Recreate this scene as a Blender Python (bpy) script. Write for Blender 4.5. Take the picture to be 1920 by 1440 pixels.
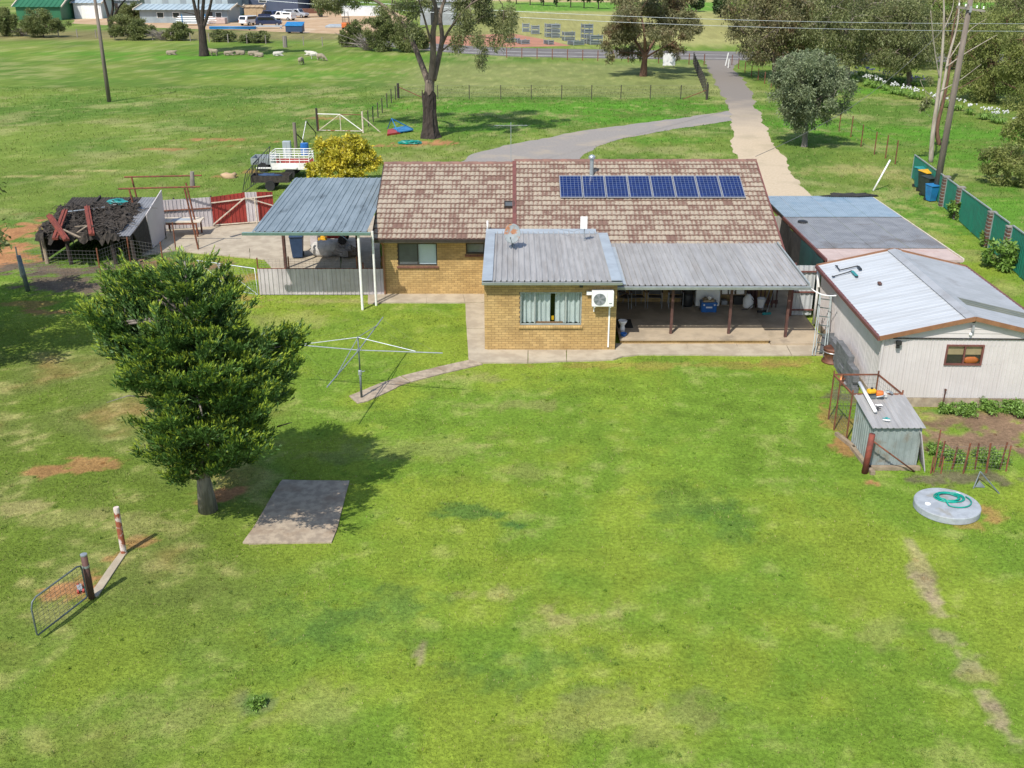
import bpy, bmesh, math, random
import numpy as np
from mathutils import Vector, Matrix
R = math.radians
for o in list(bpy.data.objects): bpy.data.objects.remove(o, do_unlink=True)
scene = bpy.context.scene
C = scene.collection
# ------------------------------------------------------------------ camera, sky, sun, exposure
CAM_H, CAM_PITCH, CAM_F = 12.9, R(22.8), 1930.0      # metres, radians below horizontal, focal length in photo pixels
cd = bpy.data.cameras.new('camera'); cam = bpy.data.objects.new('camera', cd); C.objects.link(cam)
cam.location = (0, 0, CAM_H); cam.rotation_euler = (math.pi/2 - CAM_PITCH, 0, 0)
cd.sensor_width = 36.0; cd.lens = 36.0*CAM_F/1920.0; cd.clip_start = .1; cd.clip_end = 4000
scene.camera = cam
SUN_EL, SUN_DIR = R(52), Vector((-.47, -.883, 0)).normalized()   # horizontal direction towards the sun
world = bpy.data.worlds.new('World'); scene.world = world; world.use_nodes = True
wn = world.node_tree; bg = wn.nodes['Background']
sky = wn.nodes.new('ShaderNodeTexSky'); sky.sky_type = 'NISHITA'; sky.sun_disc = False
sky.sun_elevation = SUN_EL; sky.sun_rotation = math.atan2(SUN_DIR.x, SUN_DIR.y)
sky.air_density = 1.0; sky.dust_density = 1.0; sky.ozone_density = 1.0
wn.links.new(sky.outputs[0], bg.inputs[0]); bg.inputs[1].default_value = .15
sl = bpy.data.lights.new('sun', 'SUN'); sl.energy = 4.2; sl.angle = R(.5); sl.color = (1, .95, .87)
sun = bpy.data.objects.new('sun', sl); C.objects.link(sun)
sv = Vector((SUN_DIR.x*math.cos(SUN_EL), SUN_DIR.y*math.cos(SUN_EL), math.sin(SUN_EL)))
sun.rotation_euler = sv.to_track_quat('Z', 'Y').to_euler(); sun.location = (-20, -30, 60)
scene.view_settings.view_transform = 'Standard'; scene.view_settings.look = 'None'
scene.view_settings.exposure = .3; scene.view_settings.gamma = 1.0
scene.view_settings.use_curve_mapping = False

# ------------------------------------------------------------------ survey helpers: photo pixel -> place on the land
def G(u, v, z=0.0):
    """point at height z seen at photo pixel (u, v)"""
    a = CAM_PITCH + math.atan((v-720)/CAM_F)
    y = (CAM_H-z)/math.tan(a)
    ax = y*math.cos(CAM_PITCH) + (CAM_H-z)*math.sin(CAM_PITCH)
    return Vector(((u-960)/CAM_F*ax, y, z))
def V(u, v, Y):
    """point on the upright plane y = Y seen at photo pixel (u, v)"""
    a = CAM_PITCH + math.atan((v-720)/CAM_F)
    z = CAM_H - Y*math.tan(a)
    ax = Y*math.cos(CAM_PITCH) + (CAM_H-z)*math.sin(CAM_PITCH)
    return Vector(((u-960)/CAM_F*ax, Y, z))

# ------------------------------------------------------------------ materials
MATS = {}
def M(name, c, c2=None, rough=.8, scale=4.0, metal=0.0, bump=0.0, thr=(.38, .62), rnd=0.0, c3=None, scale3=.6, thr3=(.55, .7), bscale=None, stretch=None, spec=None, trans=0.0, coat=0.0):
    """colour c broken up with c2 (noise) and stains c3 (larger noise); rnd = lightness change from piece to piece"""
    m = bpy.data.materials.new(name); MATS[name] = m; m.use_nodes = True
    nt = m.node_tree; N = nt.nodes; L = nt.links
    b = N['Principled BSDF']; out = N['Material Output']
    b.inputs['Roughness'].default_value = rough; b.inputs['Metallic'].default_value = metal
    if spec is not None: b.inputs['Specular IOR Level'].default_value = spec
    if coat: b.inputs['Coat Weight'].default_value = coat; b.inputs['Coat Roughness'].default_value = .08
    geo = N.new('ShaderNodeNewGeometry')
    pos = geo.outputs['Position']
    if stretch:
        mp = N.new('ShaderNodeMapping'); mp.inputs['Scale'].default_value = stretch
        L.new(pos, mp.inputs[0]); pos = mp.outputs[0]
    def noise(sc, det=5):
        n = N.new('ShaderNodeTexNoise'); n.inputs['Scale'].default_value = sc; n.inputs['Detail'].default_value = det
        n.inputs['Roughness'].default_value = .62; L.new(pos, n.inputs['Vector']); return n.outputs['Fac']
    def ramp(f, t):
        r = N.new('ShaderNodeMapRange'); r.inputs[1].default_value, r.inputs[2].default_value = t; r.interpolation_type = 'SMOOTHSTEP'
        L.new(f, r.inputs[0]); return r.outputs[0]
    def mix(f, a, bb, mode='MIX'):
        x = N.new('ShaderNodeMix'); x.data_type = 'RGBA'; x.blend_type = mode
        if isinstance(f, float): x.inputs[0].default_value = f
        else: L.new(f, x.inputs[0])
        for s, val in ((6, a), (7, bb)):
            if isinstance(val, tuple): x.inputs[s].default_value = (*val, 1)
            else: L.new(val, x.inputs[s])
        return x.outputs[2]
    col = c
    if c2: col = mix(ramp(noise(scale), thr), c, c2)
    if c3: col = mix(ramp(noise(scale3), thr3), col, c3)
    if rnd:
        oi = N.new('ShaderNodeObjectInfo'); ad = N.new('ShaderNodeMath'); ad.operation = 'ADD'
        L.new(oi.outputs['Random'], ad.inputs[0]); L.new(geo.outputs['Random Per Island'], ad.inputs[1])
        fr = N.new('ShaderNodeMath'); fr.operation = 'FRACT'; L.new(ad.outputs[0], fr.inputs[0])
        mr = N.new('ShaderNodeMapRange'); mr.inputs[3].default_value = 1-rnd; mr.inputs[4].default_value = 1+rnd*.6
        L.new(fr.outputs[0], mr.inputs[0])
        cb = N.new('ShaderNodeCombineColor')
        for k in range(3): L.new(mr.outputs[0], cb.inputs[k])
        col = mix(1.0, col, cb.outputs[0], 'MULTIPLY')
    if isinstance(col, tuple): b.inputs['Base Color'].default_value = (*col, 1)
    else: L.new(col, b.inputs['Base Color'])
    if bump:
        bp = N.new('ShaderNodeBump'); bp.inputs['Strength'].default_value = 1.0; bp.inputs['Distance'].default_value = bump
        L.new(noise(bscale or scale*3), bp.inputs['Height']); L.new(bp.outputs[0], b.inputs['Normal'])
    if trans:
        t = N.new('ShaderNodeBsdfTranslucent'); s = N.new('ShaderNodeMixShader'); s.inputs[0].default_value = trans
        if isinstance(col, tuple): t.inputs[0].default_value = (*col, 1)
        else: L.new(col, t.inputs[0])
        L.new(b.outputs[0], s.inputs[1]); L.new(t.outputs[0], s.inputs[2]); L.new(s.outputs[0], out.inputs[0])
    return m
M('brick', (.48, .325, .132), (.39, .255, .098), rough=.9, scale=1.3, rnd=.16, c3=(.42, .2, .06), scale3=14, thr3=(.62, .8), bump=.002)
M('mortar', (.20, .135, .07), (.15, .105, .06), rough=.95, scale=9)
M('brown_brick', (.19, .085, .055), (.12, .055, .04), rough=.9, rnd=.2)
M('concrete', (.43, .37, .275), (.34, .285, .21), rough=.9, scale=1.5, c3=(.33, .27, .19), scale3=.7, thr3=(.55, .72), bump=.003)
M('old_concrete', (.40, .325, .235), (.28, .225, .165), rough=.95, scale=5, c3=(.25, .18, .12), scale3=.9, thr3=(.5, .7), bump=.006)
M('slab_concrete', (.42, .34, .24), (.32, .26, .185), rough=.9, scale=1.2, c3=(.22, .18, .135), scale3=.8, thr3=(.6, .75), bump=.002)
M('zinc', (.41, .40, .385), (.34, .33, .315), rough=.5, scale=2.5, metal=.2, c3=(.31, .285, .26), scale3=.9, thr3=(.54, .76), rnd=.07, stretch=(3, .35, 1))
M('zinc_flashing', (.42, .47, .50), (.36, .40, .43), rough=.5, metal=.25, scale=1.5)
M('blue_zinc', (.25, .30, .325), (.20, .245, .265), rough=.5, scale=1.3, metal=.2, c3=(.115, .14, .15), scale3=.8, thr3=(.55, .72), rnd=.07, stretch=(2.5, .6, 1))
M('poly_blue', (.245, .315, .375), (.21, .275, .33), rough=.45, scale=2, c3=(.17, .26, .34), scale3=.5)
M('grey_corr', (.27, .275, .285), (.22, .225, .235), rough=.55, scale=1.6, metal=.25, c3=(.19, .18, .175), scale3=.6)
M('pink_sheet', (.50, .39, .345), (.44, .34, .30), rough=.6, scale=2, c3=(.45, .31, .26), scale3=1.2)
M('white_sheet', (.52, .54, .55), (.46, .475, .48), rough=.4, scale=1.1, metal=.1, c3=(.44, .44, .43), scale3=2.2, thr3=(.55, .75), stretch=(.35, 3, 1))
M('grey_sheet', (.34, .355, .37), (.29, .30, .31), rough=.5, scale=1.3, metal=.2, c3=(.25, .25, .25), scale3=.8)
M('garage_grey', (.40, .41, .42), (.35, .36, .365), rough=.5, scale=1.3, metal=.15, c3=(.31, .31, .31), scale3=.8)
M('skylight', (.10, .10, .065), (.14, .13, .08), rough=.35, scale=2)
M('wall_sheet', (.56, .52, .505), (.52, .48, .465), rough=.55, scale=1.2, c3=(.45, .40, .36), scale3=.7, thr3=(.6, .75))
M('fence_white', (.50, .46, .46), (.43, .39, .39), rough=.65, scale=2, c3=(.35, .25, .2), scale3=1.4, thr3=(.62, .75), rnd=.1)
M('fence_red', (.30, .035, .025), (.24, .03, .022), rough=.6, scale=2, rnd=.1)
M('fence_green', (.012, .17, .115), (.015, .14, .10), rough=.5, scale=1.5, rnd=.06)
M('coop_sheet', (.265, .305, .30), (.21, .245, .24), rough=.6, scale=2, c3=(.20, .19, .16), scale3=1.5)
M('brown_trim', (.26, .125, .062), (.21, .10, .05), rough=.55, scale=3)
M('red_trim', (.17, .062, .05), (.13, .05, .042), rough=.6, scale=4)
M('dark_trim', (.045, .035, .03), (.03, .024, .02), rough=.6, scale=5)
M('gutter', (.36, .39, .38), (.30, .33, .32), rough=.5, metal=.2)
M('gutter_green', (.20, .30, .27), (.16, .25, .22), rough=.5)
M('white_paint', (.80, .79, .76), (.72, .70, .66), rough=.55, scale=3)
M('cream_paint', (.62, .55, .44), (.50, .42, .32), rough=.65, scale=5, c3=(.3, .16, .1), scale3=3, thr3=(.6, .75))
M('white_plastic', (.82, .82, .80), (.76, .76, .74), rough=.4)
M('grey_plastic', (.30, .31, .32), (.26, .27, .28), rough=.5)
M('black_plastic', (.016, .016, .017), (.026, .026, .026), rough=.5)
M('rust', (.22, .075, .035), (.13, .05, .03), rough=.85, scale=6, c3=(.08, .035, .022), scale3=4)
M('rust_white', (.58, .50, .46), (.27, .075, .035), rough=.8, scale=3, thr=(.45, .55))
M('rust_red', (.22, .05, .032), (.14, .036, .026), rough=.8, scale=5)
M('brown_steel', (.11, .05, .038), (.075, .036, .03), rough=.7, scale=5)
M('galv', (.40, .44, .46), (.33, .36, .38), rough=.4, metal=.5, scale=6)
M('galv_dark', (.16, .19, .19), (.12, .14, .14), rough=.5, metal=.4, scale=6)
M('steel_wire', (.17, .165, .155), rough=.5, metal=.4)
M('timber', (.30, .235, .16), (.22, .17, .115), rough=.9, scale=5, bump=.004)
M('grey_timber', (.27, .24, .21), (.19, .165, .14), rough=.95, scale=4, stretch=(1, 1, .15), bump=.006)
M('pole_timber', (.20, .165, .135), (.14, .115, .095), rough=.95, scale=6, stretch=(1, 1, .1), bump=.006)
M('black_debris', (.026, .022, .019), (.055, .045, .036), rough=.95, scale=9, bump=.02)
M('stick', (.075, .062, .052), (.04, .034, .028), rough=.95, scale=8, rnd=.4)
M('blue_paint', (.02, .19, .42), (.02, .14, .33), rough=.45, scale=3)
M('blue_bright', (.015, .13, .42), (.015, .11, .36), rough=.4)
M('teal', (.025, .26, .25), (.02, .2, .2), rough=.45)
M('hose', (.0, .30, .22), (.0, .24, .18), rough=.4)
M('yellow_plastic', (.72, .40, .01), (.64, .35, .01), rough=.45)
M('orange_paint', (.62, .17, .03), (.48, .12, .03), rough=.5)
M('red_paint', (.38, .035, .025), (.30, .03, .02), rough=.5)
M('bin_green', (.028, .04, .034), (.02, .03, .026), rough=.5)
M('bin_teal', (.02, .13, .115), (.015, .105, .095), rough=.5)
M('bin_navy', (.025, .055, .12), (.02, .045, .10), rough=.5)
M('curtain', (.72, .77, .76), (.64, .69, .68), rough=.9, scale=3, trans=.25)
M('blind', (.66, .73, .78), (.60, .67, .72), rough=.7, scale=1)
M('mesh_fabric', (.012, .06, .05), (.010, .045, .04), rough=.9, scale=3, bump=.02, bscale=2)
M('black_fabric', (.02, .02, .02), (.035, .033, .03), rough=.9, scale=6, bump=.02, bscale=5)
M('chair_mesh', (.11, .105, .10), (.085, .08, .078), rough=.8)
M('pale_fabric', (.55, .53, .50), (.42, .40, .37), rough=.9, scale=5, bump=.02, bscale=4)
M('tank', (.35, .38, .41), (.28, .305, .33), rough=.75, scale=4, bump=.002, c3=(.25, .24, .21), scale3=1.8, thr3=(.52, .72))
M('fire_iron', (.16, .065, .035), (.09, .04, .025), rough=.6, scale=6, metal=.3)
M('block', (.16, .165, .175), (.12, .125, .13), rough=.95, scale=6, rnd=.15, bump=.004)
M('copper', (.45, .17, .06), (.35, .12, .05), rough=.45, metal=.4)
M('agap_leaf', (.19, .32, .055), (.14, .25, .042), rough=.5, rnd=.3, trans=.15)
M('petal_white', (.58, .58, .56), rough=.7, rnd=.1)
M('petal_purple', (.23, .20, .48), rough=.7, rnd=.2)
M('wool', (.33, .275, .20), (.26, .215, .16), rough=1, scale=9, bump=.02)
M('wool_white', (.58, .55, .48), (.50, .47, .41), rough=1, scale=9, bump=.02)
M('tyre', (.015, .015, .015), (.022, .022, .022), rough=.85)
M('rim', (.45, .45, .46), rough=.35, metal=.7)
M('car_white', (.78, .78, .77), rough=.25, coat=.6)
M('car_silver', (.48, .5, .53), rough=.3, metal=.4, coat=.6)
M('car_navy', (.02, .03, .075), rough=.25, coat=.7)
M('car_glass', (.012, .015, .018), rough=.06, spec=.8)
M('shed_green', (.025, .14, .062), (.02, .12, .055), rough=.5, scale=.5)
M('shed_white', (.66, .68, .68), (.60, .62, .62), rough=.5, scale=.6)
M('shed_grey', (.27, .32, .34), (.235, .28, .30), rough=.5, scale=.4, stretch=(3, 3, .2))
M('shed_roof', (.38, .46, .49), (.33, .40, .42), rough=.5, scale=.3)
M('shed_navy', (.065, .085, .135), (.055, .07, .115), rough=.5, scale=.3)
M('tan_paint', (.42, .31, .18), (.36, .26, .15), rough=.7)
M('window_dark', (.03, .035, .04), rough=.12, spec=.7)
M('bark_dark', (.055, .042, .034), (.028, .021, .018), rough=1, scale=3, stretch=(3, 3, .5), bump=.05, bscale=5)
M('bark_gum', (.20, .155, .12), (.105, .08, .062), rough=.9, scale=2, stretch=(2, 2, .4), bump=.012)
M('bark_pale', (.40, .35, .29), (.27, .225, .18), rough=.9, scale=2.5, stretch=(2, 2, .3), bump=.01)
M('bark_red', (.17, .09, .055), (.10, .055, .036), rough=.95, scale=4, stretch=(2, 2, .5), bump=.02)
M('bark_grey', (.23, .20, .17), (.13, .115, .095), rough=1, scale=8, stretch=(2, 2, .25), bump=.02)
M('leaf_gum', (.26, .28, .11), (.19, .22, .085), rough=.5, scale=.8, rnd=.4, trans=.35, c3=(.24, .19, .09), scale3=.5, thr3=(.58, .72))
M('leaf_gum_brown', (.26, .245, .11), (.20, .20, .088), rough=.55, scale=.8, rnd=.4, trans=.35, c3=(.20, .13, .065), scale3=.45, thr3=(.5, .66))
M('leaf_blue', (.265, .315, .165), (.185, .23, .12), rough=.5, scale=1, rnd=.4, trans=.3)
M('leaf_casuarina', (.29, .32, .085), (.21, .25, .065), rough=.6, scale=.7, rnd=.4, trans=.35)
M('leaf_conifer', (.092, .185, .034), (.062, .135, .026), rough=.55, scale=.7, rnd=.4, trans=.16)
M('leaf_conifer_lit_tip', (.36, .45, .045), (.24, .35, .036), rough=.55, scale=.9, rnd=.3, trans=.2)  # yellow-green tip colour, brightened so plume tops look sunlit
M('leaf_yellow', (.66, .56, .05), (.52, .48, .045), rough=.5, scale=.9, rnd=.35, trans=.3, c3=(.28, .29, .03), scale3=1.3, thr3=(.52, .7))
M('leaf_bush', (.22, .25, .08), (.15, .185, .058), rough=.6, scale=.5, rnd=.4, trans=.3)
M('leaf_street', (.06, .105, .03), (.045, .08, .022), rough=.55, scale=.5, rnd=.4, trans=.2)
M('dead_twig', (.26, .225, .20), (.19, .165, .145), rough=.95, scale=3)
M('asphalt', (.155, .14, .13), (.125, .112, .104), rough=.95, scale=.4, c3=(.20, .185, .165), scale3=.15)
M('line_paint', (.62, .61, .56), (.45, .44, .40), rough=.8, scale=1.5)
M('red_dirt', (.40, .18, .11), (.33, .15, .09), rough=1, scale=.3)
M('tan_dirt', (.46, .32, .19), (.38, .25, .14), rough=1, scale=.3, c3=(.50, .40, .28), scale3=.1)
M('car_body_rust', (.17, .07, .04), (.12, .05, .03), rough=.7, scale=1)
M('ridge', (.22, .12, .092), (.17, .095, .075), rough=.85, scale=3, rnd=.15)
M('grey_screen', (.10, .11, .115), (.085, .09, .095), rough=.35)
M('solar_frame', (.46, .48, .50), rough=.35, metal=.6)

# ------------------------------------------------------------------ mesh builder and scene bookkeeping
PM = {}                                     # object -> inverse world matrix, to hang parts built in world space
def basis(d):
    d = Vector(d).normalized(); a = Vector((0, 0, 1)) if abs(d.z) < .9 else Vector((1, 0, 0))
    u = d.cross(a).normalized(); return u, d.cross(u).normalized()
class MB:
    def __init__(s): s.v = []; s.f = []; s.uv = {}
    def add(s, vs, fs):
        n = len(s.v); s.v.extend(tuple(v) for v in vs); s.f.extend(tuple(i+n for i in f) for f in fs); return s
    def box(s, c, size, rz=0.0, rot=None):
        hx, hy, hz = size[0]/2, size[1]/2, size[2]/2
        m = rot if rot is not None else Matrix.Rotation(rz, 3, 'Z'); c = Vector(c)
        vs = [c + m @ Vector((x, y, z)) for x in (-hx, hx) for y in (-hy, hy) for z in (-hz, hz)]
        return s.add(vs, [(0, 1, 3, 2), (4, 6, 7, 5), (0, 4, 5, 1), (2, 3, 7, 6), (0, 2, 6, 4), (1, 5, 7, 3)])
    def bx(s, x0, x1, y0, y1, z0, z1):
        return s.box(((x0+x1)/2, (y0+y1)/2, (z0+z1)/2), (x1-x0, y1-y0, z1-z0))
    def beam(s, p, q, w, h=None):
        """rectangular bar from p to q, w across, h in the upright direction"""
        p, q = Vector(p), Vector(q); h = h or w; d = (q-p); l = d.length; d.normalize()
        side = d.cross(Vector((0, 0, 1)))
        side = Vector((1, 0, 0)) if side.length < 1e-4 else side.normalized()
        up = side.cross(d).normalized()
        m = Matrix((side, d, up)).transposed()
        return s.box((p+q)/2, (w, l, h), rot=m)
    def tube(s, pts, rad, n=8, cap=True, closed=False):
        pts = [Vector(p) for p in pts]; k = len(pts)
        rad = [rad]*k if not hasattr(rad, '__len__') else rad
        base = len(s.v); u = None
        for i, p in enumerate(pts):
            if closed: d = pts[(i+1) % k]-pts[i-1]
            else: d = pts[min(i+1, k-1)]-pts[max(i-1, 0)]
            if d.length < 1e-6: d = Vector((0, 0, 1))
            d.normalize()
            if u is None: u = basis(d)[0]
            u = (u-d*u.dot(d)); u = u.normalized() if u.length > 1e-5 else basis(d)[0]
            w = d.cross(u)
            for j in range(n):
                a = 2*math.pi*j/n; s.v.append(tuple(p+(u*math.cos(a)+w*math.sin(a))*rad[i]))
        for i in range(k if closed else k-1):
            for j in range(n):
                a = base+i*n+j; b = base+i*n+(j+1) % n; i2 = (i+1) % k
                c = base+i2*n+(j+1) % n; d = base+i2*n+j
                s.f.append((a, b, c, d))
        if cap and not closed:
            s.f.append(tuple(base+j for j in range(n))[::-1]); s.f.append(tuple(base+(k-1)*n+j for j in range(n)))
        return s
    def lathe(s, c, prof, n=20, axis=None):
        """profile [(radius, height)] turned about an axis through c"""
        c = Vector(c); ax = Vector(axis or (0, 0, 1)).normalized(); u, w = basis(ax); base = len(s.v)
        for r, h in prof:
            for j in range(n):
                a = 2*math.pi*j/n; s.v.append(tuple(c+ax*h+(u*math.cos(a)+w*math.sin(a))*r))
        for i in range(len(prof)-1):
            for j in range(n):
                s.f.append((base+i*n+j, base+i*n+(j+1) % n, base+(i+1)*n+(j+1) % n, base+(i+1)*n+j))
        s.f.append(tuple(base+j for j in range(n))[::-1]); s.f.append(tuple(base+(len(prof)-1)*n+j for j in range(n)))
        return s
    def prism(s, poly, off):
        """polygon (3-D points) pushed along off"""
        poly = [Vector(p) for p in poly]; n = len(poly); off = Vector(off)
        return s.add(poly+[p+off for p in poly], [tuple(range(n))[::-1], tuple(range(n, 2*n))] + [(i, (i+1) % n, n+(i+1) % n, n+i) for i in range(n)])
    def blob(s, c, r, rng, n=8, m=6, jit=.12):
        c = Vector(c); r = Vector(r) if hasattr(r, '__len__') else Vector((r, r, r)); base = len(s.v)
        for i in range(1, m):
            t = math.pi*i/m
            for j in range(n):
                a = 2*math.pi*j/n; k = 1+rng.uniform(-jit, jit)
                s.v.append(tuple(c+Vector((r.x*math.sin(t)*math.cos(a), r.y*math.sin(t)*math.sin(a), r.z*math.cos(t)))*k))
        for i in range(m-2):
            for j in range(n):
                s.f.append((base+i*n+j, base+(i+1)*n+j, base+(i+1)*n+(j+1) % n, base+i*n+(j+1) % n))
        s.f.append(tuple(base+j for j in range(n))); s.f.append(tuple(base+(m-2)*n+j for j in range(n))[::-1])
        return s
    def mesh(s, name, mat, inv=None):
        me = bpy.data.meshes.new(name)
        vs = s.v if inv is None else [tuple(inv @ Vector(v)) for v in s.v]
        me.from_pydata(vs, [], s.f)
        me.materials.append(MATS[mat] if isinstance(mat, str) else mat)
        return me
    def build(s, name, mat, parent=None, smooth=False, local=False, kind=None, label=None, bevel=0):
        inv = None if (parent is None or local) else PM[parent.name]
        me = s.mesh(name, mat, inv)
        if smooth: me.polygons.foreach_set('use_smooth', [True]*len(me.polygons))
        o = bpy.data.objects.new(name, me); C.objects.link(o)
        if parent is not None: o.parent = parent; PM[o.name] = PM[parent.name]
        else: PM[o.name] = Matrix.Identity(4)
        if kind: o['kind'] = kind
        if label: o['label'] = label
        if bevel:
            bm_ = o.modifiers.new('bevel', 'BEVEL'); bm_.width = bevel; bm_.segments = 2; bm_.limit_method = 'ANGLE'
        return o
def tag(o, label, cat, group=None):
    o['label'] = label; o['category'] = cat
    if group: o['group'] = group
    return o
def thing(name, label, cat, loc=(0, 0, 0), rz=0.0, group=None):
    o = bpy.data.objects.new(name, None); C.objects.link(o); o.empty_display_size = .2
    o.location = loc; o.rotation_euler = (0, 0, rz)
    PM[o.name] = (Matrix.Translation(Vector(loc)) @ Matrix.Rotation(rz, 4, 'Z')).inverted()
    return tag(o, label, cat, group)
def struct(o): o['kind'] = 'structure'; return o
def one(mb, name, mat, label, cat, group=None, loc=None, **k):
    """a thing that is one mesh; loc = its base"""
    if loc is not None: mb.v = [tuple(Vector(v)-Vector(loc)) for v in mb.v]
    o = mb.build(name, mat, **k)
    if loc is not None: o.location = loc
    return tag(o, label, cat, group)
def copy_tree(o, parent=None):
    c = o.copy(); C.objects.link(c); c.parent = parent
    for ch in list(o.children): copy_tree(ch, c)
    return c
# ------------------------------------------------------------------ ground cover colours
def h2(ix, iy, seed):
    s = np.sin(ix*127.1+iy*311.7+seed*74.7)*43758.5453
    return s-np.floor(s)
def vn(x, y, seed):
    xi, yi = np.floor(x), np.floor(y); fx, fy = x-xi, y-yi
    fx = fx*fx*(3-2*fx); fy = fy*fy*(3-2*fy)
    a, b, c, d = h2(xi, yi, seed), h2(xi+1, yi, seed), h2(xi, yi+1, seed), h2(xi+1, yi+1, seed)
    return (a*(1-fx)+b*fx)*(1-fy)+(c*(1-fx)+d*fx)*fy
def fbm(x, y, sc, seed, oc=4):
    t = 0; amp = .5; n = 0
    for k in range(oc):
        ca, sa = math.cos(.6+k*1.3), math.sin(.6+k*1.3)
        t = t+amp*vn((x*ca-y*sa)/sc, (x*sa+y*ca)/sc, seed+k*7); n += amp; amp *= .55; sc *= .47
    return t/n
def sstep(a, b, x): t = np.clip((x-a)/(b-a), 0, 1); return t*t*(3-2*t)
YG, GR, DRY = np.array((.222, .296, .035)), np.array((.157, .258, .030)), np.array((.38, .345, .135))
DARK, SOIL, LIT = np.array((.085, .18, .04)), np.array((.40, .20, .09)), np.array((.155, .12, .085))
PAD, LUSH, STRAW, BED = np.array((.16, .225, .04)), np.array((.095, .245, .022)), np.array((.33, .32, .13)), np.array((.24, .16, .10))
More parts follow.
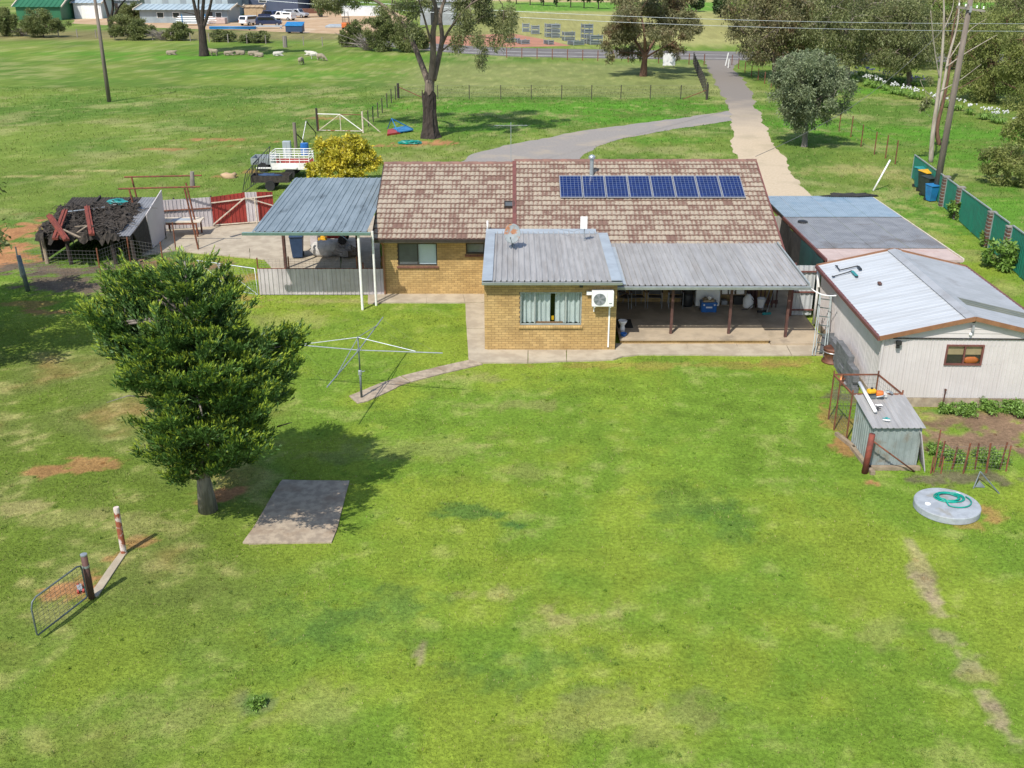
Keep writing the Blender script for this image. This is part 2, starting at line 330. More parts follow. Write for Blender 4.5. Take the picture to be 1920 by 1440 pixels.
# patches seen on the ground: pixel, radii in metres (x, y), kind, strength
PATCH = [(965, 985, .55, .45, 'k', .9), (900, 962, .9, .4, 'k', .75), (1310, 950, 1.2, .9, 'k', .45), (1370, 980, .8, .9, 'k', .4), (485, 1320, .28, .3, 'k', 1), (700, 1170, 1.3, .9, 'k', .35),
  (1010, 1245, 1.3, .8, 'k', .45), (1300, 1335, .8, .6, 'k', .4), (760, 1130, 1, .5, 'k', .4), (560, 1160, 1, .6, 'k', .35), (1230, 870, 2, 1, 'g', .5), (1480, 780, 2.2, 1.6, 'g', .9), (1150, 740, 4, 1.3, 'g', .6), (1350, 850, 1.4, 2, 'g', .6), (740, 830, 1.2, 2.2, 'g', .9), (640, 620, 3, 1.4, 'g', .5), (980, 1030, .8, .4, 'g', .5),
  (1050, 1165, 1.2, .55, 'd', .75), (930, 1115, .7, .3, 'd', .6), (1150, 1150, .6, .4, 'd', .6), (900, 838, .4, .25, 'd', .6), (790, 1222, .07, .3, 't', .6), (800, 840, 2.5, .8, 'd', .3), (960, 760, 2.2, .5, 'd', .4),
  (1000, 885, 1.3, .5, 'd', .3), (1180, 1350, 1.6, .7, 'd', .35), (600, 1330, 1, .6, 'd', .3), (300, 1350, 1.5, .7, 'd', .3),
  (1722, 1040, .14, .8, 't', .45), (1732, 1085, .2, .5, 't', .5), (1752, 1130, .22, .35, 't', .65), (1785, 1200, .25, .4, 't', .5), (1800, 1225, .25, .25, 't', .6), (1850, 1310, .25, .35, 't', .55), (1885, 1370, .25, .3, 't', .6), (1722, 1050, .12, .55, 'd', .7), (1740, 1110, .22, .5, 't', .5), (1765, 1155, .25, .25, 't', .5), (1810, 1245, .3, .3, 't', .55), (1835, 1270, .3, .2, 'd', .7), (1868, 1345, .22, .45, 't', .6), (1900, 1385, .3, .3, 't', .5), (1650, 1180, .6, .6, 'd', .3),
  (75, 885, .5, .35, 's', .8), (165, 868, .6, .35, 's', .75), (30, 955, .8, .35, 'd', .8), (120, 1105, .75, .4, 's', .95), (165, 1080, .4, .35, 's', .8), (205, 1050, .4, .3, 's', .6), (262, 1015, .35, .3, 's', .7), (420, 928, .55, .4, 's', .95), (455, 918, .4, .3, 's', .9),
  (300, 1060, .6, .3, 'd', .5), (100, 1150, .5, .4, 'd', .5), (250, 985, 1, .5, 'd', .45), (120, 970, 1.2, .4, 'd', .4), (330, 990, .4, .4, 'd', .4),
  (15, 440, 1.3, 2.6, 's', 1.1), (-20, 490, 2.2, 1.8, 's', 1.1), (22, 470, 1.0, 1.0, 's', 1), (100, 585, 1.2, .3, 's', .8), (60, 570, 1, .3, 's', .6), (390, 262, 1.9, .45, 's', .95), (305, 280, 1.6, .4, 's', .8), (420, 275, 1.5, .3, 's', .5),
  (180, 320, 2.0, .25, 'd', 1), (75, 330, 2, .3, 'd', .9), (430, 330, 1.1, .5, 's', .7), (445, 392, .7, .4, 's', .4), (470, 322, .8, .8, 's', .6), (508, 265, 1.1, .5, 's', .7), (605, 222, 1.6, .5, 's', .6), (640, 260, 1.6, .7, 's', .4), (810, 268, 2.4, .9, 's', .95), (770, 272, 2.5, .6, 's', .6), (710, 275, .9, .3, 's', .7), (700, 252, 1.8, .5, 'd', .8),
  (1262, 290, 1.1, .14, 'x', 1), (1318, 290, .5, .14, 'x', 1), (1112, 232, .6, .3, 's', .6), (1590, 320, 3, 2, 'd', .6), (1660, 330, 2, 2, 'd', .5), (1720, 450, 2, 2.5, 'd', .55), (1790, 400, 1, 1, 's', .35), (1820, 480, 1.5, 1, 'd', .4), (1890, 540, 1, 1, 'd', .4),
  (1560, 790, .5, 1.2, 's', .5), (1575, 830, .3, .7, 's', .8), (1640, 905, .3, .18, 's', .9), (1860, 970, .35, .5, 's', .65), (1820, 985, .5, .3, 's', .5), (1800, 895, 1.2, .3, 'l', .8), (1580, 740, .6, .6, 'l', .7),
  (1830, 830, 1.9, .75, 'b', 1.2), (1800, 780, 1.6, .6, 'b', .8), (1900, 800, 1.5, .9, 'b', 1), (1880, 765, 1.2, .25, 'u', 1), (1780, 770, .7, .25, 'u', .8),
  (150, 535, 2.6, 1.1, 'l', 1.2), (250, 500, 2.2, 1.2, 'l', 1.1), (380, 500, 1.8, .8, 'l', .8), (330, 495, 2, 1, 's', .45), (460, 520, 1.1, .5, 's', .55), (450, 560, .8, .4, 's', .5), (110, 505, 2.6, 1, 'l', 1.1), (600, 545, .8, .3, 's', .4), (470, 575, .8, .3, 's', .4), (650, 565, 2.2, .35, 'd', .7), (850, 710, 1.5, .5, 'd', .5), (560, 600, 1.6, .9, 'd', .4), (1250, 685, 4, .35, 's', .3), (1480, 680, 1.2, .3, 's', .3),
  (1050, 200, 16, 4, 'u', .9), (860, 240, 6, 2.5, 'u', .7), (1170, 225, 8, 2, 'u', .8), (1240, 262, 3, 1.5, 'u', .6), (340, 108, 12, 3, 'u', .9), (560, 140, 10, 4, 'u', .6), (180, 100, 18, 2.5, 'u', .6), (660, 110, 10, 4, 'u', .5), (1600, 170, 5, 2.5, 'u', .8), (1750, 250, 10, 4, 'u', .8), (1860, 300, 5, 4, 'u', .7), (1520, 235, 4, 3, 'u', .7), (1870, 400, 5, 6, 'u', .8)]
PP = [(G(p[0], p[1]), *p[2:]) for p in PATCH]
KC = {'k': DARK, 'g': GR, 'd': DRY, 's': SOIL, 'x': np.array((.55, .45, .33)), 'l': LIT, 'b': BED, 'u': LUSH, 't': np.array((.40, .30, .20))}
# mown strip along which the paddock changes, far fields
def land_colour(x, y):
    """colour of the ground cover, and how much grass stands there (0..1)"""
    n1, n2, n3, n4 = fbm(x, y, 5.5, 1), fbm(x, y, 2.0, 21, 4), fbm(x, y, .55, 41, 3), fbm(x, y, 14, 61, 4)
    t = sstep(.42, .60, .55*n1+.45*n2)[:, None]
    c = YG*(1-t)+GR*t
    left = sstep(-4.5, -8.5, x+.25*(y-24))*sstep(39, 33, y)
    rough = np.clip(left*(.3+.7*sstep(15.5, 20, y)), 0, 1)
    n5 = fbm(x, y, .32, 71, 2)
    rk = .62*rough[:, None]; c = c*(1-rk)+(np.array((.095, .155, .027))*(1-t)+np.array((.15, .155, .05))*t)*(.75+.5*n2[:, None])*rk
    dry = sstep(.56-.05*rough, .74-.05*rough, .45*n3+.25*n2+.3*n5)*(.32+.30*rough)
    soil = sstep(.58, .74, .5*n2+.5*n1)*rough*.5
    # paddock beyond the house
    pad = sstep(47, 53, y+.6*np.maximum(0, -x-8)*0)
    pad = np.maximum(pad, sstep(-13, -16, x)*sstep(40, 46, y))
    t2 = sstep(.38, .64, n4*.6+n1*.4)[:, None]; pc = PAD*(1-t2)+np.array((.10, .18, .028))*t2
    ys = .6*fbm(x*.7, y, 3.4, 91, 5)+.4*fbm(x, y, 1.1, 95, 3); t3 = (sstep(.50, .68, ys)*.55)[:, None]; pc = pc*(1-t3)+STRAW*t3; pc = pc*(.82+.36*fbm(x, y, 4.2, 131, 5)[:, None])
    lg = (sstep(101, 104, y+.5*(n2-.5))*(1-sstep(128, 140, y))*sstep(-16, -8, x)*(1-sstep(22, 27, x)))[:, None]*.75; pc = pc*(1-lg)+np.array((.215, .235, .085))*(.7+.6*n2[:, None])*lg
    c = c*(1-pad[:, None])+pc*pad[:, None]
    # dry grass field and golf fairway beyond the road
    far = sstep(158, 166, y)[:, None]; fc = np.array((.33, .32, .12))*(1-.35*t2)+np.array((.10, .09, .03))*t2*.6
    c = c*(1-far*sstep(-25, 5, x)[:, None])+fc*far*sstep(-25, 5, x)[:, None]
    fw = (sstep(250, 258, y)*sstep(-12, 5, x)*(1-sstep(300, 306, y)))[:, None]; c = c*(1-fw)+np.array((.12, .25, .035))*fw
    verge = (sstep(168, 173, y)*(1-sstep(188, 196, y))*sstep(10, -20, x))[:, None]*.9; c = c*(1-verge)+np.array((.20, .175, .075))*(.6+.8*n2[:, None])*verge
    c = c*(1-dry[:, None])+DRY*dry[:, None]
    c = c*(1-soil[:, None])+SOIL*.8*soil[:, None]
    g = 1-soil*.8
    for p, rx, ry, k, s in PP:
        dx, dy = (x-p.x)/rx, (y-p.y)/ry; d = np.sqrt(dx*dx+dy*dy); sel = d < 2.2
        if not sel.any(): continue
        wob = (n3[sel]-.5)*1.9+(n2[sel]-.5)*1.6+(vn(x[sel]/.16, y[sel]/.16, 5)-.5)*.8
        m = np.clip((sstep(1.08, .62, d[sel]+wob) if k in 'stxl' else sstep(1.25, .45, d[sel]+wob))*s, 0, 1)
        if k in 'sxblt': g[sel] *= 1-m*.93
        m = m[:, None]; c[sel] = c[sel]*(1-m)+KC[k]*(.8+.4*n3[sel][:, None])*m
    mow = np.sin((y+.10*x+1.6*(n1-.5)+.012*(x-3)**2)*2*math.pi/1.05)*sstep(36, 32, y)*(1-rough)*(.3+.7*sstep(.4, .6, n4)); c = c*(1+.045*mow[:, None])
    c = c*(.74+.34*n3[:, None]+.18*n5[:, None])
    return np.clip(c, .004, .9), g
def grow(a, b, s0, k): 
    out = [a]; s = s0; d = 1 if b > a else -1
    while (b-out[-1])*d > 0: out.append(out[-1]+d*s); s *= k
    return out[1:]
gx = np.array(sorted(grow(-72, -1500, .8, 1.12))+list(np.arange(-72, -26, .55))+list(np.arange(-26, -15, .22))+list(np.arange(-15, 15.01, .12))+list(np.arange(15.2, 26.01, .22))+list(np.arange(26.4, 72, .55))+grow(72, 1500, .8, 1.12))
gy = np.array(sorted(grow(11, -60, .4, 1.3))+list(np.arange(11, 33, .12))+list(np.arange(33, 58, .22))+list(np.arange(58, 110, .6))+grow(110, 2500, .8, 1.05))
XX, YY = np.meshgrid(gx, gy); fx, fy = XX.ravel(), YY.ravel()
nx_, ny_ = len(gx), len(gy)
co = np.zeros((nx_*ny_, 3)); co[:, 0] = fx; co[:, 1] = fy
gc, gg = land_colour(fx, fy)
idx = np.arange(nx_*ny_).reshape(ny_, nx_)
q = np.stack([idx[:-1, :-1], idx[:-1, 1:], idx[1:, 1:], idx[1:, :-1]], -1).reshape(-1, 4)
def raw_mesh(name, co, faces, per, colours=None):
    me = bpy.data.meshes.new(name); n = len(faces)
    me.vertices.add(len(co)); me.vertices.foreach_set('co', np.ascontiguousarray(co, dtype=np.float32).ravel())
    me.loops.add(n*per); me.loops.foreach_set('vertex_index', np.ascontiguousarray(faces, dtype=np.int32).ravel())
    me.polygons.add(n); me.polygons.foreach_set('loop_start', np.arange(0, n*per, per, dtype=np.int32))
    if colours is not None:
        at = me.color_attributes.new('cover', 'FLOAT_COLOR', 'POINT')
        at.data.foreach_set('color', np.concatenate([colours, np.ones((len(colours), 1))], 1).astype(np.float32).ravel())
    me.update(calc_edges=True); return me
me = raw_mesh('ground', co, q, 4, gc)
mt = bpy.data.materials.new('land'); mt.use_nodes = True; MATS['land'] = mt
N, L = mt.node_tree.nodes, mt.node_tree.links; b = N['Principled BSDF']; b.inputs['Roughness'].default_value = 1; b.inputs['Specular IOR Level'].default_value = .1
at = N.new('ShaderNodeAttribute'); at.attribute_name = 'cover'
geo = N.new('ShaderNodeNewGeometry')
def nz(sc, det=4):
    n = N.new('ShaderNodeTexNoise'); n.inputs['Scale'].default_value = sc; n.inputs['Detail'].default_value = det; n.inputs['Roughness'].default_value = .7
    L.new(geo.outputs['Position'], n.inputs['Vector']); return n.outputs['Fac']
mr = N.new('ShaderNodeMapRange'); mr.inputs[1].default_value = .3; mr.inputs[2].default_value = .7; mr.inputs[3].default_value = .62; mr.inputs[4].default_value = 1.3
L.new(nz(9), mr.inputs[0]); cb = N.new('ShaderNodeCombineColor')
for k in range(3): L.new(mr.outputs[0], cb.inputs[k])
mx = N.new('ShaderNodeMix'); mx.data_type = 'RGBA'; mx.blend_type = 'MULTIPLY'; mx.inputs[0].default_value = 1
L.new(at.outputs['Color'], mx.inputs[6]); L.new(cb.outputs[0], mx.inputs[7]); L.new(mx.outputs[2], b.inputs['Base Color'])
bp = N.new('ShaderNodeBump'); bp.inputs['Distance'].default_value = .05; L.new(nz(14, 6), bp.inputs['Height']); L.new(bp.outputs[0], b.inputs['Normal'])
me.materials.append(mt)
ground = bpy.data.objects.new('ground', me); C.objects.link(ground); struct(ground); PM['ground'] = Matrix.Identity(4)

# ------------------------------------------------------------------ roads, drive and paths
NOGRASS = []                                    # outlines (xy) where no grass grows
def ragged(pts, jit, step, seed, z, closed=True):
    """outline with an uneven edge: correlated wander plus fine crumble"""
    rng = random.Random(seed); out = []; lat = [rng.uniform(-1, 1) for _ in range(997)]
    def w1(t): i = int(t) % 997; f = t-int(t); f = f*f*(3-2*f); return lat[i]*(1-f)+lat[(i+1) % 997]*f
    run = 0.0
    for i, p in enumerate(pts):
        qn = pts[(i+1) % len(pts)]; l = (qn-p).length; n = max(1, int(l/step)); d = (qn-p).normalized(); nn = Vector((-d.y, d.x, 0))
        for k in range(n):
            pt = p.lerp(qn, k/n); r = run+l*k/n; w = jit*(w1(r/max(step*6, 2.2)+9)*1.0+w1(r/max(step*2, .7)+50)*.45+rng.uniform(-.08, .08))
            out.append(Vector((pt.x+nn.x*w, pt.y+nn.y*w, z)))
        run += l
    return out
def cover(name, px, mat, z, jit=.12, step=.5, seed=1, ng=True, pts=None, thick=0):
    pts = pts or [G(*p) for p in px]
    r = ragged(pts, jit, step, seed, z)
    if ng: NOGRASS.append([(p.x, p.y) for p in r])
    mb = MB()
    if thick: mb.prism([p-Vector((0, 0, thick)) for p in r], (0, 0, thick))
    else: mb.add(r, [tuple(range(len(r)))])
    o = mb.build(name, mat); 
    if o.data.polygons[0].normal.z < 0 and not thick: o.data.flip_normals()
    return struct(o)
def gravel(name, c1, c2, c3, sc=2.2):
    return M(name, c1, c2, rough=1, scale=sc, c3=c3, scale3=.35, thr3=(.48, .68), bump=.006, bscale=30, spec=.15)
gravel('grey_gravel', (.285, .262, .24), (.25, .23, .21), (.33, .285, .23), 6)
gravel('sand_gravel', (.50, .405, .285), (.43, .34, .23), (.36, .30, .20))
gravel('worn_tar', (.205, .185, .165), (.165, .148, .13), (.30, .255, .20), 1.2)
dm_ = gravel('drive_mix', (.51, .42, .30), (.46, .37, .26), (.41, .34, .235), 6); N, L = dm_.node_tree.nodes, dm_.node_tree.links; b = N['Principled BSDF']
old = b.inputs['Base Color'].links[0].from_socket; gq = N.new('ShaderNodeNewGeometry'); sq = N.new('ShaderNodeSeparateXYZ'); L.new(gq.outputs['Position'], sq.inputs[0])
nq = N.new('ShaderNodeTexNoise'); nq.inputs['Scale'].default_value = .45; nq.inputs['Detail'].default_value = 6; L.new(gq.outputs['Position'], nq.inputs['Vector'])
aq = N.new('ShaderNodeMath'); aq.operation = 'MULTIPLY_ADD'; aq.inputs[1].default_value = 16; L.new(nq.outputs['Fac'], aq.inputs[0]); L.new(sq.outputs['Y'], aq.inputs[2])
rq = N.new('ShaderNodeMapRange'); rq.inputs[1].default_value = G(1385, 240).y+4; rq.inputs[2].default_value = G(1385, 190).y+11; L.new(aq.outputs[0], rq.inputs[0])
xq = N.new('ShaderNodeMix'); xq.data_type = 'RGBA'; L.new(rq.outputs[0], xq.inputs[0]); L.new(old, xq.inputs[6]); xq.inputs[7].default_value = (.215, .19, .165, 1); L.new(xq.outputs[2], b.inputs['Base Color'])
near_e = [(2500, 127), (1900, 118), (1395, 113), (1150, 110), (960, 106), (860, 100), (780, 93), (700, 85), (640, 78)]
far_e = [(640, 67), (700, 71), (780, 79), (860, 85), (960, 90), (1150, 93), (1395, 97), (1900, 102), (2500, 110)]
cover('road', near_e+far_e, 'asphalt', .008, .0, 30)
for t in (.17, .56):
    px = [(n_[0], n_[1]+(f_[1]-n_[1])*t) for n_, f_ in zip(near_e, far_e[::-1])]; a_ = [G(*p) for p in px]
    mb = MB(); mb.add([(p.x, p.y, .013) for p in a_]+[(p.x, p.y+.3, .013) for p in a_], [(i+1, i, len(a_)+i, len(a_)+i+1) for i in range(len(a_)-1)])
    struct(mb.build('road_line', 'line_paint', None))
cover('drive', [(1318, 113), (1336, 145), (1358, 185), (1366, 212), (1374, 262), (1382, 305), (1398, 340), (1440, 382), (1580, 392), (1552, 378), (1522, 366), (1494, 330), (1470, 294), (1442, 250), (1420, 205), (1404, 165), (1376, 128), (1388, 111)], 'drive_mix', .004, .22, .16, 3)
cover('side_drive', [(1366, 207), (1292, 220), (1185, 233), (1085, 247), (990, 264), (905, 283), (868, 300), (840, 330), (820, 360), (1020, 360), (1068, 325), (1080, 302), (1122, 276), (1182, 257), (1272, 240), (1372, 226)], 'grey_gravel', .008, .22, .16, 5)
yard = [(258, 437), (330, 431), (468, 421), (720, 405), (722, 549), (640, 550), (508, 549), (512, 506), (496, 488), (425, 481), (330, 471), (268, 480)]
# far depot yard
cover('depot_yard', [(130, 36), (300, 33), (470, 30), (560, 22), (720, 10), (760, 30), (770, 58), (640, 63), (480, 58), (300, 52), (130, 44)], 'tan_dirt', .006, .8, 3, 6)
cover('steel_yard', [(700, 76), (760, 70), (965, 62), (1010, 70), (1070, 86), (970, 88), (800, 86)], 'red_dirt', .006, .8, 3, 7)
cover('golf_path', None, 'tan_dirt', .006, .6, 4, 8, pts=[Vector((-20, 316, 0)), Vector((12, 306, 0)), Vector((40, 300, 0)), Vector((40, 303, 0)), Vector((12, 311, 0)), Vector((-20, 325, 0))])

def paving(name, slabs, mat, top=.05, jit=.012, seed=1):
    """concrete poured in bays: each bay its own piece"""
    base = bpy.data.objects.new(name, None); C.objects.link(base); struct(base); PM[base.name] = Matrix.Identity(4)
    for k, pts in enumerate(slabs):
        pts = [p if isinstance(p, Vector) else G(*p) for p in pts]
        c = sum(pts, Vector())/len(pts)
        pts = [p+(c-p).normalized()*.006 for p in pts]
        r = ragged(pts, jit, .16, seed+k, top+.001*(k % 3)); NOGRASS.append([(p.x, p.y) for p in r])
        MB().prism([p-Vector((0, 0, .15)) for p in r], (0, 0, .15)).build('slab', mat, base)
    return base
paving('side_path', [[(690, 571), (722, 569), (722, 553), (690, 555)], [(722, 569), (800, 569), (800, 553), (722, 553)], [(800, 569), (872, 569), (868, 553), (800, 553)],
   [(872, 569), (914, 569), (914, 550), (868, 553)], [(872, 570), (875, 618), (914, 618), (914, 570)], [(875, 619), (879, 676), (900, 682), (914, 682), (914, 619)]], 'concrete', seed=11)
paving('front_path', [[(914, 682), (990, 682), (990, 658), (914, 658)], [(990, 682), (1062, 679), (1062, 658), (990, 658)], [(1062, 679), (1110, 678), (1150, 676), (1168, 670), (1154, 658), (1062, 658)],
   [(1168, 670), (1196, 667), (1196, 646), (1154, 646), (1154, 658)], [(1196, 667), (1294, 667), (1286, 646), (1196, 646)], [(1294, 667), (1390, 668), (1380, 646), (1286, 646)], [(1390, 668), (1484, 668), (1472, 646), (1380, 646)], [(1484, 668), (1560, 667), (1545, 646), (1472, 646)]], 'concrete', seed=31)
paving('line_path', [[(882, 676), (905, 684), (838, 700), (818, 690)], [(818, 690), (838, 700), (770, 718), (752, 706)], [(752, 706), (770, 718), (742, 728), (724, 716)], [(724, 716), (742, 728), (690, 752), (672, 757), (655, 744)]], 'old_concrete', .035, .03, 51)
paving('breezeway', [[Vector((10.25, 38.5, 0)), Vector((11.55, 38.4, 0)), Vector((11.6, 42, 0)), Vector((10.25, 42, 0))], [Vector((10.25, 42, 0)), Vector((11.6, 42, 0)), Vector((11.65, 47.5, 0)), Vector((10.25, 47.5, 0))]], 'slab_concrete', .045, .01, 81)
paving('concrete_pad', [[(530, 901), (657, 903), (640, 965), (622, 1019), (458, 1020), (495, 960)]], 'old_concrete', .04, .035, 61)
paving('gate_strip', [[(166, 1121), (183, 1120), (240, 1036), (226, 1036)]], 'concrete', .035, .02, 66)
paving('work_yard', [[(258, 437), (330, 431), (372, 428), (372, 476), (330, 471), (268, 480)], [(372, 428), (468, 421), (468, 485), (425, 481), (372, 476)],
   [(468, 421), (548, 416), (556, 549), (508, 549), (512, 506), (496, 488), (468, 485)], [(548, 416), (640, 409), (640, 550), (556, 549)], [(640, 409), (712, 405), (716, 549), (640, 550)]], 'concrete', .05, .04, 71)
# ------------------------------------------------------------------ brick house
house = thing('brick_house', 'cream brick house with weathered tiled roof, flat-roofed front room and verandah', 'house', (2.5, 40, 0))
XL, XR, XE0, XE1 = -5.2, 10.2, -.95, 3.6            # left wall, right wall, extension sides
YL, YR, YE, YB = 40.05, 38.4, 33.7, 49.6            # front of left wing, front of right wing, front of extension, back
def wall_boxes(mb, p, u, n, w, z0, z1, ops, th=.2):
    """wall along u from p, w long, with rectangular openings (a0, a1, b0, b1); outer face at p"""
    def slab(a0, a1, b0, b1):
        if a1-a0 < .005 or b1-b0 < .005: return
        poly = [p+u*a0+Vector((0, 0, b0)), p+u*a1+Vector((0, 0, b0)), p+u*a1+Vector((0, 0, b1)), p+u*a0+Vector((0, 0, b1))]
        mb.prism(poly, -n*th)
    cuts = sorted({0.0, w, *[o[0] for o in ops], *[o[1] for o in ops]})
    for a0, a1 in zip(cuts, cuts[1:]):
        hs = sorted([(o[2], o[3]) for o in ops if o[0] <= a0+1e-6 and o[1] >= a1-1e-6]); z = z0
        for b0, b1 in hs: slab(a0, a1, z, b0); z = b1
        slab(a0, a1, z, z1)
BW, BH, BJ = .23, .076, .010
def courses(p, u, n, w, z0, z1, ops, special=None):
    """list of bricks (centre, u, n, length, key) of a running bond"""
    out = []; k = 0; z = z0
    while z+BH < z1+.02:
        x = -(.12 if k % 2 else 0)
        while x < w:
            segs = [(max(x, .002), min(x+BW, w-.002))]
            for o in ops:
                if z+BH > o[2] and z < o[3]:
                    ns = []
                    for a, b2 in segs:
                        if a < o[0]: ns.append((a, min(b2, o[0])))
                        if b2 > o[1]: ns.append((max(a, o[1]), b2))
                    segs = ns
            for a, b2 in segs:
                if b2-a > .03: out.append((p+u*((a+b2)/2)+Vector((0, 0, z+BH/2)), u, n, b2-a))
            x += BW+BJ
        z += BH+BJ; k += 1
    return out
def brick_geo(mb, c, u, n, l, h=BH, proud=.007):
    e = .004; hu, hz = u*(l/2), Vector((0, 0, h/2)); hu2, hz2 = u*(l/2-e), Vector((0, 0, h/2-e))
    a = [c-hu-hz-n*.02, c+hu-hz-n*.02, c+hu+hz-n*.02, c-hu+hz-n*.02]
    m_ = [v+n*(.02+proud-e*.6) for v in a]
    t = [c-hu2-hz2+n*proud, c+hu2-hz2+n*proud, c+hu2+hz2+n*proud, c-hu2+hz2+n*proud]
    fs = [(8, 9, 10, 11)]+[(i, (i+1) % 4, 4+(i+1) % 4, 4+i) for i in range(4)]+[(4+i, 4+(i+1) % 4, 8+(i+1) % 4, 8+i) for i in range(4)]
    mb.add(a+m_+t, fs)
UX, UY = Vector((1, 0, 0)), Vector((0, 1, 0))
NF, NL_, NR_, NB = Vector((0, -1, 0)), Vector((-1, 0, 0)), Vector((1, 0, 0)), Vector((0, 1, 0))
WIN_E = (V(975, 600, YE).x-XE0, V(1090, 600, YE).x-XE0, .95, 2.14)
WIN_L = (.62, 2.20, 1.24, 2.16); WIN_S = (3.36, 4.10, 1.72, 2.16)
walls = [('extension_wall', Vector((XE0, YE, 0)), UX, NF, XE1-XE0, 0, 2.44, [WIN_E]),
         ('extension_wall', Vector((XE1, YE+.2, 0)), UY, NR_, YR-YE-.2, 0, 2.44, []),
         ('extension_wall', Vector((XE0, YE+.2, 0)), UY, NL_, YL-YE-.2, 0, 2.44, []),
         ('wall', Vector((XL, YL, 0)), UX, NF, XE0-XL-.01, 0, 2.3, [WIN_L, WIN_S]),
         ('wall', Vector((XE1+.21, YR, 0)), UX, NF, XR-XE1-.21, .1, 2.2, [(4.9, 5.75, .1, 2.12)]),
         ('wall', Vector((XL, YL+.2, 0)), UY, NL_, YB-YL-.4, 0, 2.3, []),
         ('wall', Vector((XR, YR+.2, 0)), UY, NR_, YB-YR-.4, 0, 2.3, []),
         ('wall', Vector((XL, YB, 0)), UX, NB, XR-XL, 0, 2.3, [])]
allb = []
for nm, p, u, n, w, z0, z1, ops in walls:
    mb = MB(); wall_boxes(mb, p, u, n, w, z0, z1, ops); wo = mb.build(nm, 'mortar', house)
    for br in courses(p, u, n, w, z0+.004, z1, ops): allb.append((wo, br))
camv = Vector((0, 0, CAM_H))
def seen(br): return br[2].y < -.5 and not (br[0].x > XE1 and br[0].y > 36)
front = sorted([x for x in allb if seen(x[1])], key=lambda x: (x[1][0]-camv).length)
single = front[:300]; sid = {id(x) for x in single}
bmesh_cache = {}
for wo, (c, u, n, l) in single:
    key = round(l, 2)
    if key not in bmesh_cache:
        mb = MB(); brick_geo(mb, Vector(), UX, NF, key); bmesh_cache[key] = mb.mesh('brick', 'brick')
    o = bpy.data.objects.new('brick', bmesh_cache[key]); C.objects.link(o); o.parent = wo; o.location = PM[house.name] @ c
rest = {}
for x in allb:
    if id(x) in sid: continue
    rest.setdefault(x[0].name, (x[0], []))[1].append(x[1])
for wo, lst in rest.values():
    mb = MB()
    for c, u, n, l in lst: brick_geo(mb, c, u, n, l)
    mb.build('brickwork', 'brick', wo, kind='stuff')
struct_floor = MB().bx(XL+.25, XR-.25, YL+.3, YB-.25, .02, .12).build('floor', 'timber', house)
MB().bx(XE0+.25, XE1-.25, YE+.3, YL+.2, .02, .12).build('floor', 'timber', house)
# -- windows
def window(x0, x1, z0, z1, y, frame, panes, fmat, fw=.045, sill=None, sillmat='brick'):
    """aluminium window in a front wall; panes = list of (x0, x1, material) in metres from x0"""
    w = MB(); yb = y+.055
    for a, b2, c, d in ((x0, x1, z0, z0+fw), (x0, x1, z1-fw, z1), (x0, x0+fw, z0+fw, z1-fw), (x1-fw, x1, z0+fw, z1-fw)):
        w.bx(a, b2, yb-.03, yb+.03, c, d)
    for pn in panes[1:]: w.bx(x0+pn[0]-fw/2, x0+pn[0]+fw/2, yb-.034, yb+.03, z0+fw, z1-fw)
    wo = w.build('window', fmat, house)
    for a, b2, m in panes: MB().add([(x0+a+fw*.4, yb, z0+fw*.8), (x0+b2-fw*.4, yb, z0+fw*.8), (x0+b2-fw*.4, yb, z1-fw*.8), (x0+a+fw*.4, yb, z1-fw*.8)], [(0, 1, 2, 3)]).build('pane', m, wo)
    if sill:
        n = int((x1-x0+.1)/.085)
        for k in range(n):
            xa = x0-.05+k*(x1-x0+.1)/n
            MB().prism([(xa, y-.07, z0-.10), (xa, y+.06, z0-.10), (xa, y+.06, z0-.005), (xa, y-.07, z0-.035)], ((x1-x0+.1)/n-.008, 0, 0)).build('sill_brick', sillmat, wo)
        MB().prism([(x0-.05, y-.06, z0-.095), (x0-.05, y+.055, z0-.095), (x0-.05, y+.055, z0-.012), (x0-.05, y-.06, z0-.042)], (x1-x0+.1, 0, 0)).build('sill', 'mortar', wo)
    return wo
gm = bpy.data.materials.new('window_glass'); gm.use_nodes = True; MATS['glass'] = gm
N, L = gm.node_tree.nodes, gm.node_tree.links; N.remove(N['Principled BSDF'])
tr, gl, fr, ms = N.new('ShaderNodeBsdfTransparent'), N.new('ShaderNodeBsdfGlossy'), N.new('ShaderNodeLayerWeight'), N.new('ShaderNodeMixShader')
tr.inputs[0].default_value = (.86, .90, .90, 1); gl.inputs['Roughness'].default_value = .03; fr.inputs[0].default_value = .5
pw = N.new('ShaderNodeMath'); pw.operation = 'POWER'; pw.inputs[1].default_value = 4.0; L.new(fr.outputs['Facing'], pw.inputs[0])
sc0 = N.new('ShaderNodeMath'); sc0.operation = 'MULTIPLY_ADD'; sc0.inputs[1].default_value = .8; sc0.inputs[2].default_value = .05; L.new(pw.outputs[0], sc0.inputs[0])
L.new(sc0.outputs[0], ms.inputs[0]); L.new(tr.outputs[0], ms.inputs[1]); L.new(gl.outputs[0], ms.inputs[2]); L.new(ms.outputs[0], N['Material Output'].inputs[0])
ex0 = XE0+WIN_E[0]; ew = WIN_E[1]-WIN_E[0]
we = window(ex0, XE0+WIN_E[1], .95, 2.14, YE, .05, [(0, ew*.24, 'glass'), (ew*.24, ew*.74, 'glass'), (ew*.74, ew, 'glass')], 'gutter', sill=True)
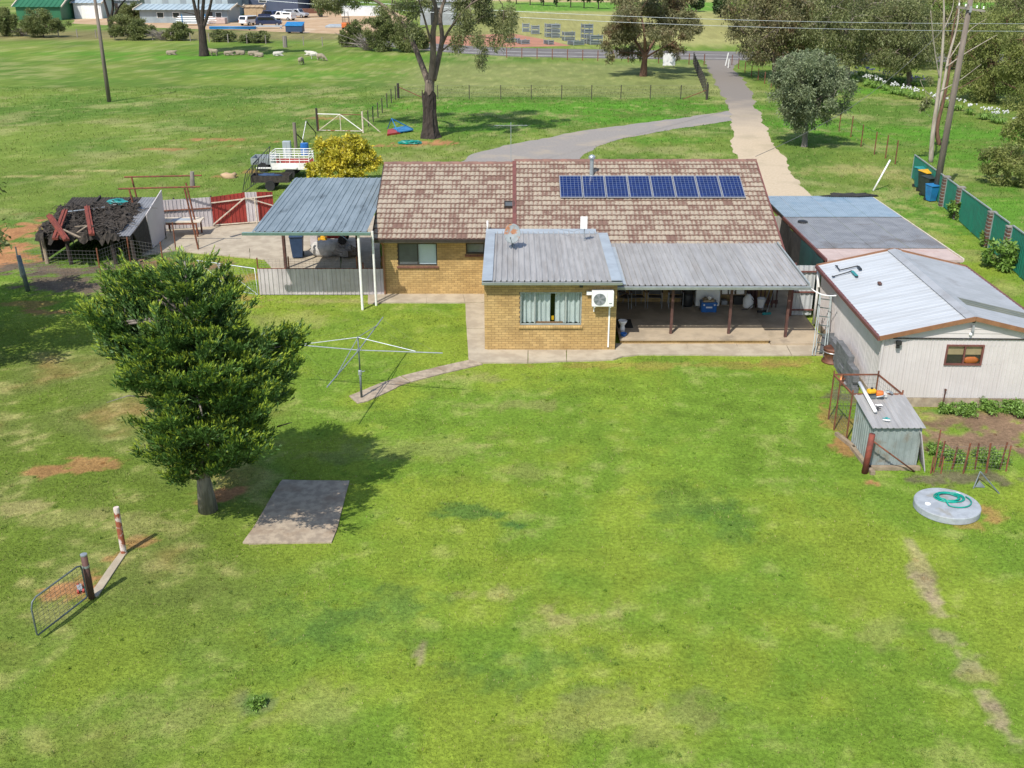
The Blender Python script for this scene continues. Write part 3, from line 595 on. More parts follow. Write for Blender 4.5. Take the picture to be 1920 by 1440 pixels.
def curtain(x0, x1, z0, z1, y, waves, seed):
    rng = random.Random(seed); n = waves*6; top = []; bot = []
    for i in range(n+1):
        t = i/n; x = x0+(x1-x0)*t; dy = .045*math.sin(t*waves*2*math.pi)+.012*rng.uniform(-1, 1)
        top.append((x, y+dy*.7, z1)); bot.append((x+.015*math.sin(i*1.7), y+dy*1.3, z0))
    return MB().add(top+bot, [(i, i+1, n+2+i, n+1+i) for i in range(n)]).build('curtain', 'curtain', we, smooth=True)
curtain(ex0+.05, ex0+ew*.50, 1.0, 2.1, YE+.17, 6, 1); curtain(ex0+ew*.57, ex0+ew-.05, 1.0, 2.1, YE+.17, 5, 2)
MB().bx(ex0+ew*.25, ex0+ew*.70, YE+.09, YE+.12, .95+.05, 1.05).build('inner_sill', 'brown_trim', we)
MB().box((ex0+ew*.535, YE+.26, 1.13), (.09, .05, .14)).build('picture', 'yellow_plastic', we)
window(XL+WIN_L[0], XL+WIN_L[1], WIN_L[2], WIN_L[3], YL, .05, [(0, .80, 'grey_screen' if 'grey_screen' in MATS else 'glass'), (.80, 1.58, 'glass')], 'dark_trim', sill=True, sillmat='brown_brick')
MB().bx(XL+.70, XL+1.40, YL+.09, YL+.11, 1.27, 2.13).build('screen_blind', 'grey_plastic', house); MB().bx(XL+1.44, XL+2.16, YL+.10, YL+.12, 1.27, 2.13).build('window_blind', 'blind', house)
window(XL+WIN_S[0], XL+WIN_S[1], WIN_S[2], WIN_S[3], YL, .05, [(0, .74, 'glass')], 'dark_trim', sill=True, sillmat='brown_brick')
MB().bx(XL+3.40, XL+4.06, YL+.16, YL+.18, 1.75, 2.13).build('window_blind', 'grey_plastic', house)
# verandah door
MB().bx(XE1+.21+4.93, XE1+.21+5.72, YR+.06, YR+.10, .12, 2.1).build('door', 'brown_steel', house)

# -- tiled roof
tm = bpy.data.materials.new('roof_tile'); tm.use_nodes = True; MATS['tile'] = tm
N, L = tm.node_tree.nodes, tm.node_tree.links; b = N['Principled BSDF']; b.inputs['Roughness'].default_value = .85
uvn = N.new('ShaderNodeUVMap'); uvn.uv_map = 'tile'; sx = N.new('ShaderNodeSeparateXYZ'); L.new(uvn.outputs[0], sx.inputs[0])
geo = N.new('ShaderNodeNewGeometry'); oi = N.new('ShaderNodeObjectInfo')
def mth(op, a, b2=None):
    m = N.new('ShaderNodeMath'); m.operation = op
    for k, v in enumerate((a, b2)):
        if v is None: continue
        if isinstance(v, (int, float)): m.inputs[k].default_value = v
        else: L.new(v, m.inputs[k])
    return m.outputs[0]
def nzp(sc, det=4):
    n = N.new('ShaderNodeTexNoise'); n.inputs['Scale'].default_value = sc; n.inputs['Detail'].default_value = det; L.new(geo.outputs['Position'], n.inputs['Vector']); return n.outputs['Fac']
def mr_(f, a, b2, c=0, d=1):
    r = N.new('ShaderNodeMapRange'); r.inputs[1].default_value = a; r.inputs[2].default_value = b2; r.inputs[3].default_value = c; r.inputs[4].default_value = d; L.new(f, r.inputs[0]); return r.outputs[0]
def mixc(f, a, b2):
    x = N.new('ShaderNodeMix'); x.data_type = 'RGBA'; L.new(f, x.inputs[0])
    for s, val in ((6, a), (7, b2)):
        if isinstance(val, tuple): x.inputs[s].default_value = (*val, 1)
        else: L.new(val, x.inputs[s])
    return x.outputs[2]
rnd = mth('FRACT', mth('ADD', oi.outputs['Random'], geo.outputs['Random Per Island']))
hump = mth('ABSOLUTE', mth('SINE', mth('MULTIPLY', sx.outputs[0], 2*math.pi)))      # two rolls to a tile
skew = mth('ABSOLUTE', mth('SINE', mth('MULTIPLY', mth('ADD', sx.outputs[0], mth('MULTIPLY', sx.outputs[1], -.12)), 2*math.pi)))
worn = mth('ADD', mth('ADD', mth('MULTIPLY', skew, .36), mth('MULTIPLY', mr_(sx.outputs[1], .55, 1.0), -.05)), mth('ADD', mth('MULTIPLY', nzp(.9), .45), mth('ADD', mth('MULTIPLY', rnd, .42), mth('MULTIPLY', nzp(7, 2), .8))))
f = mr_(worn, .86, 1.14)
f = mth('MULTIPLY', f, mr_(sx.outputs[1], .02, .20))
f = mth('MULTIPLY', f, mr_(rnd, .018, .022))                                             # a few tiles kept their glaze
pale = mixc(nzp(2.5), (.39, .326, .246), (.305, .257, .194)); red = mixc(nzp(5), (.192, .112, .083), (.15, .09, .068))
newred = mr_(rnd, .03, .035)
L.new(mixc(f, red, pale), b.inputs['Base Color'])
TW, TG = .37, .345
def tile_geo(mb, o, du, dv, dn, uvs, w=TW, l=TG+.05):
    """double-roll tile: o = lower left corner, du across, dv up the slope, dn off the roof"""
    base = len(mb.v); n = 8; z = [0, .022, .028, .020, .002, .022, .028, .020, 0]
    for row, (t, lift) in enumerate(((0, .042), (1, .004))):
        for i in range(n+1): mb.v.append(tuple(o+du*(w*i/n)+dv*(l*t)+dn*(lift+z[i]))); uvs.append((i/n, t))
    for i in range(n+1): mb.v.append(tuple(o+du*(w*i/n)+dn*(.004 if z[i] else -.006)+dv*.004)); uvs.append((i/n, -.4))
    for i in range(n): mb.f.append((base+i, base+i+1, base+n+2+i, base+n+1+i)); mb.f.append((base+2*n+2+i, base+2*n+3+i, base+i+1, base+i))
def add_uv(me, uvs):
    lay = me.uv_layers.new(name='tile'); vi = np.empty(len(me.loops), dtype=np.int32); me.loops.foreach_get('vertex_index', vi)
    lay.data.foreach_set('uv', np.array(uvs, dtype=np.float32)[vi].ravel())
def section(x0, x1, ye, ze, yr, zr):
    sl_ = math.hypot(yr-ye, zr-ze); dv = Vector((0, (yr-ye)/sl_, (zr-ze)/sl_)); dn = Vector((0, -dv.z, dv.y))*(1 if yr > ye else -1)
    if dn.z < 0: dn = -dn
    nr = int(round(sl_/TG)); g = sl_/nr; nc = int(round((x1-x0)/TW)); w = (x1-x0)/nc
    return [(Vector((x0+w*i, ye, ze))+dv*(g*r), dv, dn, w, g) for r in range(nr) for i in range(nc)]
RL, RR = (4.45, 44.65), (4.55, 44.7); SP = .388; XS = .10
secF = section(-5.5, XS-.02, 39.5, RL[0]-SP*(RL[1]-39.5), RL[1], RL[0]) + section(XS+.02, 10.5, 38.62, RR[0]-SP*(RR[1]-38.62), RR[1], RR[0])
roof = MB()
def deck(x0, x1, y0, z0, y1, z1): roof.prism([(x0, y0, z0-.03), (x1, y0, z0-.03), (x1, y1, z1-.03), (x0, y1, z1-.03)], (0, 0, -.06))
deck(-5.45, XS-.02, 39.55, RL[0]-SP*(RL[1]-39.55), RL[1], RL[0]); deck(XS, 10.45, 38.66, RR[0]-SP*(RR[1]-38.66), RR[1], RR[0])
deck(-5.45, XS-.02, 50.2, RL[0]-SP*(50.2-RL[1]), RL[1]+.01, RL[0]); deck(XS, 10.45, 50.2, RR[0]-SP*(50.2-RR[1]), RR[1]+.01, RR[0])
roof = roof.build('roof', 'brown_brick', house)
secF.sort(key=lambda t: (t[0]-camv).length)
tiles = [t for t in secF]
uvs = []; mb = MB(); tile_geo(mb, Vector((-TW/2, 0, 0)), UX, UY, Vector((0, 0, 1)), uvs); tme = mb.mesh('roof_tile', 'tile'); add_uv(tme, uvs)
pitch = math.atan(SP)
for o_, dv, dn, w, g in tiles[:300]:
    t = bpy.data.objects.new('roof_tile', tme); C.objects.link(t); t.parent = roof
    t.location = PM[house.name] @ (o_+UX*(w/2)); t.rotation_euler = (pitch, 0, 0); t.scale = (w/TW, (g+.05)/(TG+.05), 1)
uvs = []; mb = MB(); rng = random.Random(4)
for o_, dv, dn, w, g in tiles[300:]: tile_geo(mb, o_+dn*rng.uniform(0, .006), UX, dv, dn, uvs, w, g+.05)
bk = section(-5.5, XS-.02, 50.2, RL[0]-SP*(50.2-RL[1]), RL[1], RL[0]) + section(XS+.02, 10.5, 50.2, RR[0]-SP*(50.2-RR[1]), RR[1], RR[0])
for o_, dv, dn, w, g in bk: tile_geo(mb, o_, UX, dv, dn, uvs, w, g+.05)
o = mb.build('tile_field', 'tile', roof, kind='stuff'); add_uv(o.data, uvs)
# ridge caps, verges, step flashing between the two roof levels
def half_round(mb, p, q, r, n=7):
    p, q = Vector(p), Vector(q); d = (q-p).normalized(); s = d.cross(Vector((0, 0, 1))).normalized(); up = s.cross(d)
    ring = lambda c: [c+(s*math.cos(math.pi*k/(n-1))+up*math.sin(math.pi*k/(n-1)))*r for k in range(n)]
    return mb.add(ring(p)+ring(q), [(i, i+1, n+i+1, n+i) for i in range(n-1)])
for x0, x1, (zr, yr) in ((-5.52, XS, RL), (XS, 10.52, RR)):
    n = int((x1-x0)/.40)
    for k in range(n): half_round(MB(), (x0+(x1-x0)*k/n, yr, zr-.045+.012*(k % 2)), (x0+(x1-x0)*(k+1)/n+.03, yr, zr-.045+.012*(k % 2)), .13).build('ridge_cap', 'ridge', roof) if 'ridge' in MATS else None
def slope_bar(x, y0, y1, r, mat, nm, off=.02, w=.1, h=.06):
    zz = lambda y: r[0]-SP*abs(r[1]-y)+off
    return MB().beam((x, y0, zz(y0)), (x, y1, zz(y1)), w, h).build(nm, mat, roof)
slope_bar(XS, 39.3, 44.6, RR, 'red_trim', 'step_flashing', .03, .16, .10)
slope_bar(-5.52, 39.5, 44.6, RL, 'dark_trim', 'verge_board', -.08, .05, .16); slope_bar(10.53, 38.6, 44.65, RR, 'red_trim', 'verge_board', -.06, .06, .2)
slope_bar(-5.52, 50.2, 44.7, RL, 'dark_trim', 'verge_board', -.08, .05, .16); slope_bar(10.53, 50.2, 44.75, RR, 'red_trim', 'verge_board', -.06, .06, .2)
MB().prism([(-5.5, 39.44, 2.34), (-5.5, 39.54, 2.34), (-5.5, 39.54, 2.46), (-5.5, 39.42, 2.46)], (4.5, 0, 0)).build('gutter', 'dark_trim', house)
MB().bx(-5.5, -1.0, 39.56, 40.04, 2.30, 2.32).build('eave_lining', 'cream_paint', house)
for x, yr, zr in ((XL+.1, RL[1], RL[0]), (XR-.1, RR[1], RR[0])):                   # brick gable ends
    MB().prism([(x-.1, YL+.2, 2.28), (x-.1, YB-.2, 2.28), (x-.1, yr, zr-.14)], (.2, 0, 0)).build('gable', 'brick', house)

# -- ribbed roof sheets
def rib_sheet(x0, x1, ya, za, yb, zb, pitch_=.2, rib=.03, ribw=.045, sine=False):
    """sheet running from (ya, za) to (yb, zb) with ribs along the fall"""
    xs = []; x = x0
    if sine:
        n = max(4, int((x1-x0)/pitch_*6))
        xs = [(x0+(x1-x0)*k/n, rib*.5*(1+math.sin(2*math.pi*(x0+(x1-x0)*k/n)/pitch_))) for k in range(n+1)]
    else:
        k = math.ceil(x0/pitch_)*pitch_; xs.append((x0, 0))
        while k+ribw < x1:
            xs += [(k, 0), (k+ribw*.25, rib), (k+ribw*.75, rib), (k+ribw, 0)]; k += pitch_
        xs.append((x1, 0))
    n = len(xs); mb = MB()
    mb.add([(x, ya, za+h) for x, h in xs]+[(x, yb, zb+h) for x, h in xs]+[(x, ya, za+h-.006) for x, h in xs]+[(x, yb, zb+h-.006) for x, h in xs],
           [(i, i+1, n+i+1, n+i) for i in range(n-1)]+[(2*n+i+1, 2*n+i, 3*n+i, 3*n+i+1) for i in range(n-1)]+[(2*n+i, 2*n+i+1, i+1, i) for i in range(n-1)]+[(n+i, n+i+1, 3*n+i+1, 3*n+i) for i in range(n-1)])
    return mb
def sheet_run(x0, x1, ya, za, yb, zb, mat, parent, cov=.78, name='roof_sheet', **k):
    n = max(1, round((x1-x0)/cov))
    for i in range(n):
        a, b2 = x0+(x1-x0)*i/n, x0+(x1-x0)*(i+1)/n
        rib_sheet(a, b2-.003, ya, za+.002*(i % 2), yb, zb+.002*(i % 2), **k).build(name, mat, parent)
er = MB().bx(XE0+.02, XE1-.02, YE+.05, 39.5, 2.45, 2.50).build('extension_roof', 'dark_trim', house)
EX0, EX1 = -1.02, 3.74
sheet_run(EX0+.34, EX1-.36, 33.42, 2.61, 39.62, 2.735, 'zinc', er, rib=.045, ribw=.05)
for a, b2, yb in ((EX0, EX0+.36, 39.75), (EX1-.38, EX1-.02, 39.3)):
    MB().prism([(a, 33.40, 2.645), (b2, 33.40, 2.645), (b2, yb, 2.77), (a, yb, 2.77)], (0, 0, .012)).build('flashing', 'zinc_flashing', er)
MB().prism([(EX0, 39.3, 2.74), (XE1-.3, 39.3, 2.74), (XE1-.3, 39.8, 2.80), (EX0, 39.8, 2.80)], (0, 0, .010)).build('apron_flashing', 'zinc_flashing', er)
MB().bx(EX0+.02, EX1-.04, 33.50, 33.54, 2.45, 2.59).build('fascia', 'gutter', er)
MB().prism([(EX0, 33.36, 2.50), (EX0, 33.49, 2.48), (EX0, 33.49, 2.58), (EX0, 33.33, 2.59)], (EX1-EX0, 0, 0)).build('gutter', 'gutter', er)
MB().bx(EX0, EX0+.04, 33.5, 39.4, 2.45, 2.64).build('fascia', 'gutter', er); MB().bx(EX1-.06, EX1-.02, 33.5, 38.9, 2.45, 2.62).build('fascia', 'gutter', er)
# verandah
VY0, VZ0, VY1, VZ1 = 34.25, 2.21, 39.05, 2.42
vr = MB().beam((XE1+.2, 34.45, 2.08), (10.3, 34.45, 2.08), .07, .14).build('verandah_roof', 'brown_steel', house)
sheet_run(XE1+.16, 10.28, VY0, VZ0, VY1, VZ1, 'zinc', vr, rib=.045, ribw=.05)
MB().prism([(XE1+.14, VY0, VZ0+.035), (XE1+.36, VY0, VZ0+.035), (XE1+.36, VY1-.6, VZ1+.01), (XE1+.14, VY1-.6, VZ1+.01)], (0, 0, .01)).build('flashing', 'zinc_flashing', vr)
MB().prism([(3.5, 34.10, 2.10), (3.5, 34.23, 2.09), (3.5, 34.23, 2.19), (3.5, 34.07, 2.20)], (6.85, 0, 0)).build('gutter', 'gutter', vr)
MB().beam((10.32, VY0, VZ0+.02), (10.32, VY1, VZ1+.02), .05, .1).build('barge', 'gutter', vr)
for y in (35.6, 36.9, 38.2): MB().beam((XE1+.2, y, 2.2+(y-34.3)*.04-.06), (10.28, y, 2.2+(y-34.3)*.04-.06), .05, .09).build('purlin', 'brown_steel', vr)
for u_ in (1257.5, 1366, 1473):
    x = G(u_, 626, .25).x; z0 = .25 if u_ < 1450 else .12
    MB().bx(x-.045, x+.045, 34.72, 34.81, z0, 2.16).build('verandah_post', 'brown_steel', house)
# raised verandah floor with a brick edge
MB().bx(XE1+.22, 9.15, 34.22, YR-.01, .18, .25).build('verandah_floor', 'slab_concrete', house); MB().bx(9.16, 11.15, 34.12, 38.35, 0, .12).build('verandah_step', 'slab_concrete', house)
vb = MB().bx(XE1+.24, 9.12, 34.29, 34.5, 0, .178).build('verandah_edge', 'mortar', house)
for br in courses(Vector((XE1+.24, 34.29, 0)), UX, NF, 9.12-XE1-.24, .006, .17, []):
    mb = MB(); brick_geo(mb, *br); mb.build('brick', 'brick', vb)
NOGRASS.append([(XE0, YE), (XE1, YE), (XE1, 34.1), (11.2, 34.1), (11.2, 38), (10.3, 50), (-5.3, 50), (-5.3, 40), (XE0, 40)])
# downpipe of the left wing
MB().tube([(XL+.05, 39.48, 2.35), (XL+.05, 39.96, 2.1), (XL+.05, 39.97, .06)], .04).build('downpipe', 'brown_trim', house)
# ------------------------------------------------------------------ general ribbed sheet: o = corner, du across, dv along the ribs
def gsheet(mb, o, du, dv, w, l, pitch_=.19, rib=.025, ribw=.05, sine=False, th=.006, l2=None, off=0.0):
    o, du, dv = Vector(o), Vector(du).normalized(), Vector(dv).normalized(); dn = du.cross(dv); xs = []
    if sine:
        n = max(4, int(w/pitch_*6)); xs = [(w*k/n, rib*.5*(1+math.sin(2*math.pi*w*k/n/pitch_))) for k in range(n+1)]
    else:
        xs = [(0, 0)]; k = off+pitch_*.3
        while k+ribw < w: xs += [(k, 0), (k+ribw*.25, rib), (k+ribw*.75, rib), (k+ribw, 0)]; k += pitch_
        xs.append((w, 0))
    n = len(xs); l2 = l if l2 is None else l2
    ln = lambda x: l+(l2-l)*x/w
    A = [o+du*x+dn*h for x, h in xs]; B = [o+du*x+dn*h+dv*ln(x) for x, h in xs]
    mb.add(A+B+[v-dn*th for v in A]+[v-dn*th for v in B], [(i, i+1, n+i+1, n+i) for i in range(n-1)]+[(2*n+i+1, 2*n+i, 3*n+i, 3*n+i+1) for i in range(n-1)]
           + [(2*n+i, 2*n+i+1, i+1, i) for i in range(n-1)]+[(n+i, n+i+1, 3*n+i+1, 3*n+i) for i in range(n-1)]+[(0, n, 3*n, 2*n), (n-1, 3*n-1, 4*n-1, 2*n-1)])
    return mb
def gsheets(o, du, dv, w, l, mat, parent, cov=.76, name='sheet', local=False, l2=None, **k):
    n = max(1, round(w/cov)); du = Vector(du).normalized(); dn = du.cross(Vector(dv).normalized()); out = []
    L2 = l if l2 is None else l2
    for i in range(n):
        la, lb = l+(L2-l)*i/n, l+(L2-l)*(i+1)/n
        out.append(gsheet(MB(), Vector(o)+du*(w*i/n)+dn*(.002*(i % 2)), du, dv, w/n-.004, la, l2=lb, **k).build(name, mat if isinstance(mat, str) else mat[i % len(mat)], parent, local=local))
    return out
ZU = Vector((0, 0, 1))
# ------------------------------------------------------------------ carport with blue-grey roof on the left of the house
cp = thing('carport', 'open carport with blue-grey ribbed roof beside the left gable', 'carport', (-7.7, 42, 0))
F0, F1, B0, B1 = V(476, 433, 38.15), V(702, 437, 38.15), V(540, 334, 46.6), V(716, 336, 46.6)
x0c, x1c = -9.85, -5.5
cr = MB().beam((x0c+.1, 38.5, 3.0), (x1c-.02, 38.5, 3.0), .06, .14).build('roof_frame', 'brown_steel', cp)
ang = Vector((0, 8.5, .30)).normalized()
gsheets((x0c, 38.15, 3.12), UX, ang, x1c-x0c, 8.55, 'blue_zinc', cr, name='roof_sheet', rib=.028, ribw=.07, pitch_=.2)
for y in (40.4, 42.6, 44.8, 46.4): MB().beam((x0c+.1, y, 3.05+(y-38.15)*.035), (x1c-.05, y, 3.05+(y-38.15)*.035), .05, .09).build('purlin', 'brown_steel', cr)
MB().prism([(x0c-.35, 38.02, 3.0), (x0c-.35, 38.16, 2.98), (x0c-.35, 38.16, 3.10), (x0c-.35, 37.98, 3.11)], (x1c-x0c+.50, 0, 0)).build('gutter', 'gutter_green', cr)
MB().bx(x0c-.02, x1c, 38.17, 38.20, 3.06, 3.10).build('flashing', 'white_paint', cr)
for u_, v_, m, r_, top in ((680, 581, 'white_paint', .052, 3.02), (705.5, 573, 'white_paint', .045, 3.0)):
    p = G(u_, v_); MB().tube([p, (p.x, p.y, top)], r_, 10).build('post', m, cp)
for u_, v_ in ((537, 503), (672, 500)):
    p = G(u_, v_, .05); MB().bx(p.x-.05, p.x+.05, p.y-.05, p.y+.05, .05, 3.08+(p.y-38.15)*.035-.04).build('post', 'brown_steel', cp)
for x, y in ((-9.7, 46.2), (-5.8, 46.2), (-9.7, 42.6)): MB().bx(x-.05, x+.05, y-.05, y+.05, .0, 3.08+(y-38.15)*.035-.04).build('post', 'brown_steel', cp)
# low corrugated fence in front of the carport
fl = thing('corrugated_fence', 'low pale corrugated fence with rusty top rail in front of the carport', 'fence', (-7.6, 40, 0))
fx0, fx1 = V(487, 550, 40.0).x, V(721, 550, 40.0).x
gsheets((fx0, 40.0, .03), UX, ZU, fx1-fx0, 1.08, 'fence_white', fl, pitch_=.165, rib=.03, ribw=.05)
MB().bx(fx0, fx1, 40.02, 40.06, 1.09, 1.13).build('rail', 'rust', fl); MB().bx(fx0, fx1, 40.03, 40.07, .3, .34).build('rail', 'rust', fl)
for u_, h in ((487, 1.55), (545, 1.6), (672, 1.6), (683, 1.35), (719, 1.6)):
    x = V(u_, 550, 40).x; MB().bx(x-.025, x+.025, 40.065, 40.115, 0, h).build('post', 'rust', fl)
mb = MB()
for k in range(4): mb.tube([(fx0, 40.09, 1.2+k*.1), (fx1, 40.09, 1.2+k*.1)], .004, 4)
for k in range(int((fx1-fx0)/.15)): mb.tube([(fx0+k*.15, 40.09, 1.13), (fx0+k*.15, 40.09, 1.5)], .003, 4)
mb.build('wire_mesh', 'steel_wire', fl)
NOGRASS.append([(fx0, 39.95), (fx1, 39.95), (fx1, 40.2), (fx0, 40.2)])

# ------------------------------------------------------------------ garage
gar = thing('garage', 'pale metal garage with low gable roof, white on its left slope', 'garage', (11.14, 28.93, 0), -.027)
GW, GD, GE, GP, GF = 5.05, 7.35, 2.30, 2.88, .30
lb = dict(local=True)
MB().bx(-.02, GW+.02, -.02, GD+.02, 0, GF).build('footing', 'old_concrete', gar, **lb)
gw = MB().bx(.03, GW-.03, .03, GD-.03, GF, GE-.02).build('wall', 'dark_trim', gar, **lb)
gw.hide_render = False
wx0, wx1, wz0, wz1 = 1.90, 2.98, 1.42, 2.02           # window in the gable wall
def wall_panel(o, du, w, zb, zt, hole=None, zslope=0.0):
    """ribbed cladding with an optional window hole"""
    n = round(w/.76)
    for i in range(n):
        a, b2 = w*i/n, w*(i+1)/n
        parts = [(a, b2, zb, zt)]
        if hole and b2 > hole[0] and a < hole[1]:
            parts = [(a, b2, zb, hole[2]), (a, b2, hole[3], zt)]
            if a < hole[0]: parts.append((a, hole[0], hole[2], hole[3]))
            if b2 > hole[1]: parts.append((hole[1], b2, hole[2], hole[3]))
        for pa, pb, za, zz in parts:
            mb = MB()
            if not (pb-pa > .06 and zz-za > .02): continue
            gsheet(mb, Vector(o)+Vector(du)*pa+ZU*(za-o[2]), du, ZU, pb-pa-.003, zz-za, rib=.012, ribw=.035, pitch_=.127)
            mb.build('wall_sheet', 'wall_sheet', gw, **lb)
wall_panel(Vector((0, -.005, GF+.01)), Vector((1, 0, 0)), GW, GF+.01, GE-.04, (wx0, wx1, wz0, wz1))
wall_panel(Vector((-.005, GD, GF+.01)), Vector((0, -1, 0)), GD, GF-.24, GE-.04)
wall_panel(Vector((GW+.005, 0, GF+.01)), Vector((0, 1, 0)), GD, GF+.01, GE-.04)
wall_panel(Vector((GW, GD+.005, GF+.01)), Vector((-1, 0, 0)), GW, GF+.01, GE-.04)
MB().bx(-.06, .0, -.06, .0, GF, GE-.03).build('corner_trim', 'wall_sheet', gar, **lb)
MB().bx(.25, GW-.02, -.045, -.03, GE-.075, GE-.045).build('girt', 'dark_trim', gar, **lb)
RXm = GW/2; sl_g = (GP-GE)/RXm
for k in range(4):                                       # weatherboards in the gable
    z0 = GE-.03+k*.14; z1 = z0+.135; xa = max(.0, (z0-GE)/sl_g); xb = max(0, (z1-GE)/sl_g)
    if RXm-xb > .05: MB().prism([(xa-.02, -.03, z0), (GW-xa+.02, -.03, z0), (GW-xb-.05, -.015, z1), (xb+.05, -.015, z1)], (0, .02, 0)).build('gable_board', 'wall_sheet', gar, **lb)
MB().prism([(0, GD-.02, GE-.05), (GW, GD-.02, GE-.05), (RXm, GD-.02, GP-.05)], (0, .03, 0)).build('gable_panel', 'wall_sheet', gar, **lb)
gr_ = MB().beam((RXm, -.12, GP-.06), (RXm, GD+.1, GP-.06), .06, .1).build('roof', 'dark_trim', gar, **lb)
for side, mat in ((-1, ['white_sheet']), (1, ['garage_grey', 'garage_grey', 'skylight']+['garage_grey']*7)):
    ex = -.17 if side < 0 else GW+.17; ez = GE-.17*sl_g*-1*-1+.02
    ez = GE-.17*sl_g+.04; dv = Vector((RXm-ex, 0, GP+.04-ez)); ln_ = dv.length
    if side < 0: gsheets((ex, GD+.12, ez), (0, -1, 0), dv, GD+.27, ln_, mat, gr_, local=True, name='roof_sheet', rib=.006, ribw=.05, pitch_=.25)
    else: gsheets((ex, -.15, ez), (0, 1, 0), dv, GD+.27, ln_, mat, gr_, local=True, name='roof_sheet', rib=.006, ribw=.05, pitch_=.25)
for s_ in (-1, 1):
    MB().prism([(RXm, -.14, GP+.085), (RXm+s_*.24, -.14, GP+.075-.24*sl_g), (RXm+s_*.24, GD+.1, GP+.075-.24*sl_g), (RXm, GD+.1, GP+.085)], (0, 0, .006)).build('ridge_cap', 'garage_grey', gr_, **lb)
    ex = RXm+s_*(RXm+.19); MB().beam((ex, -.17, GE-.02), (RXm, -.17, GP+.04), .05, .13).build('barge_cap', 'brown_trim', gr_, **lb)
    MB().beam((ex, GD+.13, GE-.02), (RXm, GD+.13, GP+.04), .05, .13).build('barge_cap', 'brown_trim', gr_, **lb)
    MB().bx(ex-.05, ex+.05, -.16, GD+.14, GE-.10, GE+.01).build('gutter', 'red_trim', gr_, **lb)
gwn = MB()
for a, b2, c, d in ((wx0-.02, wx1+.02, wz0-.03, wz0+.02), (wx0-.02, wx1+.02, wz1-.02, wz1+.03), (wx0-.02, wx0+.03, wz0+.02, wz1-.02), (wx1-.03, wx1+.02, wz0+.02, wz1-.02), ((wx0+wx1)/2-.02, (wx0+wx1)/2+.02, wz0+.02, wz1-.02)):
    gwn.bx(a, b2, -.05, .028, c, d)
gwn = gwn.build('window', 'red_trim', gar, **lb)
for a, b2 in ((wx0, (wx0+wx1)/2), ((wx0+wx1)/2, wx1)): MB().add([(a+.02, -.02, wz0+.02), (b2-.02, -.02, wz0+.02), (b2-.02, -.02, wz1-.02), (a+.02, -.02, wz1-.02)], [(0, 1, 2, 3)]).build('pane', 'glass', gwn, **lb)
MB().bx(wx0+.02, wx1-.02, .018, .028, wz0+.3, wz1-.02).build('blind', 'tan_paint', gwn, **lb)
MB().blob((wx0+.80, .022, wz0+.12), (.24, .04, .12), random.Random(3)).build('orange_sack', 'orange_paint', gwn, smooth=True, **lb)
# security light and camera on the gable, camera on the corner
MB().box((RXm, -.11, 2.60), (.07, .06, .18)).tube([(RXm, -.04, 2.62), (RXm, -.10, 2.62)], .02).build('floodlight', 'grey_plastic', gar, **lb)
MB().lathe((RXm-.02, -.07, 2.36), [(.02, 0), (.045, .02), (.045, .06), (.02, .09)], 10).build('sensor', 'white_plastic', gar, **lb)
MB().box((.42, -.1, 2.12), (.14, .12, .11)).tube([(.42, -.02, 2.14), (.42, -.1, 2.14)], .02).box((.40, -.11, 2.0), (.10, .08, .08)).build('spotlight', 'black_plastic', gar, **lb)
p = V(1716, 755, 28.8); 
MB().tube([(2.05, -.08, 0), (2.05, -.08, .58)], .022).box((2.05, -.08, .6), (.05, .06, .06)).build('tap_pipe', 'brown_steel', gar, **lb)
# downpipe and stormwater pipe at the back corner, swinging across to the verandah gutter
MB().tube([(-.12, GD-.1, .12), (-.12, GD-.1, 1.55), (-.12, GD-.05, 1.75), (-.12, GD+.05, 2.22)], .05, 10).build('downpipe', 'white_paint', gar, smooth=True, **lb)
MB().tube([(-.14, GD-.3, 1.6), (-.13, GD+.02, 1.85), (-.13, GD+.1, 2.25)], .045, 10).build('downpipe', 'white_paint', gar, smooth=True, **lb)
NOGRASS.append([(11.1, 28.9), (16.4, 28.8), (16.6, 36.5), (11.2, 36.5)])
g0 = Vector((10.35, 34.3, 2.12)); g1 = gar.matrix_basis @ Vector((-.2, 4.3, 2.18))
one(MB().tube([g0.lerp(Vector((10.98, 33.3, 2.15)), t)-Vector((0, 0, .12*math.sin(t*math.pi))) for t in (0, .25, .5, .75, 1)], .022, 8), 'drain_hose', 'white_plastic', 'thin white pipe slung between verandah gutter and garage', 'pipe', smooth=True)

# ------------------------------------------------------------------ shade carport behind the garage
rc = thing('shade_carport', 'flat-roofed carport with blue, grey and pink roof sheeting behind the garage', 'carport', (14, 42, 0), -.02)
def rl(u_, v_, z=2.42): return G(u_, v_, z)
x0r, x1r, yA, yB, yC, yD = 11.62, 16.62, 36.75, 38.35, 43.3, 47.25
rcr = MB().beam((x0r, yA, 2.33), (x0r, yD, 2.33), .06, .14).build('roof_frame', 'red_trim', rc)
gsheets((x0r, yC-.1, 2.46), UX, (0, 1, 0), x1r-x0r, yD-yC+.1, 'poly_blue', rcr, name='roof_sheet', sine=True, pitch_=.09, rib=.02)
gsheets((x0r, yB-.08, 2.435), UX, (0, 1, 0), x1r-x0r, yC-yB+.1, 'grey_corr', rcr, name='roof_sheet', sine=True, pitch_=.09, rib=.02)
gsheets((x0r, yA, 2.42), UX, (0, 1, 0), x1r-x0r, yB-yA, 'pink_sheet', rcr, name='roof_sheet', rib=.004, pitch_=.3)
MB().beam((x0r-.03, yA, 2.40), (x0r-.03, yC, 2.40), .06, .12).build('edge_beam', 'red_trim', rcr); MB().beam((x0r-.02, yC, 2.42), (x0r-.02, yD, 2.42), .05, .08).build('edge_beam', 'dark_trim', rcr)
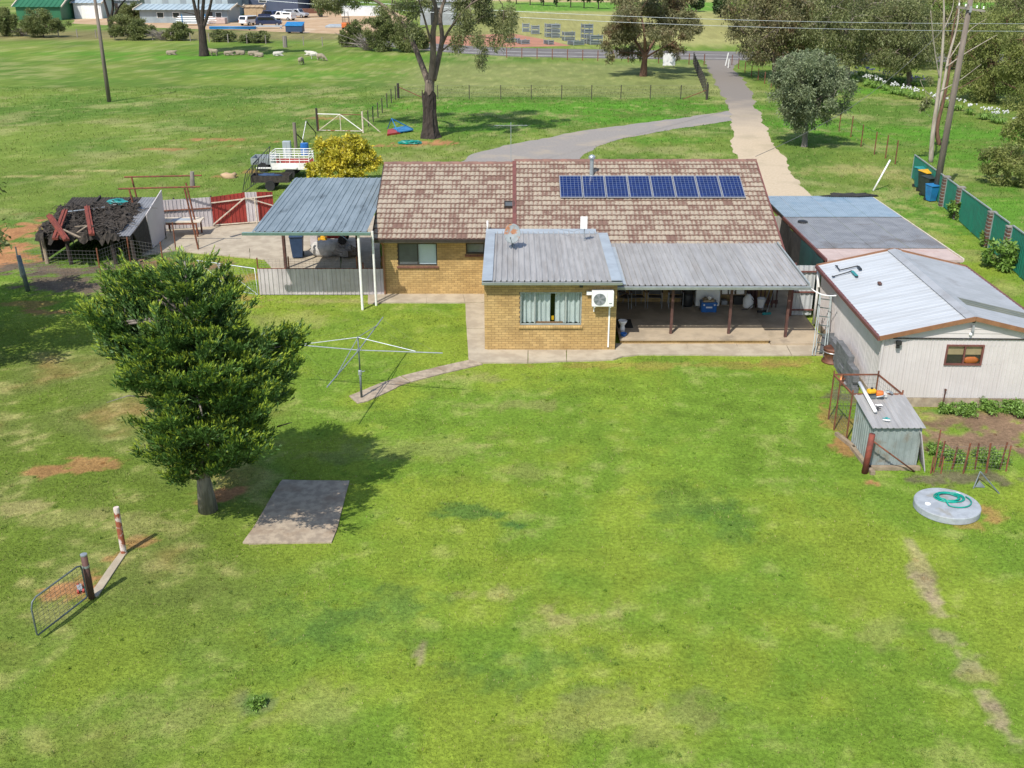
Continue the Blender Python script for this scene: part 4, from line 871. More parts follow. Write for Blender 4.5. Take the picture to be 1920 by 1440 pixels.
MB().beam((x1r+.03, yA, 2.40), (x1r+.03, yD, 2.40), .05, .12).build('edge_beam', 'cream_paint', rcr)
MB().beam((x0r, yA-.03, 2.38), (x1r, yA-.03, 2.38), .05, .10).build('edge_beam', 'pink_sheet', rcr); MB().beam((x0r, yD, 2.38), (x1r, yD, 2.38), .05, .10).build('edge_beam', 'dark_trim', rcr)
for x in (x0r+.05, x1r-.05):
    for y in (36.95, 40.2, 43.6, 47.1): MB().bx(x-.04, x+.04, y-.04, y+.04, 0, 2.4).build('post', 'brown_steel', rc)
def cloth(name, mat, p0, p1, z0, z1, parent, seed, wav=.06, nx=14, nz_=7, label=None, sag=0):
    rng = random.Random(seed); p0, p1 = Vector(p0), Vector(p1); d = (p1-p0); nn = Vector((-d.y, d.x, 0)).normalized(); mb = MB(); vs = []
    ph = [rng.uniform(0, 6) for _ in range(4)]
    for j in range(nz_+1):
        for i in range(nx+1):
            t, s_ = i/nx, j/nz_; w = wav*(math.sin(t*9+ph[0]+s_*2)+.6*math.sin(t*17+ph[1]-s_*3))*(1-.75*s_)
            q_ = p0.lerp(p1, t)+nn*w; vs.append((q_.x, q_.y, z0+(z1-z0)*s_-sag*math.sin(t*math.pi*3)**2*(1 if j == nz_ else 0)+(rng.uniform(0, .06) if j == 0 else 0)))
    mb.add(vs, [(j*(nx+1)+i, j*(nx+1)+i+1, (j+1)*(nx+1)+i+1, (j+1)*(nx+1)+i) for j in range(nz_) for i in range(nx)])
    return mb.build(name, mat, parent, smooth=True, label=label)
cloth('shade_cloth', 'mesh_fabric', (x0r-.10, 40.0, 0), (x0r-.10, 36.9, 0), .25, 2.36, rc, 4, label='dark green shade cloth hanging on the left side')
cloth('shade_cloth', 'black_fabric', (x0r-.10, 43.3, 0), (x0r-.10, 40.1, 0), .9, 2.34, rc, 5, wav=.10, label='bunched black shade cloth on the left side')
cloth('shade_cloth', 'pale_fabric', (x0r-.06, 47.0, 0), (x0r-.06, 42.2, 0), 1.1, 2.36, rc, 6, wav=.08, sag=.2, label='pale torn sheet hanging on the left side')
MB().blob((15.6, 47.2, 2.52), (1.25, .22, .10), random.Random(8), 14, 6, .35).build('bundled_cloth', 'black_fabric', rc, smooth=True)
NOGRASS.append([(11.5, 36.5), (16.7, 36.5), (16.8, 47.3), (11.5, 47.3)])
one(MB().lathe((12.15, 42.3, 2.475), [(.02, .06), (.12, .06), (.2, .035), (.21, 0), (.2, -.008)], 18), 'black_lid', 'black_plastic', 'round black lid lying on the grey part of the carport roof', 'lid', smooth=False)
# white pole leaning behind the carport
p = G(1637, 358, .0); q_ = V(1669, 300, p.y+.6); one(MB().tube([(p.x, p.y, .0), q_], .05, 10), 'leaning_pole', 'white_paint', 'long white pole leaning beyond the carport roof', 'pole', smooth=True)
# gate of galvanised sheet between verandah and garage
sg = thing('sheet_gate', 'galvanised corrugated gate with dark rails between verandah and garage', 'gate', (10.9, 37.1, 0))
gsheets((10.62, 37.12, .15), UX, ZU, .75, 1.95, 'white_sheet', sg, cov=.38, sine=True, pitch_=.19, rib=.03)
for z in (.35, 1.05, 1.85): MB().bx(10.6, 11.4, 37.03, 37.08, z, z+.05).build('rail', 'red_trim', sg)
MB().bx(10.52, 10.6, 37.04, 37.12, .1, 2.2).build('post', 'red_trim', sg)
# dark slatted screen at the verandah end
sc_ = thing('slatted_screen', 'dark brown slatted screen closing the right end of the verandah', 'screen', (9.6, 38.0, .12))
for k in range(9): MB().bx(8.98+k*.155, 9.03+k*.155, 38.02, 38.06, .14, 2.1).build('slat', 'brown_steel', sc_)
for z in (.28, 2.0): MB().bx(8.92, 10.32, 38.07, 38.11, z, z+.14).build('rail', 'brown_steel', sc_)

# ------------------------------------------------------------------ small corrugated shed in front of the garage
co_ = thing('pump_shed', 'small grey-green corrugated shed with skillion roof, beside the round lid', 'shed', (10.3, 25.6, 0))
a0, a1, b0, b1 = 9.66, 10.95, 24.85, 26.4
MB().bx(a0+.02, a1-.02, b0+.02, b1-.02, 0, 1.18).build('frame', 'dark_trim', co_)
gsheets((a0, b0, .04), UX, ZU, a1-a0, 1.17, 'coop_sheet', co_, name='wall_sheet', pitch_=.16, rib=.025, ribw=.06)
gsheets((a0, b1, .04), (0, -1, 0), ZU, b1-b0, 1.37, 'coop_sheet', co_, name='wall_sheet', pitch_=.16, rib=.025, ribw=.06, l2=1.17)
gsheets((a1, b0, .04), (0, 1, 0), ZU, b1-b0, 1.17, 'coop_sheet', co_, name='wall_sheet', pitch_=.16, rib=.025, ribw=.06, l2=1.37)
gsheets((a1, b1, .04), (-1, 0, 0), ZU, a1-a0, 1.37, 'coop_sheet', co_, name='wall_sheet', pitch_=.16, rib=.025, ribw=.06)
gsheets((a0-.08, b0-.1, 1.22), UX, (0, 1.75, .22), a1-a0+.14, 1.78, 'zinc', co_, name='roof_sheet', pitch_=.16, rib=.018, ribw=.06)
MB().box((9.6, 25.2, .05), (.12, 1.6, .1), .05).build('sleeper', 'timber', co_); MB().bx(9.62, 11.0, 24.66, 24.8, 0, .1).build('sleeper', 'timber', co_); MB().box((9.5, 26.4, .05), (.11, 1.0, .1), .25).build('sleeper', 'timber', co_)
NOGRASS.append([(9.6, 24.7), (11.1, 24.7), (11.1, 26.5), (9.5, 26.6)])
one(gsheet(MB(), (11.08, 24.55, .0), (.12, .75, .03), (-.22, .05, 1), .78, 1.15, pitch_=.19, rib=.03), 'loose_sheet', 'fence_white', 'weathered corrugated sheet leaning on the right side of the small shed', 'sheet')
# wire run behind it
wr = thing('wire_pen', 'rusty pipe pen with netting behind the small shed', 'pen', (10.2, 27.2, 0))
c4 = [V(1590, 712, 27.9), V(1672, 708, 27.9), V(1693, 738, 26.5), V(1610, 742, 26.5)]
zt = 1.45
pc = [Vector((9.45, 27.95, zt)), Vector((10.75, 27.95, zt)), Vector((10.95, 26.5, zt)), Vector((9.55, 26.5, zt))]
for i in range(4): MB().beam(pc[i], pc[(i+1) % 4], .04).build('rail', 'rust', wr)
for q_ in pc+[Vector((9.4, 27.2, zt))]: MB().beam((q_.x, q_.y, 0), (q_.x, q_.y, zt+.12), .035).build('post', 'rust', wr)
mb = MB()
for i, j in ((3, 0), (0, 1), (1, 2)):
    d = pc[j]-pc[i]; n = int(d.length/.12)
    for k in range(n): q_ = pc[i]+d*(k/n); mb.tube([(q_.x, q_.y, .02), q_], .0035, 3, False)
    for k in range(12): mb.tube([(pc[i].x, pc[i].y, .08+k*.12), (pc[j].x, pc[j].y, .08+k*.12)], .0035, 3, False)
mb.build('netting', 'steel_wire', wr)

# ------------------------------------------------------------------ burnt animal shelter on the left
sh = thing('animal_shelter', 'tumbledown blackened shelter heaped with branches at the left edge of the yard', 'shelter', (-19, 46.5, 0))
SX0, SX1, SY0, SY1, SZ0, SZ1 = -21.0, -16.9, 44.6, 48.9, 1.28, 2.0
sr = MB().beam((SX0, SY0, SZ0-.08), (SX1, SY0, SZ0-.08), .1, .1).build('roof', 'black_debris', sh)
gsheets((SX0, SY0-.1, SZ0), UX, (0, SY1-SY0, SZ1-SZ0), SX1-SX0, 4.5, ['black_debris', 'black_debris', 'black_debris', 'black_debris', 'grey_corr'], sr, name='roof_sheet', sine=True, pitch_=.14, rib=.03)
for k in range(2): MB().beam((SX0+1.3+k*1.5, SY0+.2, SZ0+.1), (SX0+1.3+k*1.5, SY1, SZ1+.1), .08).build('rafter', 'black_debris', sr)
for x, y in ((SX0+.1, SY0+.1), (SX0+1.2, SY0), (SX1-.9, SY0), (SX1-.05, SY0+.1), (SX0+.1, SY1), (SX1-.05, SY1), (-19, SY1)):
    MB().tube([(x+.1, y-.1, 0), (x, y, (SZ0 if y < 46 else SZ1))], [.10, .08], 8).build('post', 'bark_dark' if y > 46 or x > -20 else 'timber', sh)
MB().bx(SX0, SX1, SY1+.02, SY1+.06, 0, 1.95).build('back_wall', 'black_debris', sh)
MB().prism([(SX0-.05, SY0+.1, .1), (SX0-.05, SY1, .1), (SX0-.05, SY1, 2.05), (SX0-.05, SY0+.1, 1.3)], (.05, 0, 0)).build('side_panel', 'black_debris', sh)
MB().prism([(SX1+.06, 46.9, .1), (SX1+.06, SY1+.1, .1), (SX1+.06, SY1+.2, 2.35), (SX1+.06, 46.6, 1.75)], (.04, 0, 0)).build('side_panel', 'wall_sheet', sh)
MB().prism([(SX1+.05, SY0+.9, .35), (SX1+.05, 46.85, .15), (SX1+.05, 46.55, 1.7), (SX1+.05, SY0+.1, 1.36)], (.04, 0, 0)).build('side_panel', 'black_debris', sh)  # no wall here: black panel stands in for the dark interior
rng = random.Random(12)
sticks = []
br_ = thing('branch_heap', 'dark heap of dead branches on the shelter roof', 'branches', (-19, 46.3, 1.55))
for k in range(420):
    x, y = rng.uniform(SX0+.2, SX1-.5), rng.uniform(SY0-.1, SY1-1.2); z = SZ0+(y-SY0)*.17+rng.uniform(.03, .28); a = rng.uniform(0, 6.3); l = rng.uniform(.3, 1.0)
    pts = [Vector((x+math.cos(a)*l*t+rng.uniform(-.06, .06), y+math.sin(a)*l*t*.6+rng.uniform(-.05, .05), z+rng.uniform(-.08, .16))) for t in (0, .35, .7, 1)]
    sticks.append(pts)
for pts in sticks[:60]: MB().tube(pts, [.028, .024, .018, .008], 4).build('branch', 'stick', br_)
mb = MB()
for pts in sticks[60:]: mb.tube(pts, [.022, .018, .014, .006], 4)
mb.build('brushwood', 'stick', br_, kind='stuff')
r3 = random.Random(44); nx3, ny3 = 34, 26; vs = []
for j in range(ny3+1):                                          # matted brush sagging over the front edge
    for i in range(nx3+1):
        x = SX0-.12+(SX1-SX0-.35)*i/nx3; y = SY0-.28+(SY1-SY0-.9)*j/ny3; edge = j == 0 or i in (0, nx3) or j == ny3
        z = SZ0+(y-SY0)*.168+.05+.16*math.sin(i*.45+j*.2)**2+r3.uniform(-.05, .13)-(r3.uniform(.15, .42) if j == 0 else (.08 if edge else 0)); vs.append((x+r3.uniform(-.05, .05), y+r3.uniform(-.06, .06), z))
MB().add(vs, [(j*(nx3+1)+i, j*(nx3+1)+i+1, (j+1)*(nx3+1)+i+1, (j+1)*(nx3+1)+i) for j in range(ny3) for i in range(nx3) if r3.random() > .12]).build('brush_mat', 'black_debris', br_, kind='stuff')
for (u0, v0, u1, v1) in ((122, 395, 103, 448), (92, 404, 125, 450), (163, 388, 172, 440)):
    P0, P1 = G(u0, v0, 2.05), G(u1, v1, 1.45); one(MB().beam(P0, P1, .24, .10).beam(P0+ZU*.06, P1+ZU*.06, .05, .08), 'steel_beam', 'rust_red', {122: 'rusty red steel beam leaning right, on top of a crossed pair on the shelter', 92: 'rusty red steel beam leaning left, under another, on the shelter', 163: 'single rusty red steel beam on the right of the shelter roof'}[u0], 'beam', 'red beams on the shelter')
for k, (u0, v0, u1, v1, m) in enumerate(((125, 397, 200, 388, 'zinc_flashing'), (175, 392, 225, 382, 'white_sheet'), (140, 425, 165, 423, 'timber'), (145, 436, 163, 424, 'timber'), (118, 430, 150, 445, 'timber'))):
    P0, P1 = G(u0, v0, 1.95-.3*(v0 > 410)), G(u1, v1, 1.95-.3*(v0 > 410))
    one(MB().beam(P0, P1, .09, .03), 'roof_scrap', m, ['long bluish metal strip on the back of the shelter roof', 'pale metal strip near the shelter roof corner', 'short pale stick lying level on the shelter roof', 'pale bent stick sloping up on the shelter roof', 'pale stick sloping down beside the crossed beams'][k], 'scrap')
q_ = G(221, 378, 2.05); one(MB().blob(q_, (.45, .3, .16), rng, 10, 6, .4), 'tarp_bundle', 'teal', 'crumpled blue and white bundle on the back corner of the shelter roof', 'bundle')
# wire front and posts of the pen
pf = thing('pen_fence', 'rusty wire mesh pen fence in front of the blackened shelter', 'fence', (-18, 43, 0))
P_ = [G(40, 520), G(190, 523), G(246, 500), G(308, 510), G(330, 470)]
for k, q_ in enumerate(P_): MB().tube([q_, q_+ZU*1.35], .03, 6).build('post', 'rust' if k else 'galv_dark', pf)
for a_, b_ in zip(P_, P_[1:]):
    mb = MB(); d = b_-a_; n = int(d.length/.16)
    for k in range(8): mb.tube([a_+ZU*(.1+k*.16), b_+ZU*(.1+k*.16)], .004, 3, False)
    for k in range(n): mb.tube([a_+d*(k/n)+ZU*.05, a_+d*(k/n)+ZU*1.25], .0035, 3, False)
    mb.build('mesh_panel', 'steel_wire', pf)
p = G(53, 546); one(MB().tube([p, p+Vector((-.15, .05, 1.5))], .09, 10), 'strainer_post', 'galv_dark', 'stout grey-green post by the shelter pen', 'post', smooth=True)

# ------------------------------------------------------------------ tall sheet fence with red panels
tf = thing('sheet_fence', 'tall corrugated fence of pale and red sheets along the work yard', 'fence', G(390, 428))
A, B_, D_ = G(262, 435), G(401, 426), G(516, 417)
def run(P0, P1, h0, h1, mat, **k):
    d = P1-P0; return gsheets(P0+ZU*.04, d, ZU, d.length, h0, mat, tf, l2=h1, pitch_=.19, rib=.03, **k)
run(A, B_, 1.48, 1.50, 'fence_white')
E1, E2 = B_.lerp(D_, .55), B_.lerp(D_, .74)
run(B_, E1, 1.5, 1.62, 'fence_red'); run(E1, E2, 1.62, 1.6, 'fence_white'); run(E2, D_, 1.6, 1.55, 'fence_red')
for P0, P1, za, zb in ((A, B_, 1.0, 1.0), (B_, D_, 1.25, 1.42), (B_, D_, .12, .12)):
    MB().beam(P0+ZU*za+Vector((0, -.06, 0)), P1+ZU*zb+Vector((0, -.06, 0)), .05).build('rail', 'rust' if P0 is A else 'cream_paint', tf)
MB().beam(B_+ZU*.15+Vector((0, -.1, 0)), E1+ZU*1.4+Vector((0, -.1, 0)), .05).build('brace', 'cream_paint', tf); MB().beam(D_+ZU*.9+Vector((0, -.1, 0)), E1+ZU*1.4+Vector((.1, -.1, 0)), .05).build('brace', 'cream_paint', tf)
MB().beam(E1+ZU*.1+Vector((.5, -.1, 0)), E1+ZU*1.4+Vector((.5, -.1, 0)), .05).build('brace', 'cream_paint', tf)
for q_ in (A, A.lerp(B_, .5), B_): MB().beam(q_+Vector((0, .06, 0)), q_+Vector((0, .06, 1.6)), .07).build('post', 'dark_trim', tf)
# rusty pipe frame standing over the yard
pf2 = thing('pipe_gantry', 'rusty pipe frame with two long rails standing over the work yard', 'frame', G(330, 440))
for (u_, v_, t_) in ((272, 432, 2.75), (268, 452, 2.55), (372, 467, 2.9), (372, 440, 2.6)):
    q_ = G(u_, v_, .05); MB().tube([q_, Vector((q_.x-.3, q_.y, t_))], .045, 8).build('post', 'rust', pf2)
for (u0, v0, u1, v1, y) in ((233, 332, 378, 329, 50.0), (222, 354, 375, 350, 46.8)):
    MB().tube([V(u0, v0, y), V(u1, v1, y)], .04, 8).build('rail', 'rust', pf2)
MB().tube([V(360, 322, 47.2), V(361, 352, 47.2)], [.09, .12], 8).build('wrapped_cap', 'dead_twig', pf2)
# work table
q_ = G(345, 440, .05); tb = thing('work_table', 'low weathered table on the concrete yard before the sheet fence', 'table', q_)
MB().box((q_.x, q_.y, .78), (1.95, .95, .05), .06).build('table_top', 'cream_paint', tb)
for sx_ in (-1, 1):
    for sy_ in (-1, 1): MB().bx(q_.x+sx_*.78-.035, q_.x+sx_*.78+.035, q_.y+sy_*.38-.035, q_.y+sy_*.38+.035, .05, .755).build('leg', 'rust', tb)
MB().box((q_.x, q_.y-.44, .70), (1.6, .04, .08), .06).build('apron', 'rust', tb); MB().box((q_.x+.05, q_.y, .812), (1.0, .45, .012), .06).build('metal_sheet', 'zinc_flashing', tb)
# ------------------------------------------------------------------ solar array
pm = bpy.data.materials.new('solar_cells'); pm.use_nodes = True; MATS['cells'] = pm
N, L = pm.node_tree.nodes, pm.node_tree.links; b = N['Principled BSDF']; b.inputs['Roughness'].default_value = .12; b.inputs['Specular IOR Level'].default_value = .3
tc = N.new('ShaderNodeTexCoord'); bk_ = N.new('ShaderNodeTexBrick'); bk_.offset = 0; bk_.squash = 1
for k, v in (('Scale', 1), ('Mortar Size', .006), ('Brick Width', .158), ('Row Height', .158), ('Mortar Smooth', .1), ('Bias', 0)): bk_.inputs[k].default_value = v
bk_.inputs['Color1'].default_value = (.006, .016, .075, 1); bk_.inputs['Color2'].default_value = (.009, .023, .105, 1); bk_.inputs['Mortar'].default_value = (.15, .19, .27, 1)
L.new(tc.outputs['Object'], bk_.inputs['Vector']); L.new(bk_.outputs['Color'], b.inputs['Base Color'])
zt_ = lambda y: RR[0]-SP*(RR[1]-y)
lab = ['leftmost solar panel of the roof array', 'second solar panel from the left of the roof array', 'third solar panel from the left of the roof array', 'fourth solar panel from the left of the roof array', 'fourth solar panel from the right of the roof array', 'third solar panel from the right of the roof array', 'second solar panel from the right of the roof array', 'rightmost solar panel of the roof array']
def roof_pt(u_, v_):
    lo, hi = 38.6, 44.7
    for _ in range(40):
        m_ = (lo+hi)/2
        if V(u_, v_, m_).z > zt_(m_)+.1: lo = m_
        else: hi = m_
    return V(u_, v_, lo)
pa, pb, pcn = roof_pt(1050, 372), roof_pt(1399, 372), roof_pt(1046, 331)
sw = (pb.x-pa.x)/8; slen = (pcn-Vector((pa.x, pa.y, pa.z))).length
slen = math.hypot(pcn.y-pa.y, pcn.z-pa.z)
for k in range(8):
    t = thing('solar_panel', lab[k], 'solar panel', (pa.x+sw*(k+.5), pa.y, zt_(pa.y)+.11), 0, 'solar panels on the tiled roof')
    t.rotation_euler = (pitch, 0, 0)
    fr_ = MB(); w_ = sw-.025
    for a_, b_, c_, d_ in ((-w_/2, w_/2, 0, .045), (-w_/2, w_/2, slen-.045, slen), (-w_/2, -w_/2+.035, .045, slen-.045), (w_/2-.035, w_/2, .045, slen-.045)): fr_.bx(a_, b_, c_, d_, 0, .04)
    fr_.build('frame', 'solar_frame', t, local=True)
    o = MB().bx(-w_/2+.02, w_/2-.02, .02, slen-.02, .012, .034).build('cell_sheet', 'cells', t, local=True)
    for yy in (.35, slen-.35): MB().bx(-sw/2, sw/2, yy-.02, yy+.02, -.07, -.002).build('rail', 'solar_frame', t, local=True)
# ------------------------------------------------------------------ roof fittings
q_ = roof_pt(1109, 326); one(MB().tube([q_-ZU*.1, q_+ZU*.62], .085, 12).lathe(q_+ZU*.62, [(.085, 0), (.14, .02), (.15, .1), (.10, .16), (.05, .18)], 12), 'flue', 'galv', 'grey metal flue with cowl near the ridge, above the solar panels', 'flue', smooth=False)
zl_ = lambda y: RL[0]-SP*(RL[1]-y)
lo = V(955, 388, 41.55); q_ = Vector((lo.x, 41.6, zl_(41.6)+.06))
sk = thing('skylight', 'small framed skylight on the tiles beside the roof step', 'skylight', q_); sk.rotation_euler = (pitch, 0, 0)
mb = MB()
for a_, b_, c_, d_ in ((-.21, .21, -.2, -.16), (-.21, .21, .16, .2), (-.21, -.17, -.16, .16), (.17, .21, -.16, .16)): mb.bx(a_, b_, c_, d_, -.06, .1)
mb.build('frame', 'dark_trim', sk, local=True); MB().bx(-.17, .17, -.16, .16, .0, .07).build('pane', 'grey_screen', sk, local=True)
q_ = Vector((V(914, 430, 39.9).x, 39.95, zl_(39.95)+.02)); one(MB().tube([q_, q_+Vector((0, 0, .45))], .035, 10).lathe(q_-ZU*.02, [(.09, 0), (.07, .06), (.036, .09)], 12), 'vent_pipe', 'white_plastic', 'short white vent pipe on the tiles above the small window', 'pipe', smooth=True)
# dish
q_ = V(961, 470, 37.35); q_.z = 2.72; ds = thing('satellite_dish', 'rusty oval satellite dish on the flat front roof', 'satellite dish', q_)
MB().tube([q_, q_+Vector((0, .02, .25))], .022, 8).build('mast', 'galv_dark', ds); MB().tube([q_+Vector((-.08, -.12, .0)), q_+Vector((0, .02, .2))], .014, 6).tube([q_+Vector((.14, -.12, .0)), q_+Vector((0, .02, .2))], .014, 6).build('stay', 'galv_dark', ds)
dm = M('dish_paint', (.25, .28, .29), (.19, .215, .22), rough=.7, scale=5, c3=(.30, .13, .06), scale3=2.6, thr3=(.54, .60))
dn_ = Vector((-.12, -.80, .38)).normalized(); u_, w_ = basis(dn_)
mb = MB(); vs = []; rings = 7; seg = 28; dc = q_+Vector((0, 0, .52))
up_ = (ZU-dn_*ZU.dot(dn_)).normalized(); rt_ = dn_.cross(up_)
for i in range(rings+1):
    r_ = i/rings
    for j in range(seg): a_ = 2*math.pi*j/seg; vs.append(dc+rt_*(.30*r_*math.cos(a_))+up_*(.37*r_*math.sin(a_))+dn_*(.07*r_*r_))
mb.add(vs, [(i*seg+j, i*seg+(j+1) % seg, (i+1)*seg+(j+1) % seg, (i+1)*seg+j) for i in range(rings) for j in range(seg)])
o = mb.build('dish', 'dish_paint', ds, smooth=True); so = o.modifiers.new('thick', 'SOLIDIFY'); so.thickness = .012
MB().tube([dc-up_*.35, dc-up_*.25+dn_*.42], .012, 6).box(dc-up_*.24+dn_*.44, (.05, .08, .06)).build('feed_arm', 'galv_dark', ds)
# internet panel antenna
q_ = V(1095, 455, 38.3); q_.z = 2.72; an = thing('panel_antenna', 'white flat panel antenna on a thin mast above the front roof', 'antenna', q_)
MB().tube([q_-ZU*.02, q_+ZU*.85], .018, 8).build('mast', 'galv', an); MB().box(q_+Vector((-.03, -.06, .72)), (.26, .07, .46)).build('panel', 'white_plastic', an, bevel=.01); MB().tube([q_+ZU*.5+Vector((0, 0, 0)), q_+Vector((-.4, .3, .28)), q_+Vector((-.9, .8, .25))], .012, 6).build('stay', 'galv', an)
# TV antenna
q_ = Vector((V(958, 310, 44.6).x, 44.6, 4.45)); tv = thing('tv_antenna', 'thin television aerial standing on the roof ridge', 'antenna', q_)
MB().tube([q_-ZU*.1, q_+ZU*1.75], .014, 6).build('mast', 'galv', tv)
bm = q_+ZU*1.6; MB().tube([bm+Vector((-.7, .15, 0)), bm+Vector((.7, -.15, .05))], .010, 6).build('boom', 'galv_dark', tv)
for k in range(9):
    l0_ = 0; c_ = bm+Vector((-.65+k*.16, .14-k*.035, .003*k)); l_ = .45-.03*k; MB().tube([c_-Vector((.2, l_, .03)), c_+Vector((.2, l_, .03))], .005, 5).build('element', 'galv_dark', tv)
# split-system outdoor unit
ac = thing('air_conditioner', 'white outdoor air conditioner on the front brick wall', 'air conditioner', (3.08, YE, 1.72))
MB().bx(2.72, 3.46, YE-.36, YE-.08, 1.74, 2.27).build('case', 'white_plastic', ac, bevel=.015)
fc = Vector((2.98, YE-.365, 2.0))
for r_ in (.05, .09, .13, .17, .205): MB().tube([fc+Vector((r_*math.cos(a_), -.008, r_*math.sin(a_))) for a_ in [2*math.pi*k/24 for k in range(24)]], .006, 4, closed=True).build('grille_ring', 'grey_plastic', ac)
MB().lathe(fc+Vector((0, .004, 0)), [(.21, 0), (.21, .002)], 28, axis=(0, -1, 0)).build('fan_opening', 'grey_plastic', ac)
mb = MB()
for k in range(5):
    a_ = k*2*math.pi/5; mb.prism([fc+Vector((.03*math.cos(a_), -.003, .03*math.sin(a_))), fc+Vector((.2*math.cos(a_-.3), -.003, .2*math.sin(a_-.3))), fc+Vector((.2*math.cos(a_+.3), -.003, .2*math.sin(a_+.3)))], (0, .002, 0))
mb.build('fan', 'galv_dark', ac)
MB().bx(3.23, 3.235, YE-.366, YE-.362, 1.78, 2.23).build('panel_seam', 'grey_plastic', ac); MB().bx(3.30, 3.40, YE-.366, YE-.361, 1.84, 1.88).build('badge', 'grey_plastic', ac)
for x in (2.82, 3.36): MB().bx(x-.02, x+.02, YE-.34, YE-.01, 1.70, 1.735).bx(x-.02, x+.02, YE-.04, YE-.01, 1.45, 1.70).build('bracket', 'white_paint', ac)
MB().bx(2.55, 2.74, YE-.12, YE-.02, 2.08, 2.2).build('conduit_elbow', 'white_plastic', ac); MB().bx(3.33, 3.38, YE-.05, YE-.01, .15, 1.7).build('conduit', 'white_plastic', ac)
one(MB().box((2.36, YE-.10, 2.40), (.12, .08, .10)).tube([(2.36, YE, 2.42), (2.36, YE-.08, 2.42)], .02), 'wall_spotlight', 'black_plastic', 'small dark spotlight under the front room eave', 'light')
# ------------------------------------------------------------------ verandah furniture
FZ = .25
def chair(x, y, rz, label):
    c = thing('garden_chair', label, 'chair', (x, y, FZ), rz, 'dark chairs along the verandah wall')
    for s_ in (-1, 1):
        MB().tube([(s_*.27, -.26, 0), (s_*.27, -.24, .40), (s_*.27, -.20, .62), (s_*.27, .20, .60)], .014, 6).build('front_leg', 'grey_plastic', c, local=True)
        MB().tube([(s_*.25, .34, 0), (s_*.25, .20, .42), (s_*.25, .33, .95)], .014, 6).build('back_leg', 'grey_plastic', c, local=True)
        MB().bx(s_*.27-.03, s_*.27+.03, -.22, .2, .615, .64).build('armrest', 'brown_steel', c, local=True)
    MB().prism([(-.24, -.24, .41), (.24, -.24, .41), (.24, .21, .37), (-.24, .21, .37)], (0, 0, .02)).build('seat', 'chair_mesh', c, local=True)
    MB().prism([(-.23, .21, .42), (.23, .21, .42), (.23, .335, .95), (-.23, .335, .95)], (0, .02, 0)).build('backrest', 'chair_mesh', c, local=True)
for u_, r_, l_ in ((1172, .9, 'dark verandah chair half hidden behind the brick corner'), (1191, .12, 'left of the two dark chairs in the open on the verandah'), (1224, -.1, 'right of the two dark chairs in the open on the verandah'), (1262, -.05, 'dark verandah chair partly behind the first post')):
    q_ = G(u_, 567, FZ); chair(q_.x, 37.85, r_, l_)
q_ = G(1288, 573, FZ); one(MB().lathe(q_, [(.20, 0), (.22, .05), (.22, .45), (.20, .5), (.22, .52), (.22, .82), (.19, .87), (.08, .9)], 18), 'drum', 'black_plastic', 'black plastic drum left of the white chest on the verandah', 'drum', smooth=True)
fz = thing('chest_freezer', 'white chest freezer against the verandah wall behind the blue cool box', 'freezer', (G(1327, 578, FZ).x, 38.0, FZ))
fx_ = fz.location.x
MB().bx(fx_-.46, fx_+.46, 37.72, 38.32, FZ+.04, FZ+.84).build('cabinet', 'white_plastic', fz, bevel=.02); MB().bx(fx_-.47, fx_+.47, 37.70, 38.33, FZ+.85, FZ+.93).build('lid', 'white_plastic', fz, bevel=.02)
for dx in (-.32, .32): MB().bx(fx_+dx-.06, fx_+dx+.06, 37.69, 37.70, FZ+.78, FZ+.81).build('hinge_cover', 'grey_plastic', fz)
MB().bx(fx_-.42, fx_+.42, 37.8, 38.28, FZ, FZ+.04).build('plinth', 'black_plastic', fz)
q_ = G(1329, 586, FZ); ck = thing('cool_box', 'bright blue cool box with junk on its lid, before the freezer', 'cool box', q_)
x, y = q_.x, q_.y+.2
MB().bx(x-.29, x+.29, y-.19, y+.19, FZ, FZ+.30).build('body', 'blue_bright', ck, bevel=.02); MB().bx(x-.31, x+.31, y-.21, y+.21, FZ+.305, FZ+.39).build('lid', 'blue_bright', ck, bevel=.02)
MB().bx(x-.12, x+.12, y-.196, y-.19, FZ+.17, FZ+.23).build('badge', 'white_plastic', ck)
for dx in (-.2, .2): MB().bx(x+dx-.03, x+dx+.03, y-.215, y-.205, FZ+.27, FZ+.33).build('latch', 'white_plastic', ck)
jk = thing('junk_tray', 'shallow carton of odds and ends on the blue cool box', 'carton', (x, y, FZ+.39))
MB().bx(x-.22, x+.2, y-.13, y+.14, FZ+.392, FZ+.46).build('carton', 'tan_paint', jk); MB().blob((x+.02, y, FZ+.51), (.08, .08, .09), random.Random(2)).build('jar', 'white_plastic', jk); MB().blob((x-.12, y, FZ+.5), (.09, .08, .06), random.Random(3)).build('rag', 'timber', jk)
